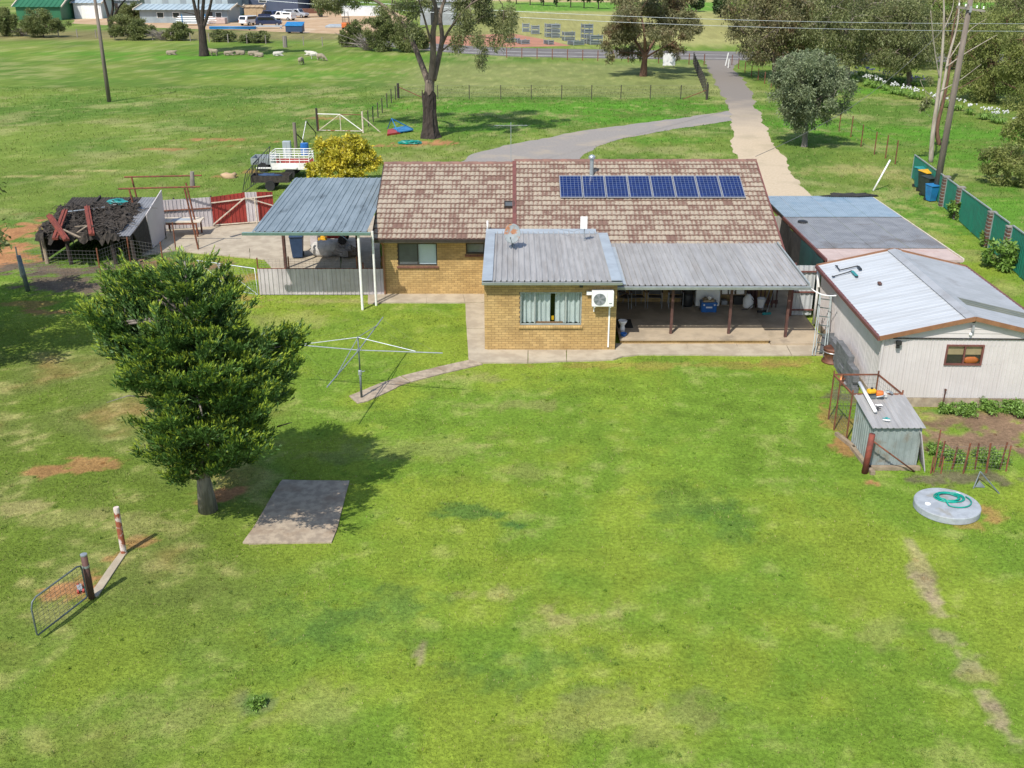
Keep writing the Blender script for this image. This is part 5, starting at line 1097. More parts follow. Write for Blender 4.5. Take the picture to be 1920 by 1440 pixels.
# shelves of boxes
q_ = G(1372, 573, FZ); sv_ = thing('shelf_unit', 'timber shelf unit of boxes right of the white freezer', 'shelf', (q_.x, 38.1, FZ)); x = q_.x
for z in (.02, .45, .9): MB().bx(x-.5, x+.5, 37.85, 38.3, FZ+z, FZ+z+.03).build('shelf', 'timber', sv_)
for dx in (-.49, .49): MB().bx(x+dx-.02, x+dx+.02, 37.86, 38.29, FZ, FZ+1.1).build('upright', 'timber', sv_)
for k, (dx, z, w_, h_, m) in enumerate(((-.32, .48, .22, .25, 'white_plastic'), (-.05, .48, .2, .24, 'white_plastic'), (.28, .48, .3, .34, 'white_plastic'), (-.3, .05, .22, .16, 'grey_plastic'), (.25, .05, .38, .34, 'black_plastic'), (-.3, .93, .1, .2, 'fire_iron'), (-.12, .93, .09, .18, 'white_plastic'), (.2, .93, .12, .2, 'timber'))):
    one(MB().bx(x+dx-w_/2, x+dx+w_/2, 37.88, 38.2, FZ+z+.001, FZ+z+h_), 'storage_box', m, ['white box at the left end of the middle shelf', 'white box in the middle of the shelf unit', 'large white box right on the middle shelf', 'small grey box on the bottom shelf', 'black crate on the bottom shelf', 'rusty tin on the top shelf', 'white tin on the top shelf', 'wooden box on the top shelf'][k], 'box', bevel=.008)
q_ = G(1400, 573, FZ); sp = thing('garden_sprayer', 'white knapsack sprayer with black hose right of the shelves', 'sprayer', (q_.x, 37.75, FZ))
MB().lathe((q_.x, 37.75, FZ), [(.18, 0), (.2, .05), (.2, .35), (.13, .45), (.08, .48), (.08, .52)], 14).build('tank', 'white_plastic', sp, smooth=True); MB().tube([(q_.x+.1, 37.6, FZ+.4), (q_.x+.2, 37.5, FZ+.25), (q_.x-.05, 37.45, FZ+.02), (q_.x-.3, 37.4, FZ+.01)], .014, 6).build('hose', 'black_plastic', sp)
q_ = G(1423, 571, FZ); bk2 = thing('bucket', 'white bucket standing by the brooms on the verandah', 'bucket', (q_.x, 37.75, FZ))
MB().lathe((q_.x, 37.75, FZ), [(.12, 0), (.16, .34), (.17, .35), (.15, .345), (.115, .03)], 16).build('pail', 'white_plastic', bk2, smooth=False); MB().tube([(q_.x+.16*math.cos(a_), 37.75, FZ+.34+.1*math.sin(a_)) for a_ in [math.pi*k/8 for k in range(9)]], .005, 5).build('handle', 'galv', bk2)
for k, (u0, v0, u1, m, l_) in enumerate(((1437, 590, 1449, 'teal', 'broom with teal head leaning near the slatted screen'), (1428, 586, 1443, 'black_plastic', 'dark broom leaning left of the teal broom'))):
    q_ = G(u0, v0, FZ); bt = thing('broom', l_, 'broom', q_); top = Vector((G(u1, 560, FZ).x, 38.0, 1.75))
    MB().tube([q_+ZU*.06, top], .014, 6).build('handle', 'galv', bt); MB().box(q_+ZU*.045, (.34, .06, .085), .2).build('head', m, bt)
MB_ = MB().bx(3.86, 4.42, 35.35, 36.3, FZ+.002, FZ+.012); one(MB_, 'door_mat', 'black_fabric', 'black mat on the verandah floor by the brick corner', 'mat')
q_ = Vector((3.98, 35.0, FZ)); pt = thing('toilet_pot', 'white pedestal pot on the verandah beside the brick corner', 'pot', q_)
MB().lathe(q_, [(.10, 0), (.09, .15), (.07, .22), (.15, .36), (.17, .42), (.15, .42), (.1, .3)], 16).build('bowl', 'white_plastic', pt, smooth=True)
q_ = Vector((3.98, 34.55, FZ)); one(MB().lathe(q_, [(.09, 0), (.12, .1), (.10, .1), (.08, .02)], 14), 'blue_dish', 'blue_bright', 'small blue dish at the verandah edge by the brick corner', 'dish')
# ------------------------------------------------------------------ clothes hoist
q_ = G(678, 745, .03); cl = thing('clothes_hoist', 'galvanised rotary clothes hoist with four arms on the lawn', 'clothes line', q_)
hz_, tz_ = 1.58, 2.02
MB().tube([q_, q_+ZU*.85], .035, 10).build('pole', 'galv_dark', cl, smooth=True); MB().tube([q_+ZU*.8, q_+ZU*tz_], .024, 10).build('mast', 'galv_dark', cl, smooth=True)
MB().lathe(q_+ZU*.74, [(.04, 0), (.06, .02), (.06, .16), (.04, .18)], 10).tube([q_+ZU*.85, q_+ZU*.85+Vector((.16, -.05, .06))], .012, 6).build('winder', 'galv', cl)
MB().lathe(q_+ZU*(hz_-.04), [(.05, 0), (.05, .08)], 10).build('hub', 'galv', cl)
tips = []
for u_, v_, dz in ((518, 643, .05), (830, 662, .05), (718, 595, .05), (613, 726, .05)):
    t_ = G(u_, v_, hz_+.12); d_ = t_-(q_+ZU*hz_); tips.append(t_)
    MB().tube([q_+ZU*hz_, t_], .018, 8).build('arm', 'galv', cl); m_ = (q_+ZU*hz_)+d_*.68
    MB().tube([q_+ZU*(tz_-.02), m_+ZU*.03], .013, 6).build('strut', 'galv', cl)
order = [0, 2, 1, 3]
mb = MB()
for r_ in (.95, .75):
    for a_, b_ in zip(order, order[1:]+order[:1]):
        P0, P1 = (q_+ZU*hz_).lerp(tips[a_], r_), (q_+ZU*hz_).lerp(tips[b_], r_); mb.tube([P0, P0.lerp(P1, .5)-ZU*.08, P1], .0018, 3, False)
mb.build('line_wire', 'steel_wire', cl)
# ------------------------------------------------------------------ gate and posts in the near left corner
p1 = G(232, 1036, .03); one(MB().tube([p1, p1+ZU*1.18], .068, 12).tube([p1+ZU*1.17, p1+ZU*1.2], .062, 12), 'gate_post', 'rust_white', 'rusty white-flecked pipe post standing alone by the conifer', 'post', smooth=False)
p2 = G(172, 1121, .03); gp = thing('gate_post', 'dark brown pipe post carrying the open mesh gate', 'post', p2)
MB().tube([p2, p2+ZU*1.08], .07, 12).build('pipe', 'brown_steel', gp, smooth=True); MB().lathe(p2+ZU*1.07, [(.072, 0), (.074, .03), (.05, .035)], 12).build('cap', 'galv', gp); MB().lathe(p2+ZU*.78, [(.078, 0), (.078, .05)], 12).build('hinge_band', 'galv', gp)
g2 = G(72, 1202); gt = thing('mesh_gate', 'galvanised pipe gate with wire mesh, open on the grass at lower left', 'gate', (p2+g2)/2)
d_ = (g2-p2); d_.z = 0; L_ = d_.length; d_.normalize(); H_ = .93
def gpnt(a_, z_): return p2+d_*a_+Vector((0, 0, z_))
prof = [gpnt(.12, .12), gpnt(.12, H_-.12), gpnt(.15, H_-.04), gpnt(.24, H_), gpnt(L_-.16, H_), gpnt(L_-.05, H_-.05), gpnt(L_, H_-.18), gpnt(L_, .14), gpnt(L_-.02, .1), gpnt(.14, .1)]
MB().tube(prof, .019, 8, closed=True).build('frame', 'galv_dark', gt, smooth=True)
mb = MB()
for k in range(1, 9): mb.tube([gpnt(.12, .1+k*.09), gpnt(L_, .1+k*.09)], .0045, 3, False)
for k in range(1, 12): mb.tube([gpnt(L_*k/12, .1), gpnt(L_*k/12, H_)], .0045, 3, False)
mb.build('mesh', 'steel_wire', gt)
q_ = G(150, 1106); sk8 = thing('toy_cart', 'small toy with red wheels lying behind the open gate', 'toy', q_)
MB().box(q_+ZU*.06, (.10, .26, .03), .5).build('deck', 'grey_plastic', sk8)
for dx, dy in ((-.08, .10), (.05, .14), (.02, -.14), (.12, -.10)): MB().lathe(q_+Vector((dx-.02, dy, .045)), [(.045, 0), (.045, .04)], 10, axis=(1, .3, 0)).build('wheel', 'red_paint', sk8)
# ------------------------------------------------------------------ round tank lid with hose
q_ = G(1774, 955); tk = thing('tank_lid', 'round grey concrete tank lid set in the lawn', 'tank lid', q_)
MB().lathe(q_, [(.77, 0), (.79, .02), (.79, .17), (.775, .19), (.4, .205), (.0001, .21)], 48).build('lid', 'tank', tk, smooth=False)
for dx, dy in ((-.52, -.08), (.42, .42)): MB().lathe(q_+Vector((dx, dy, .19)), [(.07, .0), (.07, .025)], 14).build('plug', 'white_plastic', tk)
rng = random.Random(3); pts = []
for k in range(90):
    a_ = k*.33; r_ = .34-.0012*k+.03*math.sin(k*.21); pts.append(q_+Vector((.10+r_*1.05*math.cos(a_)+.05*math.sin(k*.05), .20+r_*.78*math.sin(a_), .225+.0016*k*(.3+.7*(k % 7)/7)*.4)))
for k in range(14): t = k/13; pts.append(q_+Vector((.1+.34*math.cos(a_+t*2.6)*(1+t*.55), .1+.36*math.sin(a_+t*2.6)*(1+t*.35)-.12*t, .235)))
one(MB().tube(pts, .017, 6), 'garden_hose', 'hose', 'coiled green garden hose lying on the round tank lid', 'hose', smooth=True)
NOGRASS.append([(q_.x+.8*math.cos(k*.4), q_.y+.8*math.sin(k*.4)) for k in range(16)])
# ------------------------------------------------------------------ around the small shed
q_ = G(1621, 887); one(MB().tube([q_, q_+Vector((.06, .02, 1.15))], [.085, .08], 10), 'corner_post', 'rust_red', 'stout red-painted post at the front corner of the small shed', 'post', smooth=True)
e_ = G(1715, 886); one(MB().tube([q_+Vector((.1, .0, .95)), e_+ZU*.02], .022, 8), 'brace_pipe', 'rust', 'rusty pipe brace sloping to the ground from the red post', 'pipe', smooth=True)
def on_coop(u_, v_):
    zz = 1.35
    for _ in range(8): P0 = G(u_, v_, zz); zz = 1.245+(P0.y-b0+.1)*.126
    return P0
A_, B_ = on_coop(1611, 722), on_coop(1641, 776); one(MB().tube([A_+ZU*.07, B_+ZU*.07], .05, 12), 'white_pipe', 'white_plastic', 'white plastic pipe lying along the left edge of the small shed roof', 'pipe', smooth=True)
q_ = on_coop(1634, 733); q_.y = min(q_.y, 26.45); q_ = Vector((q_.x-.05, 26.35, 1.43)); fp = thing('pump', 'yellow motor with metal base on the back of the small shed roof', 'pump', q_)
MB().box(q_+Vector((-.06, 0, .18)), (.24, .18, .13), .2).build('fuel_tank', 'yellow_plastic', fp, bevel=.05); MB().box(q_+Vector((.16, -.05, .13)), (.2, .17, .15), -.3).build('cover', 'orange_paint', fp, bevel=.04); MB().box(q_+Vector((.03, 0, .03)), (.42, .24, .06)).build('base', 'galv_dark', fp); MB().lathe(q_+Vector((-.06, 0, .24)), [(.035, 0), (.035, .04), (.02, .05)], 8).build('cap', 'black_plastic', fp)
MB().tube([q_+Vector((.05, -.14, .06)), q_+Vector((.2, -.2, .12)), q_+Vector((.28, -.1, .1))], .02, 6).build('pipe', 'galv', fp)
for k, (u_, v_, s_, m, nm, l_) in enumerate(((1655, 744, (.18, .2, .10), 'pale_fabric', 'sack', 'pale folded sack on the small shed roof'), (1648, 762, (.14, .05, .04), 'white_plastic', 'fitting', 'white plumbing fitting in the middle of the small shed roof'), (1662, 790, (.06, .05, .03), 'white_plastic', 'fitting', 'tiny white fitting near the front edge of the small shed roof'), (1645, 768, (.22, .06, .03), 'black_plastic', 'bracket', 'black bracket beside the white pipe on the small shed roof'), (1662, 787, (.06, .06, .05), 'teal', 'fitting', 'teal fitting at the front of the small shed roof'), (1668, 738, (.22, .06, .05), 'galv', 'fitting', 'metal fitting at the back right of the small shed roof'))):
    q_ = on_coop(u_, v_); mb = MB(); mb.box(q_+ZU*(s_[2]/2+.02), s_, .4*k); mb.tube([q_+ZU*.04+Vector((-.1, .02, 0)), q_+ZU*.05+Vector((.08, -.05, 0))], .018, 6); one(mb, nm, m, l_, 'fitting' if nm != 'sack' else 'sack', bevel=.008)
rf_ = thing('picket_row', 'row of rusty star pickets with netting right of the small shed', 'fence', G(1820, 885))
ps = []
for u_, vb_, vt_ in ((1754, 886, 803), (1765, 876, 828), (1749, 888, 858), (1789, 880, 838), (1810, 888, 832), (1832, 880, 832), (1853, 887, 832), (1878, 880, 830), (1890, 884, 836), (1768, 888, 860)):
    q_ = G(u_-4, vb_); h_ = max(.5, min(1.25, V(u_, vt_, q_.y).z)); ps.append(q_); MB().beam(q_, q_+Vector((rng.uniform(-.02, .1), .03, h_)), .035).build('picket', 'rust', rf_)
P0, P1 = G(1752, 886), G(1892, 883); mb = MB()
for k in range(8): mb.tube([P0+ZU*(.06+k*.1), P1+ZU*(.06+k*.1)], .003, 3, False)
for k in range(24): mb.tube([P0.lerp(P1, k/24)+ZU*.02, P0.lerp(P1, k/24)+ZU*.8], .003, 3, False)
mb.build('netting', 'steel_wire', rf_)
q_ = G(1832, 912); af = thing('a_frame', 'grey pipe trestle lying on the grass by the pickets', 'trestle', q_)
T_ = V(1838, 884, q_.y+.2); MB().tube([G(1825, 916), T_], .018, 6).build('leg', 'galv_dark', af); MB().tube([G(1874, 926), T_], .018, 6).build('leg', 'galv_dark', af); MB().prism([G(1828, 914)+ZU*.01, G(1846, 915)+ZU*.01, V(1836, 903, q_.y)], (.01, .01, .02)).build('gusset', 'galv_dark', af)
# ------------------------------------------------------------------ fire pit, blocks, ladder and trolley by the garage wall
q_ = G(1560, 678); fpt = thing('fire_drum', 'rusty fire drum with lid by the verandah path', 'fire pit', q_)
MB().lathe(q_, [(.36, 0), (.36, .05), (.26, .08), (.30, .30), (.33, .46)], 22).build('drum', 'fire_iron', fpt, smooth=True); MB().lathe(q_+ZU*.46, [(.34, 0), (.34, .03), (.22, .08), (.0001, .10)], 22).build('lid', 'fire_iron', fpt, smooth=True); MB().tube([q_+Vector((.35*math.cos(a_), .35*math.sin(a_), .4)) for a_ in [2*math.pi*k/20 for k in range(20)]], .012, 5, closed=True).build('rim', 'galv', fpt)
one(MB().prism([G(1535, 668, .0)+ZU*.1, G(1560, 660)+ZU*.1, G(1566, 655)+ZU*.62, G(1538, 655)+ZU*.55], (.02, .06, .0)), 'steel_plate', 'grey_screen', 'dark steel plate leaning behind the fire drum', 'plate')
bs = thing('block_stack', 'stack of grey concrete blocks along the garage side wall', 'blocks', (10.95, 31.3, 0))
cx0 = [Vector((10.82, 29.9, 0)), Vector((10.98, 33.0, 0))]
bme = MB().bx(-.095, .095, -.19, .19, 0, .185); bm_me = bme.mesh('block', 'block')
for k in range(8):
    for j in range(5 if k > 1 else 4):
        if (k, j) in ((7, 4), (6, 4)): continue
        o = bpy.data.objects.new('block', bm_me); C.objects.link(o); o.parent = bs
        P0 = cx0[0].lerp(cx0[1], (k+.5)/8)+Vector((rng.uniform(-.02, .02), (.19 if j % 2 else 0)*.5, j*.19)); o.location = PM[bs.name] @ P0; o.rotation_euler = (0, 0, -.03+rng.uniform(-.03, .03))
ld = thing('ladder', 'aluminium folding ladder leaning on the garage side wall', 'ladder', (10.9, 33.5, 0))
l0, l1 = Vector((10.65, 33.1, .02)), Vector((11.05, 34.6, 1.75)); w_ = Vector((.17, -.08, 0))
for s_ in (-1, 1):
    for o_ in (0, .1): MB().beam(l0+w_*s_-Vector((o_, 0, 0)), l1+w_*s_-Vector((o_*.3, 0, 0)), .03, .07).build('rail', 'galv_dark', ld)
for k in range(7): P0 = l0.lerp(l1, (k+.5)/7); MB().beam(P0-w_, P0+w_, .03).build('rung', 'galv_dark', ld)
q_ = G(1592, 718); tr_ = thing('trolley', 'old trolley with two orange-rusted wheels beside the block stack', 'trolley', q_)
for u_, v_ in ((1577, 722), (1610, 708)): P0 = G(u_, v_); MB().lathe(P0+ZU*.17, [(.06, -.03), (.17, -.035), (.18, 0), (.17, .035), (.06, .03)], 18, axis=(.8, -.5, .1)).build('wheel', 'copper', tr_)
MB().tube([G(1577, 722)+ZU*.17, G(1610, 708)+ZU*.17], .02, 6).tube([q_+ZU*.17, q_+Vector((.1, 1.0, .75))], .018, 6).tube([q_+Vector((.2, .05, .17)), q_+Vector((.3, 1.0, .75))], .018, 6).build('frame', 'rust', tr_); MB().box(q_+Vector((0, -.1, .06)), (.5, .25, .03), .3).build('toe_plate', 'grey_sheet', tr_)
# ------------------------------------------------------------------ scooters and a shoe on the garage roof
def on_gar(u_, v_):
    zz = 2.6
    for _ in range(10):
        P0 = G(u_, v_, zz); l_ = PM[gar.name] @ P0; zz = GE+.05+min(l_.x, GW-l_.x)*sl_g
    return P0+ZU*.02
for (pts_, gm_, l_) in (([(1568, 501), (1574, 510), (1608, 502), (1613, 508)], 'black_plastic', 'black push scooter lying on the garage roof, nearer the ridge'), ([(1562, 521), (1590, 514), (1597, 511), (1606, 521)], 'teal', 'push scooter with teal deck lying on the garage roof, nearer the eave')):
    P0 = [on_gar(*p) for p in pts_]; sc2 = thing('scooter', l_, 'scooter', P0[1])
    MB().tube([P0[0]+ZU*.03, P0[1]+ZU*.05], .02, 6).build('handlebar', 'black_plastic', sc2); MB().tube([P0[1]+ZU*.05, P0[2]+ZU*.05], .022, 6).build('stem', 'black_plastic', sc2); MB().beam(P0[2]+ZU*.04, P0[3]+ZU*.05, .10, .03).build('deck', gm_, sc2)
    for e in (P0[0], P0[3]): MB().lathe(e+ZU*.02, [(.055, 0), (.055, .03)], 10, axis=(.1, .1, 1)).build('wheel', 'black_plastic', sc2)
q_ = on_gar(1649, 534); one(MB().blob(q_+ZU*.03, (.07, .14, .06), rng, 10, 6, .1), 'shoe', 'brown_steel', 'dark shoe lying on the white garage roof', 'shoe', smooth=True)
# ------------------------------------------------------------------ wheelie bins
def bin_(u_, v_, lid, body, label, grp=None, rz=0.2, s=1.0, zb=0.0):
    q_ = G(u_, v_, zb); t = thing('wheelie_bin', label, 'bin', q_, rz, grp)
    MB().prism([(-.22*s, -.26*s, .06), (.22*s, -.26*s, .06), (.22*s, .22*s, .06), (-.22*s, .22*s, .06)], (0, 0, .001)).add([(x*s, y*s, z) for x, y, z in ((-.21, -.24, .05), (.21, -.24, .05), (.21, .20, .05), (-.21, .20, .05), (-.28, -.34, .95*s), (.28, -.34, .95*s), (.28, .30, .95*s), (-.28, .30, .95*s))], [(0, 1, 5, 4), (1, 2, 6, 5), (2, 3, 7, 6), (3, 0, 4, 7), (3, 2, 1, 0), (4, 5, 6, 7)]).build('body', body, t, local=True, bevel=.02)
    MB().prism([(-.30*s, -.38*s, .955*s), (.30*s, -.38*s, .955*s), (.30*s, .34*s, 1.0*s), (-.30*s, .34*s, 1.0*s)], (0, 0, .05)).build('lid', lid, t, local=True, bevel=.02)
    MB().tube([(-.24*s, .38*s, .93*s), (.24*s, .38*s, .93*s)], .018, 6).build('handle', body, t, local=True)
    for sx_ in (-1, 1): MB().lathe((sx_*.22*s, .26*s, .10), [(.10, -.02), (.10, .02)], 12, axis=(1, 0, 0)).build('wheel', 'black_plastic', t, local=True)
g_ = 'bins by the power pole'
bin_(1725, 352, 'teal', 'bin_teal', 'wheelie bin with teal lid, leftmost by the green fence', g_, .3, 1.15)
bin_(1733, 360, 'yellow_plastic', 'bin_green', 'wheelie bin with bright yellow lid by the green fence', g_, .3, 1.2)
bin_(1738, 368, 'bin_green', 'bin_green', 'dark wheelie bin in front of the yellow-lidded one', g_, .3, 1.1)
bin_(1744, 377, 'blue_paint', 'blue_paint', 'small bright blue bin at the foot of the power pole', g_, .3, .9)
bin_(559, 482, 'bin_navy', 'bin_navy', 'navy wheelie bin under the left carport', None, .1, 1.05, .05)
# ------------------------------------------------------------------ things under the left carport
q_ = G(612, 478, .05); one(MB().blob(q_+ZU*.3, (.75, .5, .38), random.Random(6), 14, 8, .16), 'dust_sheet', 'pale_fabric', 'heap under a pale dust sheet in the left carport', 'heap', smooth=True)
q_ = G(650, 480, .05); one(MB().blob(q_+ZU*.22, (.55, .4, .28), random.Random(7), 14, 8, .35), 'scrap_heap', 'grey_timber', 'heap of grey scrap right of the dust sheet in the carport', 'heap')
q_ = G(625, 455, .05); mw = thing('ride_on_mower', 'red ride-on mower at the back of the left carport', 'mower', q_)
MB().box(q_+Vector((.1, 0, .42)), (1.1, .6, .3)).build('bonnet', 'red_paint', mw, bevel=.06); MB().box(q_+Vector((-.6, 0, .4)), (.6, .7, .2)).build('chassis', 'black_plastic', mw); MB().box(q_+Vector((-.65, 0, .75)), (.12, .45, .4)).build('seat', 'black_plastic', mw, bevel=.03); MB().tube([q_+Vector((-.15, 0, .55)), q_+Vector((-.3, 0, .95))], .02).build('steering_column', 'black_plastic', mw)
for dx in (-.6, .5):
    for dy in (-.36, .36): MB().lathe(q_+Vector((dx, dy, .22)), [(.1, -.07), (.21, -.06), (.21, .06), (.1, .07)], 14, axis=(0, 1, 0)).build('wheel', 'tyre', mw)
q_ = G(606, 462, .05); one(MB().bx(q_.x-.2, q_.x+.2, q_.y-.15, q_.y+.15, .05, .5).bx(q_.x-.1, q_.x+.1, q_.y-.03, q_.y+.03, .5, .56), 'yellow_can', 'yellow_plastic', 'yellow fuel can before the red mower', 'can', bevel=.03)
q_ = G(592, 461, .05); one(MB().bx(q_.x-.22, q_.x+.22, q_.y-.1, q_.y+.1, .05, 1.15), 'pale_cabinet', 'fence_white', 'tall pale cabinet beside the yellow can in the carport', 'cabinet', bevel=.02)
P0, P1 = G(602, 476, .05), G(658, 482, .05); cgt = thing('propped_gate', 'bent galvanised gate propped inside the left carport', 'gate', (P0+P1)/2)
MB().tube([P0+ZU*.05, P0+ZU*1.15, P0.lerp(P1, .75)+ZU*.95, P1+ZU*.7, P1+ZU*.05], .02, 6, closed=True).build('frame', 'galv', cgt)
mb = MB()
for k in range(1, 8): mb.tube([P0.lerp(P1, k/8)+ZU*.06, P0.lerp(P1, k/8)+ZU*(1.15-.4*k/8)], .003, 3, False)
for k in range(1, 6): mb.tube([P0+ZU*(.1+k*.14), P1+ZU*(.1+k*.1)], .003, 3, False)
mb.build('mesh', 'steel_wire', cgt)
# gates lying by the conifer
P_ = [G(367, 490)+ZU*.75, G(478, 507)+ZU*.75, G(482, 552)+ZU*.03, G(445, 546)+ZU*.03]
lg = thing('farm_gate', 'galvanised pipe gate leaning between conifer and low fence', 'gate', G(460, 545))
A_, B_, C_, D2 = V(369, 492, 41.3), V(478, 508, 40.6), G(484, 553), G(433, 543)
A_.z, B_.z = 1.1, .95
MB().tube([A_, B_, C_, D2], .022, 6, closed=True).build('frame', 'galv', lg); MB().tube([D2, A_.lerp(B_, .35)], .016, 6).tube([C_, A_.lerp(B_, .35)], .016, 6).build('brace', 'galv', lg)
mb = MB()
for k in range(1, 9): mb.tube([A_.lerp(D2, k/9), B_.lerp(C_, k/9)], .003, 3, False)
for k in range(1, 13): mb.tube([A_.lerp(B_, k/13), D2.lerp(C_, k/13)], .003, 3, False)
mb.build('mesh', 'steel_wire', lg)
one(MB().tube([G(300, 530)+ZU*.1, G(332, 537)+ZU*.1], .11, 8), 'log', 'bark_pale', 'short pale log on the ground behind the conifer', 'log', smooth=True)
# ------------------------------------------------------------------ foliage
def leaves(name, mat, parent, P, D, ln, wd, rs, curl=.3):
    """many small leaf faces: P places, D directions (n x 3), ln / wd sizes (n)"""
    n = len(P); D = D/np.maximum(np.linalg.norm(D, axis=1, keepdims=True), 1e-6)
    A = rs.normal(size=(n, 3)); S = np.cross(D, A); S /= np.maximum(np.linalg.norm(S, axis=1, keepdims=True), 1e-6)
    U = np.cross(S, D); ln = ln[:, None]; wd = wd[:, None]
    v = np.stack([P, P+D*ln*.5+S*wd*.5+U*wd*curl, P+D*ln, P+D*ln*.5-S*wd*.5+U*wd*curl], 1).reshape(-1, 3)
    loc = np.array(PM[parent.name].translation); v = v+loc
    f = np.arange(n*4).reshape(-1, 4)
    me = raw_mesh(name, v, f, 4); me.materials.append(MATS[mat])
    o = bpy.data.objects.new(name, me); C.objects.link(o); o.parent = parent; PM[o.name] = PM[parent.name]
    return o
def clump_points(cl, n, rs, hollow=.45):
    """points spread through ellipsoid clumps (x, y, z, rx, ry, rz)"""
    cl = np.array(cl, dtype=float); w = (cl[:, 3]*cl[:, 4]*cl[:, 5])**.75; k = rs.choice(len(cl), n, p=w/w.sum())
    d = rs.normal(size=(n, 3)); d /= np.linalg.norm(d, axis=1, keepdims=True)
    r = (hollow+(1-hollow)*rs.rand(n))**.7*(1+.22*rs.normal(size=n))
    return cl[k, :3]+d*r[:, None]*cl[k, 3:6], d, k
def tree(name, label, base, trunk, limbs, clumps, leaf, bark, n, size, seed, droop=.5, group=None, cat='tree', wid=.35, twigs=0, outw=.5, sub=4):
    """trunk / limbs: lists of (point, radius) chains; clumps: foliage volumes"""
    rs = np.random.RandomState(seed); rng = random.Random(seed); t = thing(name, label, cat, base, 0, group)
    mb = MB()
    for ch in [trunk]+limbs:
        pts = [Vector(p) for p, r in ch]; rd = [r for p, r in ch]; P_, R_ = [], []
        for i in range(len(pts)-1):                            # Catmull-Rom, so that limbs bend
            p0, p1, p2, p3 = pts[max(i-1, 0)], pts[i], pts[i+1], pts[min(i+2, len(pts)-1)]
            for j in range(4):
                s_ = j/4; P_.append(.5*((2*p1)+(p2-p0)*s_+(2*p0-5*p1+4*p2-p3)*s_*s_+(3*p1-p0-3*p2+p3)*s_**3)); R_.append(rd[i]+(rd[i+1]-rd[i])*s_)
        P_.append(pts[-1]); R_.append(rd[-1]); mb.tube(P_, R_, 9)
    allch = [p for ch in [trunk[len(trunk)//2:]]+limbs for p, r in ch]
    if clumps and twigs:
        for c in clumps:
            cp_ = Vector(c[:3]); nb = min(allch, key=lambda q: (Vector(q)-cp_).length); nb = Vector(nb)
            m_ = nb.lerp(cp_, .5)+Vector((rng.uniform(-.2, .2), rng.uniform(-.2, .2), rng.uniform(0, .3)))*c[3]
            r0 = twigs; mb.tube([nb, m_, cp_], [r0, r0*.7, r0*.35], 5)
            for _ in range(3):
                e = cp_+Vector((rng.uniform(-1, 1)*c[3], rng.uniform(-1, 1)*c[4], rng.uniform(-.7, .9)*c[5]))*.85
                mb.tube([m_.lerp(cp_, rng.uniform(.3, 1)), cp_.lerp(e, .5)+Vector((0, 0, .1)), e], [r0*.45, r0*.3, r0*.12], 4)
    mb.build('trunk', bark, t, smooth=True)
    if clumps:
        big = []                                               # break every clump into tufts with gaps between them
        for c in clumps:
            for _ in range(sub):
                d = Vector((rng.gauss(0, 1), rng.gauss(0, 1), rng.gauss(0, 1))).normalized(); k = rng.uniform(.35, 1.0); s_ = rng.uniform(.28, .52)
                big.append((c[0]+d.x*c[3]*k, c[1]+d.y*c[4]*k, c[2]+d.z*c[5]*k, c[3]*s_, c[4]*s_, c[5]*s_))
        P, d, k = clump_points(big, n, rs, .2)
        D = rs.normal(size=(n, 3))*.7+d*outw; D[:, 2] -= droop
        ln = size*(.6+.8*rs.rand(n)); leaves('crown', leaf, t, P, D, ln, ln*wid*(.7+.6*rs.rand(n)), rs)
    return t
def blob_clumps(cx, cy, cz, rx, ry, rz, n, seed, lo=.25, hi=.45, flat=1.0):
    """foliage clumps spread over an ellipsoid crown"""
    rng = random.Random(seed); out = []
    for i in range(n):
        z = 1-2*(i+.5)/n; a = i*2.39996+rng.uniform(-.4, .4); q = math.sqrt(max(0, 1-z*z)); k = rng.uniform(.55, .85); s_ = rng.uniform(lo, hi)
        out.append((cx+rx*q*math.cos(a)*k, cy+ry*q*math.sin(a)*k, cz+rz*z*k, rx*s_, ry*s_, rz*s_*flat))
    out.append((cx, cy, cz, rx*.45, ry*.45, rz*.45)); return out
def auto_tree(name, label, base, h, rx, rz, zc, leaf, bark, n, size, seed, tr=.25, nl=5, ncl=18, lean=(0, 0), ry=None, dy=0.0, **k):
    """gum-like tree: straight trunk, ascending limbs, crown ellipsoid centred at height zc"""
    rng = random.Random(seed); b_ = Vector(base); top = b_+Vector((lean[0], lean[1], zc))
    cl = blob_clumps(top.x, top.y+dy, zc, rx, ry or rx, rz, ncl, seed, k.pop('lo', .28), k.pop('hi', .5))
    fork = b_.lerp(top, .45); trunk = [(b_-ZU*.05, tr*1.5), (b_+ZU*.25*h*.15, tr*1.05), (fork, tr*.8), (b_.lerp(top, .75), tr*.45), (top+ZU*rz*.5, tr*.15)]
    limbs = []
    for c in rng.sample(cl[:-1], min(nl, len(cl)-1)):
        e = Vector(c[:3]); f_ = b_.lerp(top, rng.uniform(.38, .72)); limbs.append([(f_, tr*.45), (f_.lerp(e, .5)+ZU*rng.uniform(-.1, .25)*rz, tr*.3), (e, tr*.1)])
    return tree(name, label, base, trunk, limbs, cl, leaf, bark, n, size, seed, twigs=k.pop('twigs', tr*.16), **k)
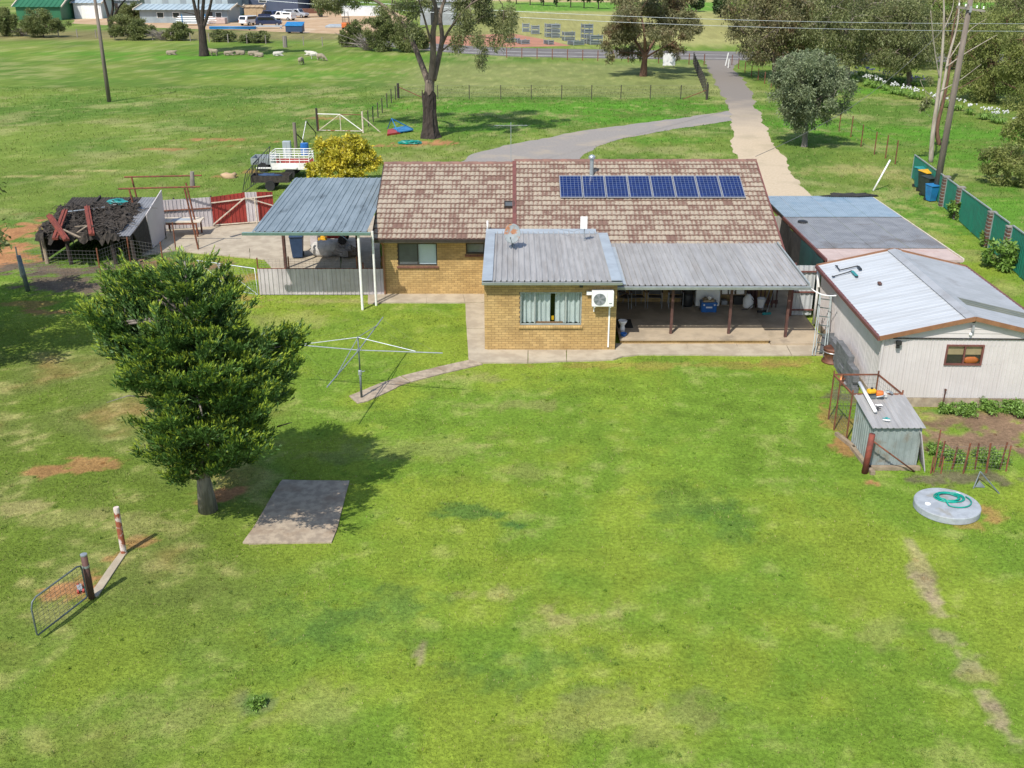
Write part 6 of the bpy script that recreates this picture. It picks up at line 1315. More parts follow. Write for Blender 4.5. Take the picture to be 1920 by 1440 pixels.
# --- tall eucalypt behind the house
Y1 = G(807, 258).y; VP = lambda u, v, dy=0.0: V(u, v, Y1+dy)
trunk = [(VP(807, 260), .62), (VP(807, 250), .54), (VP(806, 215), .44), (VP(805, 180), .37), (VP(806, 150), .34)]
limbs = [[(VP(805, 160), .26), (VP(792, 125, .5), .22), (VP(776, 85, 1), .19), (VP(757, 48, 1.5), .16), (VP(722, 12, 2), .12), (VP(660, -20, 2), .07)],
         [(VP(808, 155), .27), (VP(812, 105, -.3), .23), (VP(812, 60, -.6), .20), (VP(818, 20, -1), .16), (VP(800, -40, -1.5), .10), (VP(790, -95, -2), .06)],
         [(VP(812, 150), .25), (VP(823, 105, .6), .2), (VP(829, 70, 1), .17), (VP(826, 25, 1.2), .14), (VP(845, -30, 1.5), .09)],
         [(VP(828, 85, .8), .12), (VP(845, 52, .2), .09), (VP(880, 10, -.6), .06), (VP(925, -15, -1), .03)],
         [(VP(812, 92, -.4), .10), (VP(800, 50, -1), .08), (VP(790, 15, -1.4), .06), (VP(775, -30, -2), .03)],
         [(VP(829, 95, .8), .07), (VP(850, 78, .7), .05), (VP(868, 62, .6), .03)], [(VP(757, 48, 1.5), .09), (VP(735, 20, .5), .06), (VP(740, -20, 0), .03)]]
def cpx(u, v, ru, rv, dy=0.0, ry=None, VV=None):
    p = (VV or VP)(u, v, dy); s_ = p.y*math.cos(CAM_PITCH)/CAM_F+.0026; return (p.x, p.y, p.z, ru*s_, (ry or ru)*s_, rv*s_)
cl = [cpx(880, 55, 42, 40, -1), cpx(915, 30, 38, 40, 1), cpx(948, 35, 24, 50, 0), cpx(897, 92, 20, 34, -1), cpx(930, 75, 16, 26, 1), cpx(858, 25, 26, 26, 2), cpx(890, 0, 40, 30, 1), cpx(770, 42, 20, 26, -2), cpx(745, 15, 36, 20, -1), cpx(780, -10, 34, 25, 2),
      cpx(625, -2, 36, 22, 2), cpx(665, -14, 32, 22, 3), cpx(604, 8, 14, 16, 2), cpx(700, -40, 40, 30, 4), cpx(760, -60, 45, 35, -3), cpx(830, -50, 45, 35, 3), cpx(900, -45, 42, 35, 0), cpx(960, -20, 20, 26, 1), cpx(820, -95, 50, 35, 0), cpx(640, -60, 35, 25, 0), cpx(880, -90, 40, 30, 4), cpx(750, -110, 40, 30, 2), cpx(720, -60, 30, 30, -4), cpx(760, 60, 14, 20, -1)]
tree('eucalyptus_tree', 'tall forked gum tree with blackened trunk behind the house', G(807, 258), trunk, limbs, cl, 'leaf_gum', 'bark_gum', 46000, .24, 5, droop=.75, twigs=.04, wid=.22, sub=6)
rng = random.Random(15); mb = MB(); vs = []; nr_, ns_ = 16, 22; b_ = G(807, 258)
for i in range(nr_):
    t = i/(nr_-1); z = 3.3*t; r0 = .52+.26*(1-t)**5-.04*t
    for j in range(ns_):
        a_ = 2*math.pi*j/ns_; r_ = r0*(1+.10*math.sin(a_*5+1+z*.3)+.06*math.sin(a_*9-z*1.3)+rng.uniform(-.05, .05)); zz = z+(rng.uniform(-.35, .25) if i == nr_-1 else 0)
        vs.append((b_.x+r_*math.cos(a_)-.01*z, b_.y+r_*math.sin(a_), zz-.02))
mb.add(vs, [(i*ns_+j, i*ns_+(j+1) % ns_, (i+1)*ns_+(j+1) % ns_, (i+1)*ns_+j) for i in range(nr_-1) for j in range(ns_)])
one(mb, 'burnt_bark', 'bark_dark', 'blackened rough bark sleeve round the foot of the tall gum', 'bark')
# --- other far gums
B2 = G(383, 105); VQ = lambda u, v, dy=0.0: V(u, v, B2.y+dy)
tree('eucalyptus_tree', 'dark gum trunk splitting into thin limbs above the resting sheep', B2, [(VQ(383, 106), .75), (VQ(381, 85), .55), (VQ(379, 60), .48), (VQ(377, 45), .42)],
     [[(VQ(379, 62), .3), (VQ(368, 25), .24), (VQ(358, -20), .15), (VQ(345, -60), .08)], [(VQ(378, 55), .3), (VQ(380, 20), .24), (VQ(384, -30), .15), (VQ(380, -70), .08)], [(VQ(380, 55), .26), (VQ(392, 20), .2), (VQ(402, -20), .12), (VQ(420, -60), .06)], [(VQ(377, 50), .2), (VQ(372, 20), .15), (VQ(374, -30), .08)], [(VQ(368, 28), .08), (VQ(350, 24), .05), (VQ(338, 22), .02)]],
     [cpx(360, -50, 50, 30, 0, VV=VQ), cpx(410, -50, 50, 30, 3, VV=VQ), cpx(385, -80, 55, 30, -3, VV=VQ), cpx(330, -60, 35, 22, 4, VV=VQ), cpx(440, -70, 35, 22, 0, VV=VQ), cpx(380, -45, 40, 20, 6, VV=VQ)], 'leaf_gum', 'bark_dark', 26000, .5, 6, droop=.9, twigs=.05, wid=.3)
B3 = G(212, 70); VQ3 = lambda u, v, dy=0.0: V(u, v, B3.y+dy)
tree('eucalyptus_tree', 'leaning dark gum with bare limbs before the white depot shed', B3, [(VQ3(213, 71), .55), (VQ3(209, 50), .45), (VQ3(205, 35), .4)],
     [[(VQ3(206, 40), .28), (VQ3(198, 10), .2), (VQ3(188, -25), .1)], [(VQ3(206, 38), .26), (VQ3(212, 10), .2), (VQ3(205, -30), .1)], [(VQ3(208, 42), .2), (VQ3(222, 15), .14), (VQ3(240, -5), .07), (VQ3(255, -15), .03)]],
     [cpx(190, -35, 35, 22, VV=VQ3), cpx(225, -28, 35, 22, VV=VQ3), cpx(250, -22, 18, 12, VV=VQ3), cpx(200, -50, 40, 20, VV=VQ3)], 'leaf_gum', 'bark_dark', 4500, .6, 7, droop=.9, twigs=.05)
b_ = G(1206, 143); sc_m = (b_.y*math.cos(CAM_PITCH)+5)/CAM_F; VR = lambda u, v, dy=0.0: V(u, v, b_.y+dy)
cl = [cpx(*a, VV=VR) for a in ((1160, 60, 38, 26, 1), (1190, 25, 42, 30, -2), (1240, 20, 45, 30, 2), (1275, 40, 40, 24, 0), (1300, 55, 24, 20, -2), (1230, 60, 40, 24, -3), (1265, 80, 30, 18, 2), (1150, 85, 22, 18, 0), (1148, 104, 12, 14, -1), (1185, 90, 28, 16, 3), (1170, 5, 35, 22, 3), (1225, -20, 45, 24, 0), (1270, 0, 35, 24, 3), (1270, 97, 14, 14, -1), (1195, 105, 12, 10, 1), (1240, 100, 14, 10, 2), (1205, 65, 25, 24, 4))]
tree('eucalyptus_tree', 'broad brown-green gum standing alone before the road', b_, [(VR(1206, 145), .48), (VR(1208, 120), .33), (VR(1210, 98), .29)],
     [[(VR(1209, 105), .17), (VR(1190, 75, 1), .12), (VR(1165, 55, 1), .06)], [(VR(1210, 100), .2), (VR(1208, 60, -1), .14), (VR(1200, 20, -1), .07)], [(VR(1211, 102), .18), (VR(1235, 65, 1), .12), (VR(1265, 35, 1), .06)], [(VR(1211, 108), .12), (VR(1232, 95, -1), .09), (VR(1258, 82, -1), .05)], [(VR(1208, 106), .12), (VR(1190, 100, 1), .07), (VR(1165, 98, 0), .04)]],
     cl, 'leaf_gum_brown', 'bark_red', 36000, .30, 8, droop=.7, twigs=.045, wid=.3, sub=6)
b_ = G(1508, 275); auto_tree('olive_tree', 'rounded grey-green tree beside the sandy drive', b_, 6.4, 2.8, 2.85, 4.25, 'leaf_blue', 'bark_grey', 42000, .2, 9, tr=.2, nl=8, ncl=38, lean=(-.25, 0), wid=.32, droop=.6, sub=5, lo=.3, hi=.46)
# --- belt of trees on the right
belt = [(1452, 148, 1452, 40, 80, 75, 'leaf_gum_brown', 'bark_gum', 'brownish gum at the left end of the roadside tree belt', 11000, .45), (1588, 152, 1590, 35, 95, 80, 'leaf_gum', 'bark_pale', 'spreading gum with pale limbs behind the rounded tree', 15000, .40),
        (1640, 120, 1655, 25, 85, 80, 'leaf_gum_brown', 'bark_pale', 'brown-tinged gum in the middle of the tree belt', 11000, .42), (1705, 160, 1700, 65, 70, 75, 'leaf_gum', 'bark_gum', 'gum crown just left of the bare grey trunks', 11000, .38),
        (1530, 120, 1520, 30, 70, 70, 'leaf_casuarina', 'bark_gum', 'olive-green tree behind the rounded grey tree', 10000, .4), (1790, 130, 1780, 40, 75, 80, 'leaf_casuarina', 'bark_gum', 'soft green she-oak behind the bare grey trunks', 11000, .36),
        (1860, 190, 1860, 110, 72, 78, 'leaf_casuarina', 'bark_red', 'feathery she-oak right of the power pole', 13000, .32), (1945, 205, 1940, 130, 70, 85, 'leaf_casuarina', 'bark_red', 'yellow-green she-oak cut by the right edge', 13000, .30), (1900, 60, 1905, 10, 60, 40, 'leaf_bush', 'bark_gum', 'dark distant tree at the top right corner', 5000, .6), (1420, 60, 1420, 10, 50, 45, 'leaf_casuarina', 'bark_gum', 'distant tree beyond the road behind the brownish gum', 6000, .6)]
for k, (ub, vb_, uc, vc, ru, rv, lf, bk, lb_, n_, sz) in enumerate(belt):
    b_ = G(ub, vb_); c_ = V(uc, vc, b_.y); s_ = (b_.y*math.cos(CAM_PITCH)+5)/CAM_F
    auto_tree('belt_tree', lb_, b_, c_.z+rv*s_, ru*s_*1.0, rv*s_*1.04, max(c_.z-.3, rv*s_*.95), lf, bk, int(n_*2.0), sz*.72, 30+k, tr=.28, nl=9, ncl=30, lean=(c_.x-b_.x, 0), lo=.30, hi=.48, twigs=.07, group='trees of the right-hand belt', droop=.7, wid=.28, sub=6)
b_ = G(1885, 345); auto_tree('shrub', 'olive-green shrub at the right edge beyond the green fence', b_, 2.6, 1.75, 1.25, 1.3, 'leaf_casuarina', 'bark_red', 9000, .2, 51, tr=.06, nl=4, ncl=14, cat='shrub', wid=.25)
b_ = G(1925, 300); auto_tree('shrub', 'bright shrub half out of frame above the olive-green one', b_, 4, 1.7, 1.9, 2.4, 'leaf_casuarina', 'bark_red', 9000, .22, 52, tr=.08, nl=4, ncl=14, cat='shrub', wid=.25)
# bare grey gum by the power pole
b_ = G(1745, 304); VD = lambda u, v, dy=0.0: V(u, v, b_.y+dy); VE = lambda u, v, dy=0.0: V(u, v, G(1762, 272).y+dy)
tree('bare_gum', 'nearly bare pale gum with long thin stems beside the power pole', b_, [(VD(1745, 306), .16), (VD(1749, 250), .14), (VD(1757, 190), .12), (VD(1766, 110), .09), (VD(1770, 30), .06), (VD(1768, -20), .04)],
     [[(VD(1752, 225), .10), (VD(1768, 165, .5), .09), (VD(1778, 110, .8), .08), (VD(1795, 45, 1), .06), (VD(1800, -20, 1), .04)], [(VD(1762, 150), .05), (VD(1752, 90, -.5), .035), (VD(1745, 20, -1), .02)], [(VD(1775, 125, .6), .05), (VD(1810, 100, .3), .035), (VD(1870, 65, 0), .015)], [(VD(1780, 110, .7), .04), (VD(1815, 60, 1), .028), (VD(1850, 35, 1), .012)], [(VD(1764, 170, .4), .04), (VD(1800, 150, .2), .028), (VD(1840, 120, 0), .012)], [(VD(1767, 60), .04), (VD(1785, 20, .4), .025), (VD(1790, -20, .4), .01)],
      [(VD(1758, 190, .2), .035), (VD(1735, 170, -.3), .02), (VD(1725, 150, -.3), .01)]],
     [cpx(1738, 195, 10, 10, -.3, VV=VD), cpx(1745, 150, 8, 10, -.3, VV=VD), cpx(1728, 205, 7, 9, 0, VV=VD)], 'leaf_gum', 'bark_pale', 420, .2, 61, droop=1, twigs=.012)
tree('bare_gum', 'reddish bare gum stem leaning behind the pale one', G(1762, 273), [(VE(1762, 274), .17), (VE(1757, 240), .15), (VE(1770, 185), .11), (VE(1780, 130), .09), (VE(1786, 60), .06), (VE(1800, 0), .03)], [[(VE(1771, 182), .05), (VE(1800, 165), .03), (VE(1845, 140), .012)], [(VE(1780, 130), .04), (VE(1812, 80), .025), (VE(1835, 60), .01)]], [], 'leaf_gum', 'bark_red', 0, .2, 62)
# --- trees just outside the left edge, whose shade falls on the grass
for k, (x_, y_, r_) in enumerate(((-19.9, 31.6, 3.2), (-21.2, 36.4, 2.9))): auto_tree('yard_tree', ['nearer shade tree just outside the left edge', 'farther shade tree just outside the left edge'][k], (x_, y_, 0), 6, r_, 1.9, 4.6, 'leaf_bush', 'bark_gum', 12000, .22, 200+k, tr=.16, nl=5, ncl=20, wid=.4)
# --- shrubs along the far fence
for k, (u_, v_, w_, h_, lf, lb_, bk) in enumerate(((12, 68, 50, 50, 'leaf_bush', 'dark shrub cut by the left edge on the far fence', 'bark_gum'), (82, 70, 88, 50, 'leaf_bush', 'big rounded olive shrub before the green depot shed', 'bark_gum'), (248, 75, 84, 44, 'leaf_bush', 'wide low shrub left of the gum with sheep', 'bark_gum'), (252, 40, 60, 36, 'leaf_bush', 'rounded shrub rising behind the wide low one', 'bark_gum'), (338, 76, 50, 32, 'leaf_bush', 'small dark shrub touching the sheep gum trunk', 'bark_gum'),
     (662, 88, 46, 46, 'leaf_bush', 'dark shrub left of the big far shrub group', 'bark_gum'), (718, 96, 74, 76, 'leaf_bush', 'tallest bushy shrub in the far group left of the tall gum', 'bark_gum'), (764, 98, 56, 60, 'leaf_bush', 'shrub partly behind the limbs of the tall gum', 'bark_gum'), (790, 92, 34, 36, 'leaf_bush', 'low shrub just behind the trunk of the tall gum', 'bark_gum'), (480, 80, 60, 18, 'leaf_bush', 'low scrubby bush on the far fence right of the sheep gum', 'bark_gum'), (420, 78, 50, 20, 'leaf_bush', 'low rough bush right behind the sheep gum', 'bark_gum'))):
    b_ = G(u_, v_); s_ = (b_.y*math.cos(CAM_PITCH)+5)/CAM_F; rx = w_*s_/2; rz = h_*s_/2
    auto_tree('shrub', lb_, b_, rz*2, rx, rz, rz*.95, lf, bk, int(6000+rx*2200), .27, 80+k, tr=.1, nl=4, ncl=16, cat='shrub', group='shrubs along the far fence', ry=rx*.7, wid=.35, droop=.1, lo=.35, hi=.55)
for k, (u_, v_, w_, lb_) in enumerate(((40, 68, 34, 'grey dead brush between the two left shrubs'), (306, 76, 40, 'grey dead bush right of the wide low shrub'), (690, 95, 60, 'grey dead brush at the foot of the tallest far shrub'))):
    b_ = G(u_, v_); s_ = (b_.y*math.cos(CAM_PITCH)+5)/CAM_F; t = thing('dead_bush', lb_, 'bush', b_); rng = random.Random(k)
    mb = MB()
    for j in range(130):
        a_ = rng.uniform(0, 6.28); e = Vector((rng.gauss(0, .35)*w_*s_, rng.gauss(0, .2)*w_*s_, rng.uniform(.2, 1)*w_*s_*.55)); mb.tube([b_+e*.1, b_+e*.5+Vector((rng.uniform(-.3, .3), 0, .3)), b_+e], [.05, .04, .015], 4, False)
    mb.build('branches', 'dead_twig', t)
# avenue beyond the road
for k, u_ in enumerate((968, 994, 1019, 1044, 1070, 1095, 1122)):
    b_ = G(u_, 8+k*1.5); auto_tree('avenue_tree', ['first', 'second', 'third', 'fourth', 'fifth', 'sixth', 'seventh'][k]+' small tree from the left in the avenue across the field', b_, 6, 1.6, 2.4, 3.9, 'leaf_street', 'bark_dark', 1300, .6, 120+k, tr=.14, nl=3, ncl=10, group='avenue across the field', wid=.5, droop=.1)
for k, (u_, v_, w_, lb_) in enumerate(((1305, 22, 24, 'round green tree in the far field left of the darker pair'), (1351, 33, 26, 'full dark green tree in the far field near the brownish gum'), (1225, 8, 20, 'far tree showing behind the lone gum'))):
    b_ = G(u_, v_); s_ = (b_.y*math.cos(CAM_PITCH)+5)/CAM_F; auto_tree('field_tree', lb_, b_, 6, w_*s_*.5, w_*s_*.6, w_*s_*.8, 'leaf_street', 'bark_dark', 2600, .6, 140+k, tr=.2, nl=3, ncl=12, wid=.5, droop=.1, group='trees in the far field')
# --- yellow bush behind the carport
b_ = G(645, 345); VY = lambda u, v, dy=0.0: V(u, v, b_.y+dy)
cl = [cpx(*a, VV=VY) for a in ((612, 282, 22, 20, 0), (640, 275, 22, 18, .5), (668, 272, 22, 18, 0), (692, 288, 18, 18, .4), (705, 300, 14, 12, 0), (620, 305, 28, 20, -.6), (655, 300, 30, 22, -.6), (685, 310, 22, 18, -.5), (600, 312, 24, 16, 0), (640, 325, 34, 14, -.7), (665, 330, 24, 12, -.8), (645, 300, 32, 24, .8), (585, 322, 16, 12, .2), (604, 268, 12, 12, 0), (655, 262, 11, 10, 0))]
tree('yellow_bush', 'golden-leaved bush crowding the back of the left carport', b_, [(b_, .1), (b_+ZU*1.0, .09), (b_+ZU*2.0, .06)], [], cl, 'leaf_yellow', 'bark_grey', 15000, .19, 71, droop=.1, cat='bush', twigs=.02, wid=.42, sub=6)
# --- climbers on the green fence
for k, (u_, v_, w_, h_, lb_) in enumerate(((1799, 412, .55, 1.1, 'leafy shrub climbing the green fence nearest the bins'), (1871, 505, .75, 1.3, 'large leafy shrub against the green fence near the right edge'), (1848, 462, .25, .6, 'small dark shrub at the foot of a fence pier'))):
    b_ = G(u_, v_); auto_tree('fence_shrub', lb_, b_, h_, w_, h_*.5, h_*.55, 'agap_leaf', 'bark_grey', 1500, .2, 160+k, tr=.03, nl=3, ncl=9, cat='shrub', wid=.4, droop=.3)
# --- conifer on the lawn
bc = G(390, 957); cf = thing('conifer_tree', 'bushy green conifer leaning on the lawn in front of the left yard', 'tree', bc); VC = lambda u, v, dy=0.0: V(u, v, bc.y+dy)
rs = np.random.RandomState(77); rng = random.Random(77)
axis_ = [VC(390, 955), VC(382, 900, -.1), VC(370, 800, -.3), VC(360, 700, -.45), VC(352, 600, -.6), VC(348, 520, -.7), VC(346, 490, -.7)]
MB().tube(axis_, [.25, .17, .15, .12, .085, .05, .015], 12).build('trunk', 'bark_grey', cf, smooth=True)
lobes = [cpx(375+(a[0]-375)*.92, a[1]+max(0, 700-a[1])*.13, a[2], a[3]*.95, a[4]-.7, VV=VC) for a in ((345, 520, 40, 40, 0), (240, 545, 30, 34, .2), (210, 590, 48, 30, -.2), (300, 590, 75, 50, .3), (380, 590, 60, 50, -.3), (425, 575, 22, 30, .4), (260, 660, 60, 45, .5), (340, 670, 90, 60, -.5), (430, 680, 75, 50, .2), (500, 690, 62, 44, -.2), (480, 740, 80, 40, .6), (300, 740, 62, 50, -.4), (380, 760, 90, 55, -.8), (450, 790, 75, 45, -.5), (330, 820, 70, 45, .3), (400, 850, 75, 45, -.5), (350, 862, 50, 26, .2), (440, 870, 50, 34, .4), (380, 868, 60, 26, -.6), (380, 780, 80, 60, -1.7), (445, 835, 55, 36, -1.8), (325, 820, 55, 36, -1.6), (400, 700, 70, 60, -1.4), (470, 760, 60, 50, -1.4), (300, 700, 50, 50, -1.2), (420, 640, 50, 40, 1.8), (370, 740, 70, 60, 2.0), (440, 800, 60, 50, 1.9), (480, 690, 50, 44, 1.3), (190, 600, 30, 14, -.3), (340, 500, 20, 30, 0), (238, 512, 16, 28, .1), (170, 595, 16, 8, -.3), (545, 640, 16, 20, 0), (470, 850, 44, 36, 0), (320, 860, 44, 36, -.3), (395, 830, 80, 50, .9), (425, 880, 36, 20, .3), (300, 640, 60, 50, -.6), (460, 720, 60, 44, -.8), (240, 610, 50, 34, .6), (350, 560, 60, 40, .7), (340, 700, 80, 80, 1.4), (420, 760, 80, 70, 1.3), (380, 620, 60, 60, 1.1), (350, 800, 60, 60, 1.0), (525, 650, 30, 34, 0), (262, 700, 40, 30, -.3), (335, 905, 16, 12, -.2), (415, 520, 20, 26, .5), (275, 510, 22, 24, .2))]
SP_, SD, SK = [], [], []
def pad(pc_, ax_, sd_, up_, pl_, pw_, ph_, cnt):
    """one flattened plume of shoots"""
    for _ in range(cnt):
        t = rng.uniform(-.5, .55); w2 = rng.gauss(0, .55)*(1-.6*max(t, 0)); h_ = abs(rng.gauss(0, .6)) if rng.random() < .75 else -abs(rng.gauss(0, .5))
        e = pc_+ax_*(pl_*t)+sd_*(pw_*w2)+up_*(ph_*h_); g_d = (ax_*.75+up_*.35+sd_*(w2*.6)+Vector((rng.gauss(0, .2), rng.gauss(0, .2), rng.gauss(0, .2)))).normalized(); ln_ = rng.uniform(.10, .22); m_ = 9
        for j in range(m_):
            q = j/m_; SP_.append(e+g_d*(ln_*q)); SD.append(g_d*(.9+.5*q)+Vector((rng.gauss(0, .3), rng.gauss(0, .3), rng.gauss(0, .22)))); SK.append((q, (t+.5)*.55+max(h_, -.5)*.45))
lobes = [(x, y, z+(.14 if z < 2.0 else 0), rx*.82, ry*.85, rz*.84) for x, y, z, rx, ry, rz in lobes]
for (x, y, z, rx, ry, rz) in lobes:
    c_ = Vector((x, y, z)); tr_p = min(axis_, key=lambda q: abs(q.z-(z-.3))); area = (rx*ry+rx*rz+ry*rz)
    for pn in range(int(4+area*6.5)):                            # flattened pads of foliage that rise outward, dark gaps between
        d = Vector((rng.gauss(0, 1), rng.gauss(0, 1), rng.gauss(0, .8))).normalized(); k = rng.uniform(.6, 1.05)
        pc_ = c_+Vector((d.x*rx, d.y*ry, d.z*rz))*k
        o2 = pc_-tr_p; o2.z = 0; o2 = o2.normalized() if o2.length > .05 else Vector((1, 0, 0)); ax_ = (o2*.8+Vector((0, 0, rng.uniform(.25, .75)))+Vector((rng.gauss(0, .2), rng.gauss(0, .2), 0))).normalized()
        sd_ = ax_.cross(ZU).normalized(); up_ = sd_.cross(ax_); pl_ = rng.uniform(.45, .85); pw_ = rng.uniform(.17, .28); ph_ = rng.uniform(.07, .13)
        if pn % 5 == 0: pl_ *= 1.55; pw_ *= .6; k = 1.1; pc_ = c_+Vector((d.x*rx, d.y*ry, abs(d.z)*rz))*1.05
        pad(pc_, ax_, sd_, up_, pl_, pw_, ph_, 52)
for (u_, v_, dy_) in ((345, 482, 0), (322, 528, .3), (374, 532, -.3), (238, 500, .1), (212, 530, -.2), (264, 540, .3), (152, 600, -.3), (178, 584, .1), (165, 622, .2), (424, 545, .3), (562, 650, 0), (570, 700, -.3), (548, 742, .2), (200, 640, -.4), (262, 760, -.3), (520, 630, -.4), (290, 850, .2), (500, 850, -.2), (280, 560, -.8), (470, 600, .3)):
    tp_ = VC(375+(u_-375)*.94, v_+max(0, 700-v_)*.10, dy_-.7); ct = VC(372, 720, -.7); ax_ = (tp_-ct).normalized(); ax_ = (ax_+Vector((0, 0, .35))).normalized(); sd_ = ax_.cross(Vector((.1, 1, .1))).normalized(); up_ = sd_.cross(ax_)
    for k in range(3): pad(tp_-ax_*(.50+.42*k), ax_, sd_, up_, .70, .07+.07*k, .07+.05*k, 56)
SP_ = np.array([tuple(p) for p in SP_]); SD = np.array([tuple(p) for p in SD]); SK = np.array(SK); n = len(SP_)
tip = (SK[:, 0] > .25) & (SK[:, 1]+.3*rs.rand(n) > .70)  # lighter shoots gathered on plume tops and ends, painting in the sunlit look
ln = .075+.06*rs.rand(n); wd = ln*(.20+.12*rs.rand(n))
leaves('crown', 'leaf_conifer', cf, SP_[~tip], SD[~tip], ln[~tip], wd[~tip], rs); leaves('sunlit_tips', 'leaf_conifer_lit_tip', cf, SP_[tip], SD[tip], ln[tip]*.9, wd[tip]*.8, rs)
mb = MB()
for l in lobes:
    c_ = Vector(l[:3]); nb = min(axis_, key=lambda q: abs(q.z-(c_.z-.5))); mb.tube([nb, nb.lerp(c_, .6)+ZU*.05, c_], [.05, .035, .012], 6)
for (u0, v0, u1, v1, u2, v2) in ((255, 600, 235, 590, 232, 570), (240, 635, 215, 630, 192, 622), (268, 690, 235, 672, 205, 645), (280, 745, 240, 742, 200, 755), (520, 800, 540, 794, 548, 792), (250, 590, 220, 605, 180, 608)):
    mb.tube([VC(u0, v0, -.6), VC(u1, v1, -.8), VC(u2, v2, -.9)], [.022, .015, .006], 5)
mb.build('branches', 'bark_grey', cf, smooth=True)
print('conifer shoots', n)
# --- agapanthus bed
ag = []
rng = random.Random(5)
A_, B_ = G(1592, 150), G(1905, 240)
proto = {}
def agap(p, white, lab):
    key = (white, rng.randrange(3)); t = thing('agapanthus', lab, 'plant', p, rng.uniform(0, 6), 'agapanthus in the long bed')
    if key not in proto:
        r2 = random.Random(hash(key) % 1000); lm = MB()
        for j in range(34):
            a_ = r2.uniform(0, 6.28); l_ = r2.uniform(.45, .75); w_ = Vector((-math.sin(a_), math.cos(a_), 0))*.03; d0 = Vector((math.cos(a_), math.sin(a_), 0))
            p0, p1, p2 = d0*.08, d0*(l_*.5)+ZU*r2.uniform(.35, .5), d0*l_+ZU*r2.uniform(.12, .3)
            lm.add([p0-w_, p0+w_, p1+w_*1.2, p1-w_*1.2, p2], [(0, 1, 2, 3), (3, 2, 4)])
        fm, sm = MB(), MB()
        for j in range(4):
            a_ = r2.uniform(0, 6.28); r_ = r2.uniform(.05, .5); top = Vector((math.cos(a_)*r_, math.sin(a_)*r_, r2.uniform(.75, 1.0))); sm.tube([top*.1, top], .012, 4)
            fm.blob(top, .075, r2, 7, 5, .35)
        proto[key] = (lm.mesh('leaf_tuft', 'agap_leaf'), sm.mesh('stems', 'agap_leaf'), fm.mesh('flower_heads', 'petal_white' if white else 'petal_purple'))
    for nm, me_ in zip(('leaf_tuft', 'stems', 'flower_heads'), proto[key]):
        o = bpy.data.objects.new(nm, me_); C.objects.link(o); o.parent = t; o['kind'] = 'stuff'
for k in range(46):
    p = A_.lerp(B_, (k+rng.random())/46)+Vector((rng.uniform(-.5, .5), rng.uniform(-1.6, 1.6), 0)); agap(p, True, 'white-flowered agapanthus clump in the long bed below the tree belt')
for k in range(14):
    p = G(1600, 138).lerp(G(1735, 165), (k+rng.random())/14)+Vector((0, rng.uniform(-1, 1), 0)); agap(p, False, 'purple-flowered agapanthus clump behind the white ones')
# --- weeds in the bed beside the garage
for k, (u_, v_, s_, lb_) in enumerate(((485, 1322, .14, 'dark weed clump alone in the lower left of the lawn'), (1775, 772, .28, 'small weed clump at the left of the garden bed'), (1810, 776, .35, 'low leafy weed clump under the garage wall'), (1850, 770, .4, 'bright leafy weed clump below the garage window'), (1890, 772, .45, 'large weed clump in the bed by the right edge'), (1915, 778, .4, 'weed clump touching the right edge of the picture'), (1790, 862, .28, 'weeds between the first pickets'), (1855, 868, .42, 'weeds behind the last pickets'), (1758, 850, .3, 'weeds against the leaning sheet'))):
    b_ = G(u_, v_); auto_tree('weed_clump', lb_, b_, s_, s_*1.2, s_*.5, s_*.45, 'agap_leaf', 'agap_leaf', 1100, .075, 180+k, tr=.008, nl=2, ncl=9, cat='weeds', wid=.45, droop=.1)
# ------------------------------------------------------------------ poles and wires
b_ = G(1752, 376); pp = thing('power_pole', 'weathered timber power pole with crossarm by the bins', 'power pole', b_)
top = V(1822, -12, b_.y); top.x = V(1819, 0, b_.y).x
tz = top.z; tp = Vector((V(1822, 0, b_.y).x-.05, b_.y, tz))
MB().tube([b_, b_.lerp(tp, .5), tp], [.19, .16, .13], 12).build('pole', 'pole_timber', pp, smooth=True)
ca = V(1818, 16, b_.y); MB().beam(ca+Vector((-.75, -.18, .08)), ca+Vector((.75, -.18, -.12)), .09, .11).build('crossarm', 'grey_timber', pp)
for dx in (-.65, -.3, .3, .65): MB().lathe(ca+Vector((dx, -.18, .06-dx*.13)), [(.02, 0), (.05, .03), (.03, .07), (.05, .1), (.02, .14)], 8).build('insulator', 'white_plastic', pp)
MB().box(b_.lerp(tp, .93)+Vector((0, -.18, 0)), (.12, .1, .3)).build('fuse_box', 'grey_plastic', pp)
q_ = b_.lerp(tp, .96); one(MB().tube([q_.lerp(Vector((10.5, 44.7, 4.75)), k/12)-ZU*(1.0*math.sin(math.pi*k/12)) for k in range(13)], .012, 5), 'service_cable', 'steel_wire', 'service cable from the power pole to the house ridge', 'cable')
b_ = G(205, 191); VPp = V(178, 0, b_.y); d_ = (VPp-b_)/VPp.z; tp = b_+d_*10.6
pl = thing('power_pole', 'bare leaning timber pole standing in the left paddock', 'power pole', b_)
MB().tube([b_, b_.lerp(tp, .5), tp], [.19, .16, .12], 10).build('pole', 'pole_timber', pl, smooth=True); MB().beam(tp+Vector((-.1, -1, -.2)), tp+Vector((-.1, 1, -.2)), .1).build('crossarm', 'grey_timber', pl)
for k, dz in enumerate((0, -.28)):
    A_ = tp+Vector((0, .8-1.6*k, -.1-.3*k)); B_ = Vector((72, 86-1.6*k, 8.15-.55*k)); sag = 1.75
    one(MB().tube([A_.lerp(B_, j/40)-ZU*(4*sag*(j/40)*(1-j/40)) for j in range(41)], .017, 5), 'power_line', 'galv', ['upper of the two power lines crossing above the road', 'lower of the two power lines crossing above the road'][k], 'power line')
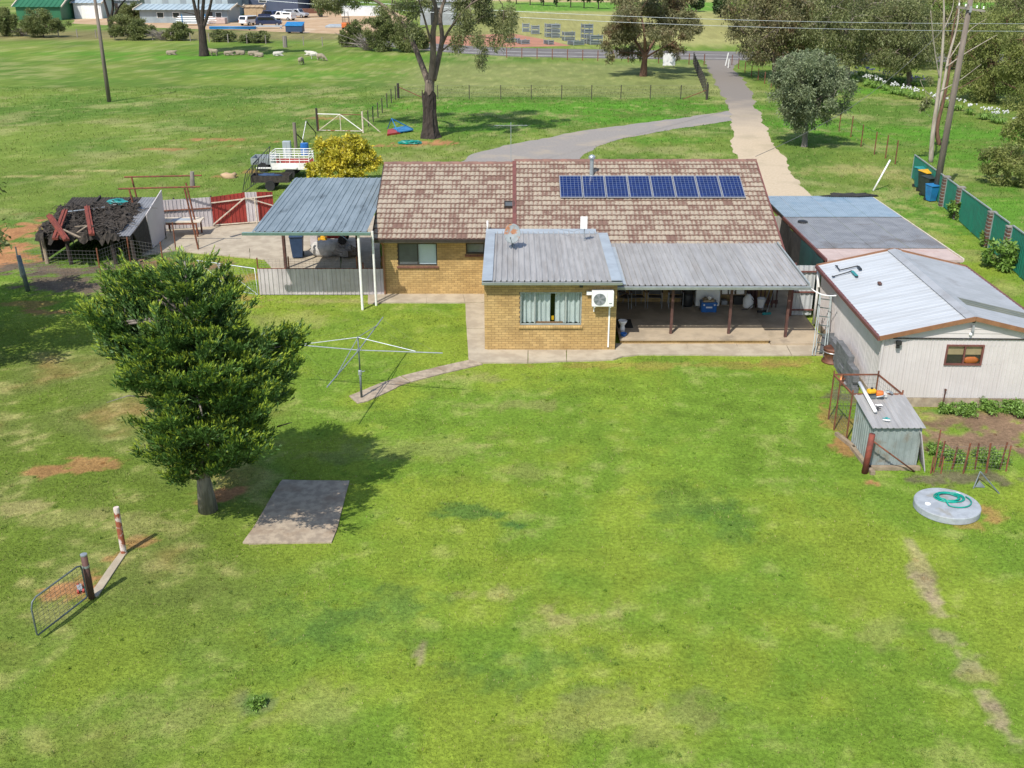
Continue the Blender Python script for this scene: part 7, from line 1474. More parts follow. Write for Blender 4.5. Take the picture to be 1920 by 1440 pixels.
# ------------------------------------------------------------------ paddock fences
def fence(label, pts, h, mat, wires=4, r=.035, strainers=(), sr=.09, loc=None):
    t = thing('wire_fence', label, 'fence', pts[0])
    for k, p in enumerate(pts):
        if k in strainers: MB().tube([p, p+ZU*(h+.12)], sr, 8).build('strainer_post', 'dark_trim', t)
        else: MB().beam(p, p+ZU*h, r*2).build('post', mat, t)
    for w in range(wires):
        z = h*(.2+.75*w/max(1, wires-1)); MB().tube([p+ZU*z for p in pts], .006, 4, False).build('wire', 'steel_wire', t)
    return t
def lerp_px(a, b, n): return [G(a[0]+(b[0]-a[0])*k/(n-1), a[1]+(b[1]-a[1])*k/(n-1)) for k in range(n)]
pf_ = [G(u_, v_) for u_, v_ in ((691, 237), (700, 229), (709, 221), (717, 212), (726, 202), (734, 193), (742, 187), (747, 184))]
fence('row of dark pickets rising from the cream gate to the corner post', pf_, 1.25, 'dark_trim', 4, .04, (7,), .12)
P_ = [G(747, 184)]+[G(u_, 186) for u_ in (821, 880, 939, 996, 1053, 1109, 1164, 1219, 1276)]+[G(1325, 187)]
f_ = fence('long wire fence across the mown paddock behind the house', P_, 1.3, 'dark_trim', 4, .035, (10,), .12)
MB().tube([P_[0]+ZU*1.05, G(797, 186)+ZU*.05], .04, 6).build('brace', 'rust', f_); MB().tube([P_[-1]+ZU*.9, G(1280, 187)+ZU*.05], .04, 6).build('brace', 'rust', f_)
fence('close-set dark pickets along the left of the drive', [G(1325-25*(k/13)**.8, 183-62*(k/13)**.85) for k in range(14)], 1.45, 'dark_trim', 5, .05)
fence('roadside wire fence beyond the lone gum', lerp_px((950, 108), (1320, 122), 14), 1.3, 'rust', 4, .05)
fence('old netting fence below the depot shrubs', lerp_px((110, 69), (640, 88), 16), 1.3, 'grey_timber', 4, .06)
fence('wire fence on the right of the drive entrance', lerp_px((1372, 122), (1470, 178), 9), 1.2, 'rust', 4, .04)
fence('short row of rusty pickets right of the rounded tree', [G(u_, v_) for u_, v_ in ((1573, 246), (1595, 257), (1614, 275), (1639, 290), (1660, 297), (1678, 308))], 1.55, 'rust', 3, .03)
q_ = G(535, 89); one(MB().tube([q_, q_+ZU*1.6], .32, 8), 'stump_post', 'grey_timber', 'thick pale stump post on the far fence above the white sheep', 'post')
# cream farm gate
A_, B_ = G(598, 247), G(681, 249); gt = thing('farm_gate', 'cream braced farm gate between dark posts in the paddock', 'gate', (A_+B_)/2)
H_ = 1.35; M_ = A_.lerp(B_, .5)
MB().tube([A_+ZU*H_, M_+ZU*H_], .035, 6).tube([A_+ZU*.1, A_+ZU*.08], .03, 6).build('top_rail', 'white_paint', gt); MB().tube([M_+ZU*H_, B_+ZU*H_], .03, 6).build('top_rail', 'rust', gt); MB().tube([A_+ZU*.12, B_+ZU*.12], .03, 6).build('bottom_rail', 'rust_white', gt)
for P0, P1, m in ((A_+ZU*.1, M_+ZU*H_, 'cream_paint'), (M_+ZU*H_, B_+ZU*.1, 'white_paint'), (M_+ZU*.1, M_+ZU*H_, 'cream_paint'), (A_+ZU*.1, A_+ZU*H_, 'rust')): MB().tube([P0, P1], .035, 6).build('brace', m, gt)
one(MB().tube([B_, B_+ZU*1.6], .07, 8).tube([B_+ZU*1.2, G(713, 248)], .045, 6), 'gate_stay', 'cream_paint', 'cream gate post with sloping stay right of the farm gate', 'post')
q_ = G(596, 246); one(MB().tube([q_, q_+ZU*1.75], .09, 8), 'gate_post', 'dark_trim', 'dark post at the left of the cream farm gate', 'post')
q2 = G(555, 277); one(MB().tube([q2, q2+ZU*1.75], .12, 8), 'strainer_post', 'pole_timber', 'brown corner post behind the silver cabinet', 'post')
mf = thing('netting_fence', 'short netting fence with braces left of the cream gate', 'fence', (q_+q2)/2); mb = MB()
for k in range(9): mb.tube([q_+ZU*(.15+k*.15), q2+ZU*(.15+k*.15)], .006, 3, False)
for k in range(14): mb.tube([q_.lerp(q2, k/14), q_.lerp(q2, k/14)+ZU*1.4], .006, 3, False)
mb.build('netting', 'steel_wire', mf); MB().tube([q2+ZU*1.1, q2.lerp(q_, .35)], .04, 6).build('brace', 'dark_trim', mf); MB().tube([q_.lerp(q2, .5)+ZU*1.3, q_.lerp(q2, .1)], .04, 6).build('brace', 'dark_trim', mf); MB().tube([q_.lerp(q2, .5)+ZU*1.3, q_.lerp(q2, .75)], .03, 6).build('brace', 'white_paint', mf)
# ------------------------------------------------------------------ machinery behind the house
q_ = G(750, 252); pw_ = thing('plough_frame', 'blue and red three-point implement lying left of the tall gum', 'implement', q_)
a_ = [G(726, 255), G(775, 247), G(760, 240), G(727, 246)]
MB().prism([a_[0], a_[0].lerp(a_[1], .5), a_[3].lerp(a_[2], .5), a_[3]], (0, 0, .14)).build('blade', 'red_paint', pw_); MB().prism([a_[0].lerp(a_[1], .45)+ZU*.1, a_[1]+ZU*.1, a_[2]+ZU*.1, a_[3].lerp(a_[2], .3)+ZU*.1], (0, 0, .07)).build('deck', 'blue_paint', pw_)
tp = q_+Vector((-.65, .6, 1.1))
for e in (a_[3]+ZU*.2, a_[0].lerp(a_[1], .4)+ZU*.2, a_[1]+ZU*.2, a_[2]+ZU*.2): MB().tube([tp, e], .04, 6).build('strut', 'blue_paint', pw_)
q_ = G(769, 270); nt_ = thing('netting_roll', 'flattened roll of green netting on the soil below the tall gum', 'netting', q_); rng = random.Random(9)
for k in range(16): MB().tube([q_+Vector((rng.uniform(-.15, .15)+(.85-.02*k)*math.cos(a), rng.uniform(-.1, .1)+.3*math.sin(a), .05+.012*k)) for a in [2*math.pi*j/14 for j in range(14)]], .02, 5, closed=True).build('loop', 'hose' if k % 3 else 'teal', nt_)
q_ = G(539, 301); mc = thing('meter_cabinet', 'tall silver metal cabinet behind the stock crate', 'cabinet', q_)
MB().bx(q_.x-.26, q_.x+.26, q_.y, q_.y+.4, 0, 1.25).build('case', 'zinc_flashing', mc, bevel=.02); MB().bx(q_.x-.005, q_.x+.005, q_.y-.006, q_.y-.001, .1, 1.2).build('door_seam', 'galv_dark', mc)
# white stock crate trailer
q_ = G(545, 335); st = thing('stock_crate', 'white railed stock crate trailer behind the work yard', 'trailer', q_)
x0, x1, y0, y1 = q_.x-1.15, q_.x+1.2, q_.y, q_.y+1.6
MB().bx(x0, x1, y0, y1, .55, .65).build('deck', 'white_paint', st); MB().bx(x0, x1, y0+.02, y0+.05, .66, .95).build('side_board', 'white_paint', st); MB().bx(x0, x1, y1-.05, y1-.02, .66, .95).build('side_board', 'fence_red', st)
for y in (y0+.03, y1-.03):
    for z in (1.1, 1.25, 1.4, 1.55): MB().tube([(x0, y, z), (x1, y, z)], .022, 6).build('rail', 'white_paint', st)
    for k in range(5): x = x0+(x1-x0)*k/4; MB().tube([(x, y, .65), (x, y, 1.56)], .022, 6).build('upright', 'white_paint', st)
for z in (1.1, 1.25, 1.4, 1.55): MB().tube([(x0, y0, z), (x0, y1, z)], .022, 6).build('rail', 'white_paint', st); MB().tube([(x1, y0, z), (x1, y1, z)], .022, 6).build('rail', 'white_paint', st)
for y in (y0-.1, y1+.1): MB().lathe((q_.x, y, .33), [(.12, -.08), (.32, -.09), (.33, 0), (.32, .09), (.12, .08)], 16, axis=(0, 1, 0)).build('wheel', 'tyre', st)
MB().bx(q_.x-.45, q_.x+.45, y0-.2, y0-.02, .62, .72).build('mudguard', 'white_paint', st); MB().beam((x0, (y0+y1)/2, .5), (x0-1.1, (y0+y1)/2, .5), .08).build('drawbar', 'white_paint', st)
for k, (u_, v_, m, lb_, w_, l_) in enumerate(((508, 357, 'black_debris', 'dark flat trailer beside the red gate panels', 1.5, 1.0), (494, 322, 'galv', 'small grey box trailer left of the white stock crate', 1.0, 1.4))):
    q_ = G(u_, v_); t = thing('box_trailer', lb_, 'trailer', q_)
    MB().bx(q_.x-w_*.75, q_.x+w_*.75, q_.y, q_.y+l_, .45, .52).build('deck', m, t)
    for a, b2, c, d in ((-w_*.75, w_*.75, 0, .04), (-w_*.75, w_*.75, l_-.04, l_), (-w_*.75, -w_*.75+.04, .04, l_-.04), (w_*.75-.04, w_*.75, .04, l_-.04)): MB().bx(q_.x+a, q_.x+b2, q_.y+c, q_.y+d, .521, .85).build('side', m, t)
    for y in (-.1, l_+.1): MB().lathe((q_.x, q_.y+y, .3), [(.1, -.07), (.29, -.08), (.3, 0), (.29, .08), (.1, .07)], 14, axis=(0, 1, 0)).build('wheel', 'tyre', t)
    MB().beam((q_.x+w_*.75, q_.y+l_/2, .42), (q_.x+w_*.75+.9, q_.y+l_/2, .42), .07).build('drawbar', m, t)
    if k == 0: MB().blob((q_.x, q_.y+.5, .72), (.7, .35, .2), random.Random(4), 10, 6, .4).build('load', 'bin_navy', t)
for k, (u0, v0, u1, v1, lb_) in enumerate(((455, 362, 478, 345, 'black wire frame leaning in front of the trailers'), (470, 350, 500, 330, 'second black wire frame behind the leaning one'))):
    A_, B_ = G(u0, v0), G(u1, v1); t = thing('wire_rack', lb_, 'frame', (A_+B_)/2); Tt = Vector((.35, .1, 1.5+.3*k))
    MB().tube([A_, A_+Tt*.75, B_+Tt, B_], .025, 6, closed=True).build('frame', 'black_plastic', t)
    for j in range(1, 6): MB().tube([A_.lerp(B_, j/6), A_.lerp(B_, j/6)+Tt*(.75+.25*j/6)], .012, 5).build('bar', 'black_plastic', t)
    MB().tube([A_+Tt*.3, B_+Tt*.9], .015, 5).build('bar', 'black_plastic', t)
q_ = G(432, 333); one(MB().blob(q_+ZU*.1, (.5, .35, .2), random.Random(2), 10, 6, .35), 'rubble', 'tan_dirt', 'small mound of pale rubble left of the black frames', 'rubble', smooth=True)
q_ = G(572, 292); one(MB().lathe(q_, [(.28, 0), (.29, .6), (.26, .85), (.0001, .86)], 14), 'blue_drum', 'blue_bright', 'blue drum against the golden bush', 'drum')
# ------------------------------------------------------------------ green fence with brick piers
gf = thing('panel_fence', 'green ribbed steel fence with striped brick piers on the right', 'fence', G(1800, 420))
A_, B_ = G(1709, 334), G(1940, 546); dF = B_-A_; LF = dF.length; dF.normalize(); nF = Vector((-dF.y, dF.x, 0))
HF = 1.62; HT = lambda d: 1.45+.42*d/LF; piers = [.33, .46, .70, .82]; stops = [0]+piers+[1.0]
for a_, b2 in zip(stops, stops[1:]):
    s_ = LF*a_+(.24 if a_ else 0); e = LF*b2-(.24 if b2 < 1 else 0); n_ = max(1, round((e-s_)/2.4))
    for k in range(n_):
        p0 = A_+dF*(s_+(e-s_)*k/n_); w_ = (e-s_)/n_-.04
        ha, hb = HT(s_+(e-s_)*k/n_), HT(s_+(e-s_)*(k+1)/n_)
        gsheet(MB(), p0+ZU*.06, dF, ZU, w_, ha-.1, l2=hb-.1, pitch_=.2, rib=.022, ribw=.08).build('panel', 'fence_green', gf)
        MB().beam(p0+ZU*(ha-.02), p0+dF*w_+ZU*(hb-.02), .06, .05).build('cap_rail', 'gutter', gf); MB().beam(p0-dF*.02, p0-dF*.02+ZU*ha, .06).build('post', 'fence_green' if k else 'gutter', gf)
M('pier_pale', (.27, .245, .215), (.21, .19, .165), rough=.9, rnd=.2)
for t in piers:
    p0 = A_+dF*(LF*t)-ZU*(1.66-HT(LF*t)-.02 if HT(LF*t) < 1.6 else 0); rzp = math.atan2(dF.y, dF.x); pr = MB().box(p0+ZU*.8, (.30, .30, 1.6), rzp).build('pier', 'mortar', gf)
    for k in range(19): MB().box(p0+ZU*(.045+k*.084), (.35, .35, .05), rzp).build('brick', 'pier_pale' if k % 2 == 0 else 'brown_brick', pr)
    MB().box(p0+ZU*1.67, (.38, .38, .06), rzp).build('cap', 'pier_pale', pr)
# ------------------------------------------------------------------ sheep
def sheep(u_, v_, rz, label, lying=False, graze=False, white=False, s=1.0):
    b_ = G(u_, v_); me = bpy.data.meshes.new('sheep'); z = .30 if lying else .62; hz = (.12 if graze else (.5 if lying else .92))
    vs = [(-.45, 0, z), (-.15, 0, z+.04), (.2, 0, z+.03), (.45, 0, z+.04), (.62, 0, (z+hz)/2+.05), (.78, 0, hz+.05), (.92, 0, hz-.06)]
    rd = [.20, .29, .30, .24, .13, .10, .06]; ed = [(i, i+1) for i in range(6)]
    for bx_, i in ((-.38, 0), (.34, 3)):
        for sy in (-1, 1):
            j = len(vs); ft = .02 if not lying else .05
            vs += [(bx_+(.0 if not lying else .15), sy*.13, z-.2), (bx_+(.03 if not lying else .35), sy*(.14 if not lying else .3), .30 if not lying else .1), (bx_+(0 if not lying else .5), sy*(.14 if not lying else .28), ft)]
            rd += [.10, .055, .04]; ed += [(i if i == 3 else 0, j), (j, j+1), (j+1, j+2)]
    for sy in (-1, 1): j = len(vs); vs.append((.72, sy*.13, hz+.09)); rd.append(.03); ed.append((5, j))
    vs.append((-.60, 0, z-.02)); rd.append(.06); ed.append((0, len(vs)-1))
    me.from_pydata([tuple(c*s for c in v) for v in vs], ed, []); me.materials.append(MATS['wool_white' if white else 'wool'])
    o = bpy.data.objects.new('sheep', me); C.objects.link(o); o.location = b_; o.rotation_euler = (0, 0, rz)
    sk_ = o.modifiers.new('skin', 'SKIN'); 
    for k, r_ in enumerate(rd): me.skin_vertices[0].data[k].radius = (r_*s, r_*s)
    me.skin_vertices[0].data[1].use_root = True
    sb = o.modifiers.new('smooth', 'SUBSURF'); sb.levels = sb.render_levels = 1
    tag(o, label, 'sheep', 'sheep in the left paddock'); return o
for a_ in ((320, 103, .1, 'sheep lying alone left of the gum trunk', True), (402, 105, 3.0, 'sheep standing close to the gum trunk'), (428, 104, .3, 'sheep lying second from the gum trunk', True), (452, 103, 3.3, 'sheep lying at the edge of the tree shade', True), (473, 104, .2, 'sheep lying in the middle of the tree shade', True), (487, 107, 2.9, 'sheep lying at the front of the tree shade', True), (520, 105, .4, 'whiter sheep lying at the right of the tree shade', True, False, True), (590, 111, .1, 'white sheep grazing farthest right', False, True, True), (602, 114, -.3, 'brownish sheep grazing beside the white one', False, True), (565, 121, 1.4, 'sheep grazing alone nearest the camera', False, True), (583, 104, 2.9, 'white sheep lying just behind the grazing pair', True, False, True)):
    try: sheep(*a_)
    except Exception as ex: print('sheep', ex); raise
# ------------------------------------------------------------------ depot across the fence
def shed(name, label, u0, u1, vb, h, depth, wall, roofm, rise=1.2, door=None, gable=False, ov=.4, wins=(), rz=0.0):
    A_, B_ = G(u0, vb), G(u1, vb); w_ = (B_-A_).length; t = thing(name, label, 'shed', A_, rz)
    MB().bx(0, w_, 0, depth, 0, h).build('wall', wall, t, local=True)
    rf = None
    if gable:
        MB().prism([(0, .01, h), (w_, .01, h), (w_/2, .01, h+rise)], (0, depth-.02, 0)).build('gable', wall, t, local=True)
        for s_ in (0, 1):
            xa, xb = (-ov, w_/2) if s_ == 0 else (w_/2, w_+ov); za, zb = (h-.1, h+rise+.05) if s_ == 0 else (h+rise+.05, h-.1)
            rf = MB().prism([(xa, -ov, za), (xb, -ov, zb), (xb, depth+ov, zb), (xa, depth+ov, za)], (0, 0, .12)).build('roof', roofm, t, local=True)
    else:
        yr = depth/2
        gs = gsheet(MB(), (-ov, -ov, h-.05), UX, (0, yr+ov, rise), w_+2*ov, math.hypot(yr+ov, rise), pitch_=1.0, rib=.08, ribw=.2); gs.build('roof', roofm, t, local=True)
        MB().prism([(-ov, yr, h+rise-.07), (w_+ov, yr, h+rise-.07), (w_+ov, depth+ov, h-.07), (-ov, depth+ov, h-.07)], (0, 0, .06)).build('roof', roofm, t, local=True)
        MB().prism([(.02, 0, h), (.02, depth, h), (.02, yr, h+rise-.12)], (w_-.04, 0, 0)).build('gable', wall, t, local=True)
        for x in (-ov-.1, w_+ov-.05): MB().beam((x+.07, -ov, h+.02), (x+.07, yr, h+rise+.05), .2, .25).build('barge', 'cream_paint', t, local=True)
    if door: MB().bx(door[0]*w_, door[1]*w_, -.06, -.01, .0, door[2]).build('door', door[3], t, local=True)
    for a_, b2, c_, d_ in wins:
        f_ = MB().bx(a_*w_-.1, b2*w_+.1, -.05, -.01, c_-.1, d_+.1).build('window', 'white_paint', t, local=True); MB().bx(a_*w_, b2*w_, -.08, -.055, c_, d_).build('pane', 'window_dark', f_, local=True)
    return t
shed('depot_shed', 'green shed with pale barge boards behind the left shrubs', 33, 116, 38, 2.6, 9, 'shed_green', 'shed_green', 1.9, ov=.5)
shed('depot_shed', 'white shed with roller doors behind the bare gum', 141, 192, 35, 3.1, 8, 'shed_white', 'shed_roof', .9, gable=False, door=(.28, .95, 2.6, 'white_paint'))
shed('depot_shed', 'grey low roof shed between white shed and grey office', 185, 262, 30, 3.2, 12, 'grey_sheet', 'zinc', .8, door=(.1, .5, 2.6, 'dark_trim'))
shed('depot_office', 'long blue-grey office with awning roof and small windows', 264, 428, 43, 2.5, 10, 'shed_grey', 'shed_roof', .8, ov=.9, wins=((.20, .27, 1.0, 1.9), (.38, .45, 1.0, 1.9), (.87, .93, .9, 1.9)), door=(.78, .83, 2.0, 'dark_trim'))
A_ = G(275, 33); t = thing('depot_hall', 'tall pale-blue hall wall rising behind the office', 'shed', A_); w_ = (G(430, 33)-A_).length
for k in range(14): MB().bx(w_*k/14, w_*(k+1)/14-.04, 0, 12, 0, 7).build('wall_panel', 'shed_roof' if k % 3 else 'shed_grey', t, local=True)
shed('depot_hall', 'dark navy hall right of the blue-grey office', 429, 560, 26, 7.5, 14, 'shed_navy', 'shed_navy', 1.0, door=(.12, .3, 4.2, 'shed_grey'), wins=((.45, .55, 2.5, 3.5),))
shed('site_booth', 'small tan booth in front of the navy hall', 459, 494, 34, 2.2, 3, 'tan_paint', 'tan_paint', .35, ov=.2, door=(.35, .65, 1.9, 'tan_paint'))
shed('open_shed', 'dark open-fronted shed behind the rusty truck', 560, 640, 20, 4.0, 9, 'dark_trim', 'shed_roof', .8)
shed('depot_container', 'long white container wall at the back of the dirt yard', 640, 716, 30, 1.9, 2.5, 'shed_white', 'shed_white', .1, ov=.05)
shed('steel_shed', 'grey farm shed with dark opening behind the tall gum', 788, 868, 47, 4.2, 10, 'grey_sheet', 'zinc', 1.0, door=(.25, .5, 3.2, 'black_plastic'))  # its door is a black panel painted in for the shaded opening
# vehicles
def vehicle(u_, v_, rz, paint, label, kind='wagon', L_=4.8, Wd=1.85):
    b_ = G(u_, v_); t = thing('parked_vehicle', label, 'car', b_, rz, 'vehicles in the depot yard'); h = 1.75 if kind != 'sedan' else 1.45
    if kind == 'ute': prof = [(-L_/2, .4), (-L_/2, 1.0), (-.25, 1.02), (-.1, h), (.95, h), (1.45, 1.08), (L_/2-.1, .95), (L_/2, .7), (L_/2, .4)]
    else: prof = [(-L_/2, .4), (-L_/2-.02, 1.0), (-L_/2+.25, h-.08), (-L_/2+.6, h), (.7, h), (1.35, 1.08), (L_/2-.1, .95), (L_/2, .7), (L_/2, .4)]
    MB().prism([(x, -Wd/2, z) for x, z in prof], (0, Wd, 0)).build('body', paint, t, local=True, bevel=.08)
    xr = -.05 if kind == 'ute' else -L_/2+.35
    for s_ in (-1, 1): MB().prism([(xr+.05, s_*(Wd/2+.006), 1.1), (1.25, s_*(Wd/2+.006), 1.1), (.65, s_*(Wd/2+.006), h-.14), (xr+.25, s_*(Wd/2+.006), h-.14)], (0, s_*.01, 0)).build('side_window', 'car_glass', t, local=True)
    MB().prism([(1.37, -.72, 1.14), (1.37, .72, 1.14), (.83 if kind != 'ute' else 1.03, .66, h-.08), (.83 if kind != 'ute' else 1.03, -.66, h-.08)], (.02, 0, .02)).build('windscreen', 'car_glass', t, local=True)
    MB().prism([((-L_/2-.03 if kind != 'ute' else -.26), -.7, 1.12), ((-L_/2-.03 if kind != 'ute' else -.26), .7, 1.12), ((-L_/2+.19 if kind != 'ute' else -.13), .66, h-.14), ((-L_/2+.19 if kind != 'ute' else -.13), -.66, h-.14)], (-.02, 0, .0)).build('rear_window', 'car_glass', t, local=True)
    if kind == 'ute': MB().bx(-L_/2+.02, -.3, -Wd/2+.08, Wd/2-.08, 1.03, h-.1).build('canopy', paint, t, local=True, bevel=.05); [MB().bx(-L_/2+.35, -.5, s_*(Wd/2-.075)-.005, s_*(Wd/2-.075)+.005, 1.2, h-.28).build('canopy_window', 'car_glass', t, local=True) for s_ in (-1, 1)]
    for x in (-L_/2+.85, L_/2-.85):
        for s_ in (-1, 1):
            w_ = MB().lathe((x, s_*(Wd/2-.1), .35), [(.2, -.12), (.34, -.11), (.35, 0), (.34, .11), (.2, .12)], 16, axis=(0, 1, 0)).build('wheel', 'tyre', t, local=True); MB().lathe((x, s_*(Wd/2+.02), .35), [(.2, -.01), (.2, .012)], 12, axis=(0, 1, 0)).build('rim', 'rim', w_, local=True)
    for s_ in (-1, 1): MB().bx(L_/2-.02, L_/2+.02, s_*.65-.15, s_*.65+.15, .72, .88).build('headlight', 'white_plastic', t, local=True); MB().bx(-L_/2-.03, -L_/2+.01, s_*.8-.07, s_*.8+.07, .75, 1.0).build('tail_light', 'red_paint', t, local=True)
vehicle(505, 49, .12, 'car_navy', 'dark blue wagon parked nearest in the depot yard'); vehicle(532, 38, 2.7, 'car_white', 'white utility with canopy behind the dark blue wagon', 'ute', 5.2); vehicle(556, 33, -.35, 'car_silver', 'silver utility with canopy right of the white one', 'ute', 5.2); vehicle(471, 47, 1.1, 'car_white', 'white car partly behind the tan booth'); vehicle(505, 36, 2.5, 'car_navy', 'dark car between booth and white utility')
b_ = G(588, 32); tkk = thing('rusty_truck', 'rusty brown tray truck right of the silver utility', 'truck', b_, .25)
MB().bx(-2.4, .8, -1, 1, .8, 1.0).build('tray', 'car_body_rust', tkk, local=True); MB().bx(.9, 2.2, -.95, .95, .6, 2.1).build('cab', 'car_body_rust', tkk, local=True, bevel=.12); MB().bx(-2.4, .7, -.9, .9, 1.01, 1.7).build('load', 'car_body_rust', tkk, local=True)
for x in (-1.6, 1.5):
    for s_ in (-1, 1): MB().lathe((x, s_*.85, .42), [(.2, -.12), (.42, -.1), (.42, .1), (.2, .12)], 14, axis=(0, 1, 0)).build('wheel', 'tyre', tkk, local=True)
b_ = G(553, 63); sk_ = thing('skip_bin', 'blue steel bin with sloping lid at the edge of the dirt yard', 'skip', b_, -.1)
MB().bx(-1.6, 1.3, 0, 1.5, .25, 1.2).build('body', 'bin_navy', sk_, local=True, bevel=.05); MB().prism([(-1.7, -.1, 1.21), (1.4, -.1, 1.21), (1.4, 1.5, 1.75), (-1.7, 1.5, 1.75)], (0, 0, .08)).build('lid', 'blue_paint', sk_, local=True); MB().prism([(1.28, 0, 1.2), (1.28, 1.48, 1.2), (1.28, 1.48, 1.74)], (.03, 0, 0)).build('end_plate', 'blue_bright', sk_, local=True)
for x in (-1.2, .9): MB().bx(x-.1, x+.1, .1, 1.4, 0, .25).build('foot', 'dark_trim', sk_, local=True)
b_ = G(436, 57); bp_ = thing('pipe_rack', 'long stack of bright blue pipes on the depot fence line', 'pipes', b_); w_ = (G(478, 57)-G(392, 57)).length
for k in range(7): MB().tube([(-w_/2, .25*(k % 4), .3+.24*(k//4)), (w_/2, .25*(k % 4), .3+.24*(k//4))], .13, 8).build('pipe', 'blue_paint', bp_, local=True, smooth=True)
for x in (-w_*.35, w_*.35): MB().bx(x-.08, x+.08, -.1, 1.0, 0, .18).build('bearer', 'timber', bp_, local=True)
b_ = G(365, 48); wp = thing('pipe_rack', 'rack of pale pipes and steel beside the blue-grey office', 'pipes', b_); rng = random.Random(4)
for k in range(16): MB().tube([(-3+rng.uniform(-1, .5), .4*(k % 4), .4+.38*(k//4)), (3+rng.uniform(-.5, 1), .4*(k % 4), .4+.38*(k//4))], .09, 6).build('pipe', 'white_paint' if k % 2 else 'zinc_flashing', wp, local=True)
for x in (-2.2, 2.2): MB().bx(x-.08, x+.08, -.2, -.05, 0, 2).build('stand', 'blue_paint', wp, local=True)
b_ = G(406, 45); one(MB().bx(b_.x-1.7, b_.x+1.7, b_.y, b_.y+2, .02, 1.1), 'covered_pallet', 'pink_sheet', 'pinkish covered pallet above the blue pipes', 'pallet', bevel=.1)
b_ = G(504, 54); one(MB().bx(b_.x-2.6, b_.x+2.4, b_.y, b_.y+.8, .3, .55).bx(b_.x-2.4, b_.x-2.2, b_.y+.1, b_.y+.7, 0, .3).bx(b_.x+2.0, b_.x+2.2, b_.y+.1, b_.y+.7, 0, .3), 'steel_stack', 'zinc_flashing', 'stack of pale steel lengths before the dark blue wagon', 'steel')
b_ = G(626, 52); one(MB().bx(b_.x-1.6, b_.x+1.5, b_.y, b_.y+4, .05, .3).bx(b_.x-1.3, b_.x+1.2, b_.y+.5, b_.y+3.5, .3, .42), 'sheet_stack', 'zinc_flashing', 'flat stack of roofing sheets left of the orange machine', 'sheets')
b_ = G(648, 56); om = thing('forklift', 'orange forklift with black mast beside the far shrub', 'forklift', b_)
MB().bx(-.7, .7, 0, 1.8, .35, 1.2).build('body', 'orange_paint', om, local=True, bevel=.1); MB().bx(-.35, -.27, 1.85, 1.95, .1, 3.0).build('mast', 'black_plastic', om, local=True); MB().bx(.27, .35, 1.85, 1.95, .1, 3.0).build('mast', 'black_plastic', om, local=True); MB().bx(-.6, .6, .4, 1.5, 2.05, 2.12).build('guard', 'black_plastic', om, local=True)
for x in (-.55, .55):
    for y in (.4, 1.4): MB().lathe((x, y, .3), [(.3, -.1), (.3, .1)], 12, axis=(1, 0, 0)).build('wheel', 'tyre', om, local=True); MB().tube([(x, y, 1.2), (x, y, 2.06)], .04, 5).build('guard_post', 'black_plastic', om, local=True)
# galvanised crates across the road
lbs = ['tall crate stack at the left end of the steel yard', 'crate stack second from the left of the steel yard', 'wide crate stack in the middle of the steel yard', 'crate stack right of the wide one', 'crate stack near the right end by the lone gum', 'tall narrow crate stack beside the lone gum', 'low crate touching the lone gum foliage', 'small single crate on the red ground, left', 'small single crate on the red ground, right', 'low crate partly behind the dangling gum leaves', 'crate at the bottom right of the steel yard']
for k, (u_, v_, n_, w_) in enumerate(((986, 60, 2, 1.7), (1004, 64, 2, 1.9), (1034, 70, 3, 2.6), (1042, 71, 3, 2.0), (1068, 77, 2, 2.4), (1103, 82, 4, 1.9), (1118, 84, 2, 2.8), (985, 83, 1, 1.9), (1033, 84, 1, 1.2), (965, 80, 1, 2.4), (1085, 85, 1, 2.6))):
    w_ *= .68; b_ = G(u_, v_); t = thing('crate_stack', lbs[k], 'crates', b_, .05*k, 'galvanised crates in the steel yard')
    for j in range(n_):
        z0 = j*.72
        for sx_ in (-1, 1):
            for yy in (0, 1.6): MB().bx(sx_*w_/2-.06, sx_*w_/2+.06, yy-.06, yy+.06, z0+.02, z0+.68).build('upright', 'galv', t, local=True)
        for z in (.08, .3, .54): MB().bx(-w_/2-.02, w_/2+.02, -.09, -.065, z0+z, z0+z+.1).build('rail', 'galv', t, local=True)
        MB().bx(-w_/2, w_/2, .0, 1.6, z0+.1, z0+.55).build('load', 'galv_dark', t, local=True)
# sign, white entrance posts
b_ = G(1254, 127); sgn = thing('white_sign', 'plain white board sign by the road fence', 'sign', b_)
MB().bx(-.75, .75, -.02, .02, .25, 1.65).build('board', 'white_plastic', sgn, local=True); [MB().bx(x-.05, x+.05, .03, .1, 0, 1.6).build('post', 'timber', sgn, local=True) for x in (-.6, .6)]
for k, (u_, v_, lb_) in enumerate(((1360, 123, 'white guide post leaning at the drive entrance'), (1365, 127, 'second white guide post at the drive entrance'))):
    b_ = G(u_, v_); one(MB().beam(b_, b_+Vector((.25 if k == 0 else .05, 0, 1.5 if k == 0 else 1.0)), .25, .08), 'guide_post', 'white_plastic', lb_, 'post')
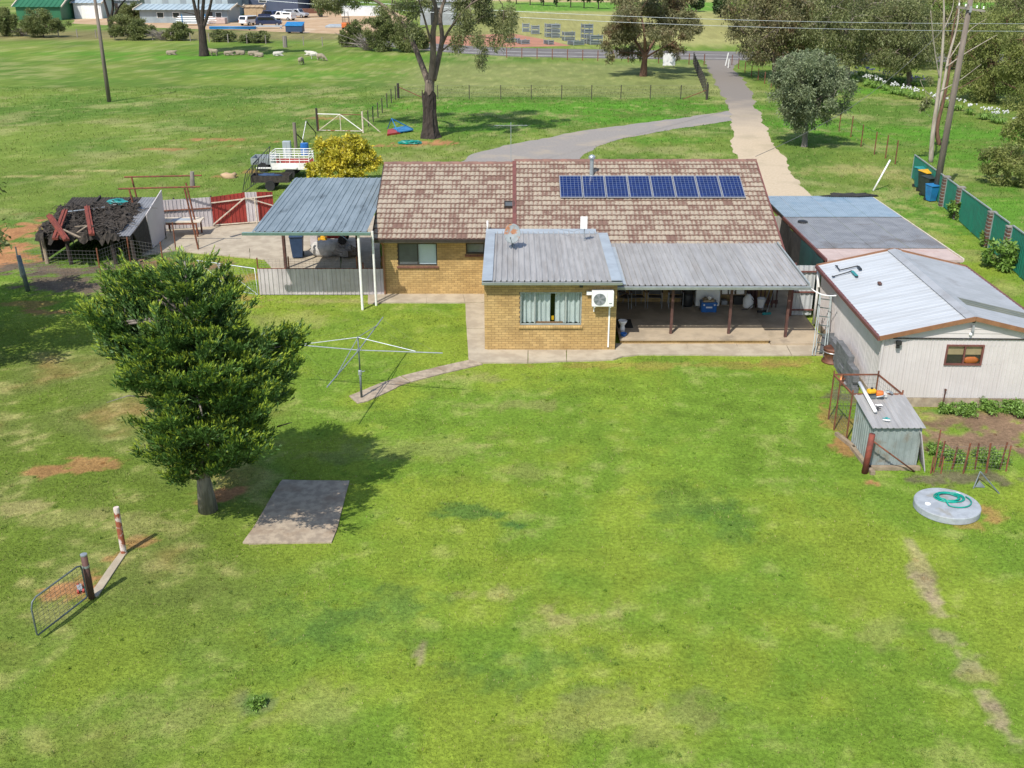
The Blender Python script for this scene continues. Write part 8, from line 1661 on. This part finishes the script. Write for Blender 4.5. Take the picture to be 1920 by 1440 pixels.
# ------------------------------------------------------------------ grass blades
def inside(px_, py_, poly):
    x, y = px_, py_; r = np.zeros(len(x), bool); n = len(poly); j = n-1
    xs = [p[0] for p in poly]; ys = [p[1] for p in poly]
    cand = (x > min(xs)) & (x < max(xs)) & (y > min(ys)) & (y < max(ys)); idx_ = np.where(cand)[0]
    if len(idx_) == 0: return r
    xx, yy = x[idx_], y[idx_]; c = np.zeros(len(idx_), bool)
    for i in range(n):
        xi, yi, xj, yj = poly[i][0], poly[i][1], poly[j][0], poly[j][1]
        m = ((yi > yy) != (yj > yy)) & (xx < (xj-xi)*(yy-yi)/((yj-yi) if abs(yj-yi) > 1e-9 else 1e-9)+xi); c ^= m; j = i
    r[idx_] = c; return r
rs = np.random.RandomState(3); BX, BY, BS = [], [], []
for y0, y1, dens, size in ((12.5, 20, 560, .040), (20, 28, 430, .045), (28, 36, 300, .05), (36, 50, 130, .065), (50, 70, 55, .09), (70, 110, 16, .14)):
    hw = (y1*math.cos(CAM_PITCH)+5)*960/CAM_F+1.5; n = int(dens*2*hw*(y1-y0))
    y = y0+(y1-y0)*rs.rand(n); x = (rs.rand(n)*2-1)*hw
    keep = np.abs(x) < (y*math.cos(CAM_PITCH)+5)*960/CAM_F+1.0; BX.append(x[keep]); BY.append(y[keep]); BS.append(np.full(keep.sum(), size))
x, y, s_ = np.concatenate(BX), np.concatenate(BY), np.concatenate(BS)
ok = np.ones(len(x), bool)
jx, jy = x+rs.normal(size=len(x))*.035, y+rs.normal(size=len(x))*.035
for poly in NOGRASS: ok &= ~inside(jx, jy, poly)
x, y, s_ = x[ok], y[ok], s_[ok]
c, g = land_colour(x, y)
tuft = fbm(x, y, 1.2, 301, 3)
ok = rs.rand(len(x)) < g*(.35+.9*tuft); x, y, s_, c, tuft = x[ok], y[ok], s_[ok], c[ok], tuft[ok]; n = len(x)
a = rs.rand(n)*2*math.pi; h = s_*(.45+.6*rs.rand(n))*(.6+.8*tuft); lean = s_*(.3+.7*rs.rand(n)); w = s_*.20*(.7+.6*rs.rand(n)); b2 = a+1.57+rs.normal(size=n)*.5
P0 = np.stack([x-np.cos(a)*w, y-np.sin(a)*w, np.full(n, -.003)], 1); P1 = np.stack([x+np.cos(a)*w, y+np.sin(a)*w, np.full(n, -.003)], 1); P2 = np.stack([x+np.cos(b2)*lean, y+np.sin(b2)*lean, h], 1)
v = np.stack([P0, P1, P2], 1).reshape(-1, 3); cc = np.clip(c*(1.05+.35*rs.normal(size=(n, 1))*.6), .005, .9); straw = rs.rand(n) < .05; cc[straw] = np.array((.42, .36, .16))*(.7+.5*rs.rand(straw.sum(), 1))
cc = np.repeat(cc, 3, axis=0)
# coarser tufts and broad-leaved weeds scattered through the lawn
nt = 420; ty = 13+26*rs.rand(nt)**1.2; tx = (rs.rand(nt)*2-1)*((ty*.92+5)*.5); okt = np.ones(nt, bool)
for poly in NOGRASS: okt &= ~inside(tx, ty, poly)
tx, ty = tx[okt], ty[okt]; nt = len(tx); nb_ = 22; rad = .03+.07*rs.rand(nt)
cx_, cy_, rr = np.repeat(tx, nb_), np.repeat(ty, nb_), np.repeat(rad, nb_); m_ = len(cx_); an = rs.rand(m_)*6.283; ra = rr*np.sqrt(rs.rand(m_)); bx_, by_ = cx_+np.cos(an)*ra, cy_+np.sin(an)*ra
wv = .006+.008*rs.rand(m_); hv = .02+.035*rs.rand(m_); a2 = rs.rand(m_)*6.283
Q0 = np.stack([bx_-np.cos(a2)*wv, by_-np.sin(a2)*wv, np.full(m_, -.003)], 1); Q1 = np.stack([bx_+np.cos(a2)*wv, by_+np.sin(a2)*wv, np.full(m_, -.003)], 1); Q2 = np.stack([bx_+np.cos(an)*.04*rs.rand(m_), by_+np.sin(an)*.04*rs.rand(m_), hv], 1)
base_c, _g = land_colour(tx, ty); kind_ = rs.rand(nt); tint = np.where((kind_ < .7)[:, None], np.array((.74, .86, .9)), np.where((kind_ < .9)[:, None], np.array((1.25, 1.1, 1.0)), np.array((1.5, 1.25, 1.6))))
tc_ = np.repeat(np.clip(base_c*tint, .01, .9), nb_, axis=0)*(.8+.4*rs.rand(m_, 1))
v = np.concatenate([v, np.stack([Q0, Q1, Q2], 1).reshape(-1, 3)]); cc = np.concatenate([cc, np.repeat(tc_, 3, axis=0)]); n = n+m_
me = raw_mesh('lawn_grass', v, np.arange(n*3).reshape(-1, 3), 3, cc)
gm_ = bpy.data.materials.new('grass_blade'); gm_.use_nodes = True; N, L = gm_.node_tree.nodes, gm_.node_tree.links; b = N['Principled BSDF']; b.inputs['Roughness'].default_value = .6; b.inputs['Specular IOR Level'].default_value = .25
at = N.new('ShaderNodeAttribute'); at.attribute_name = 'cover'; tb_ = N.new('ShaderNodeBsdfTranslucent'); mx = N.new('ShaderNodeMixShader'); mx.inputs[0].default_value = .4
L.new(at.outputs['Color'], b.inputs['Base Color']); L.new(at.outputs['Color'], tb_.inputs[0]); L.new(b.outputs[0], mx.inputs[1]); L.new(tb_.outputs[0], mx.inputs[2]); L.new(mx.outputs[0], N['Material Output'].inputs[0])
me.materials.append(gm_); go = bpy.data.objects.new('lawn_grass', me); C.objects.link(go); go['kind'] = 'stuff'; tag(go, 'short patchy green and straw grass over lawn and paddocks', 'grass')
print('blades', n)
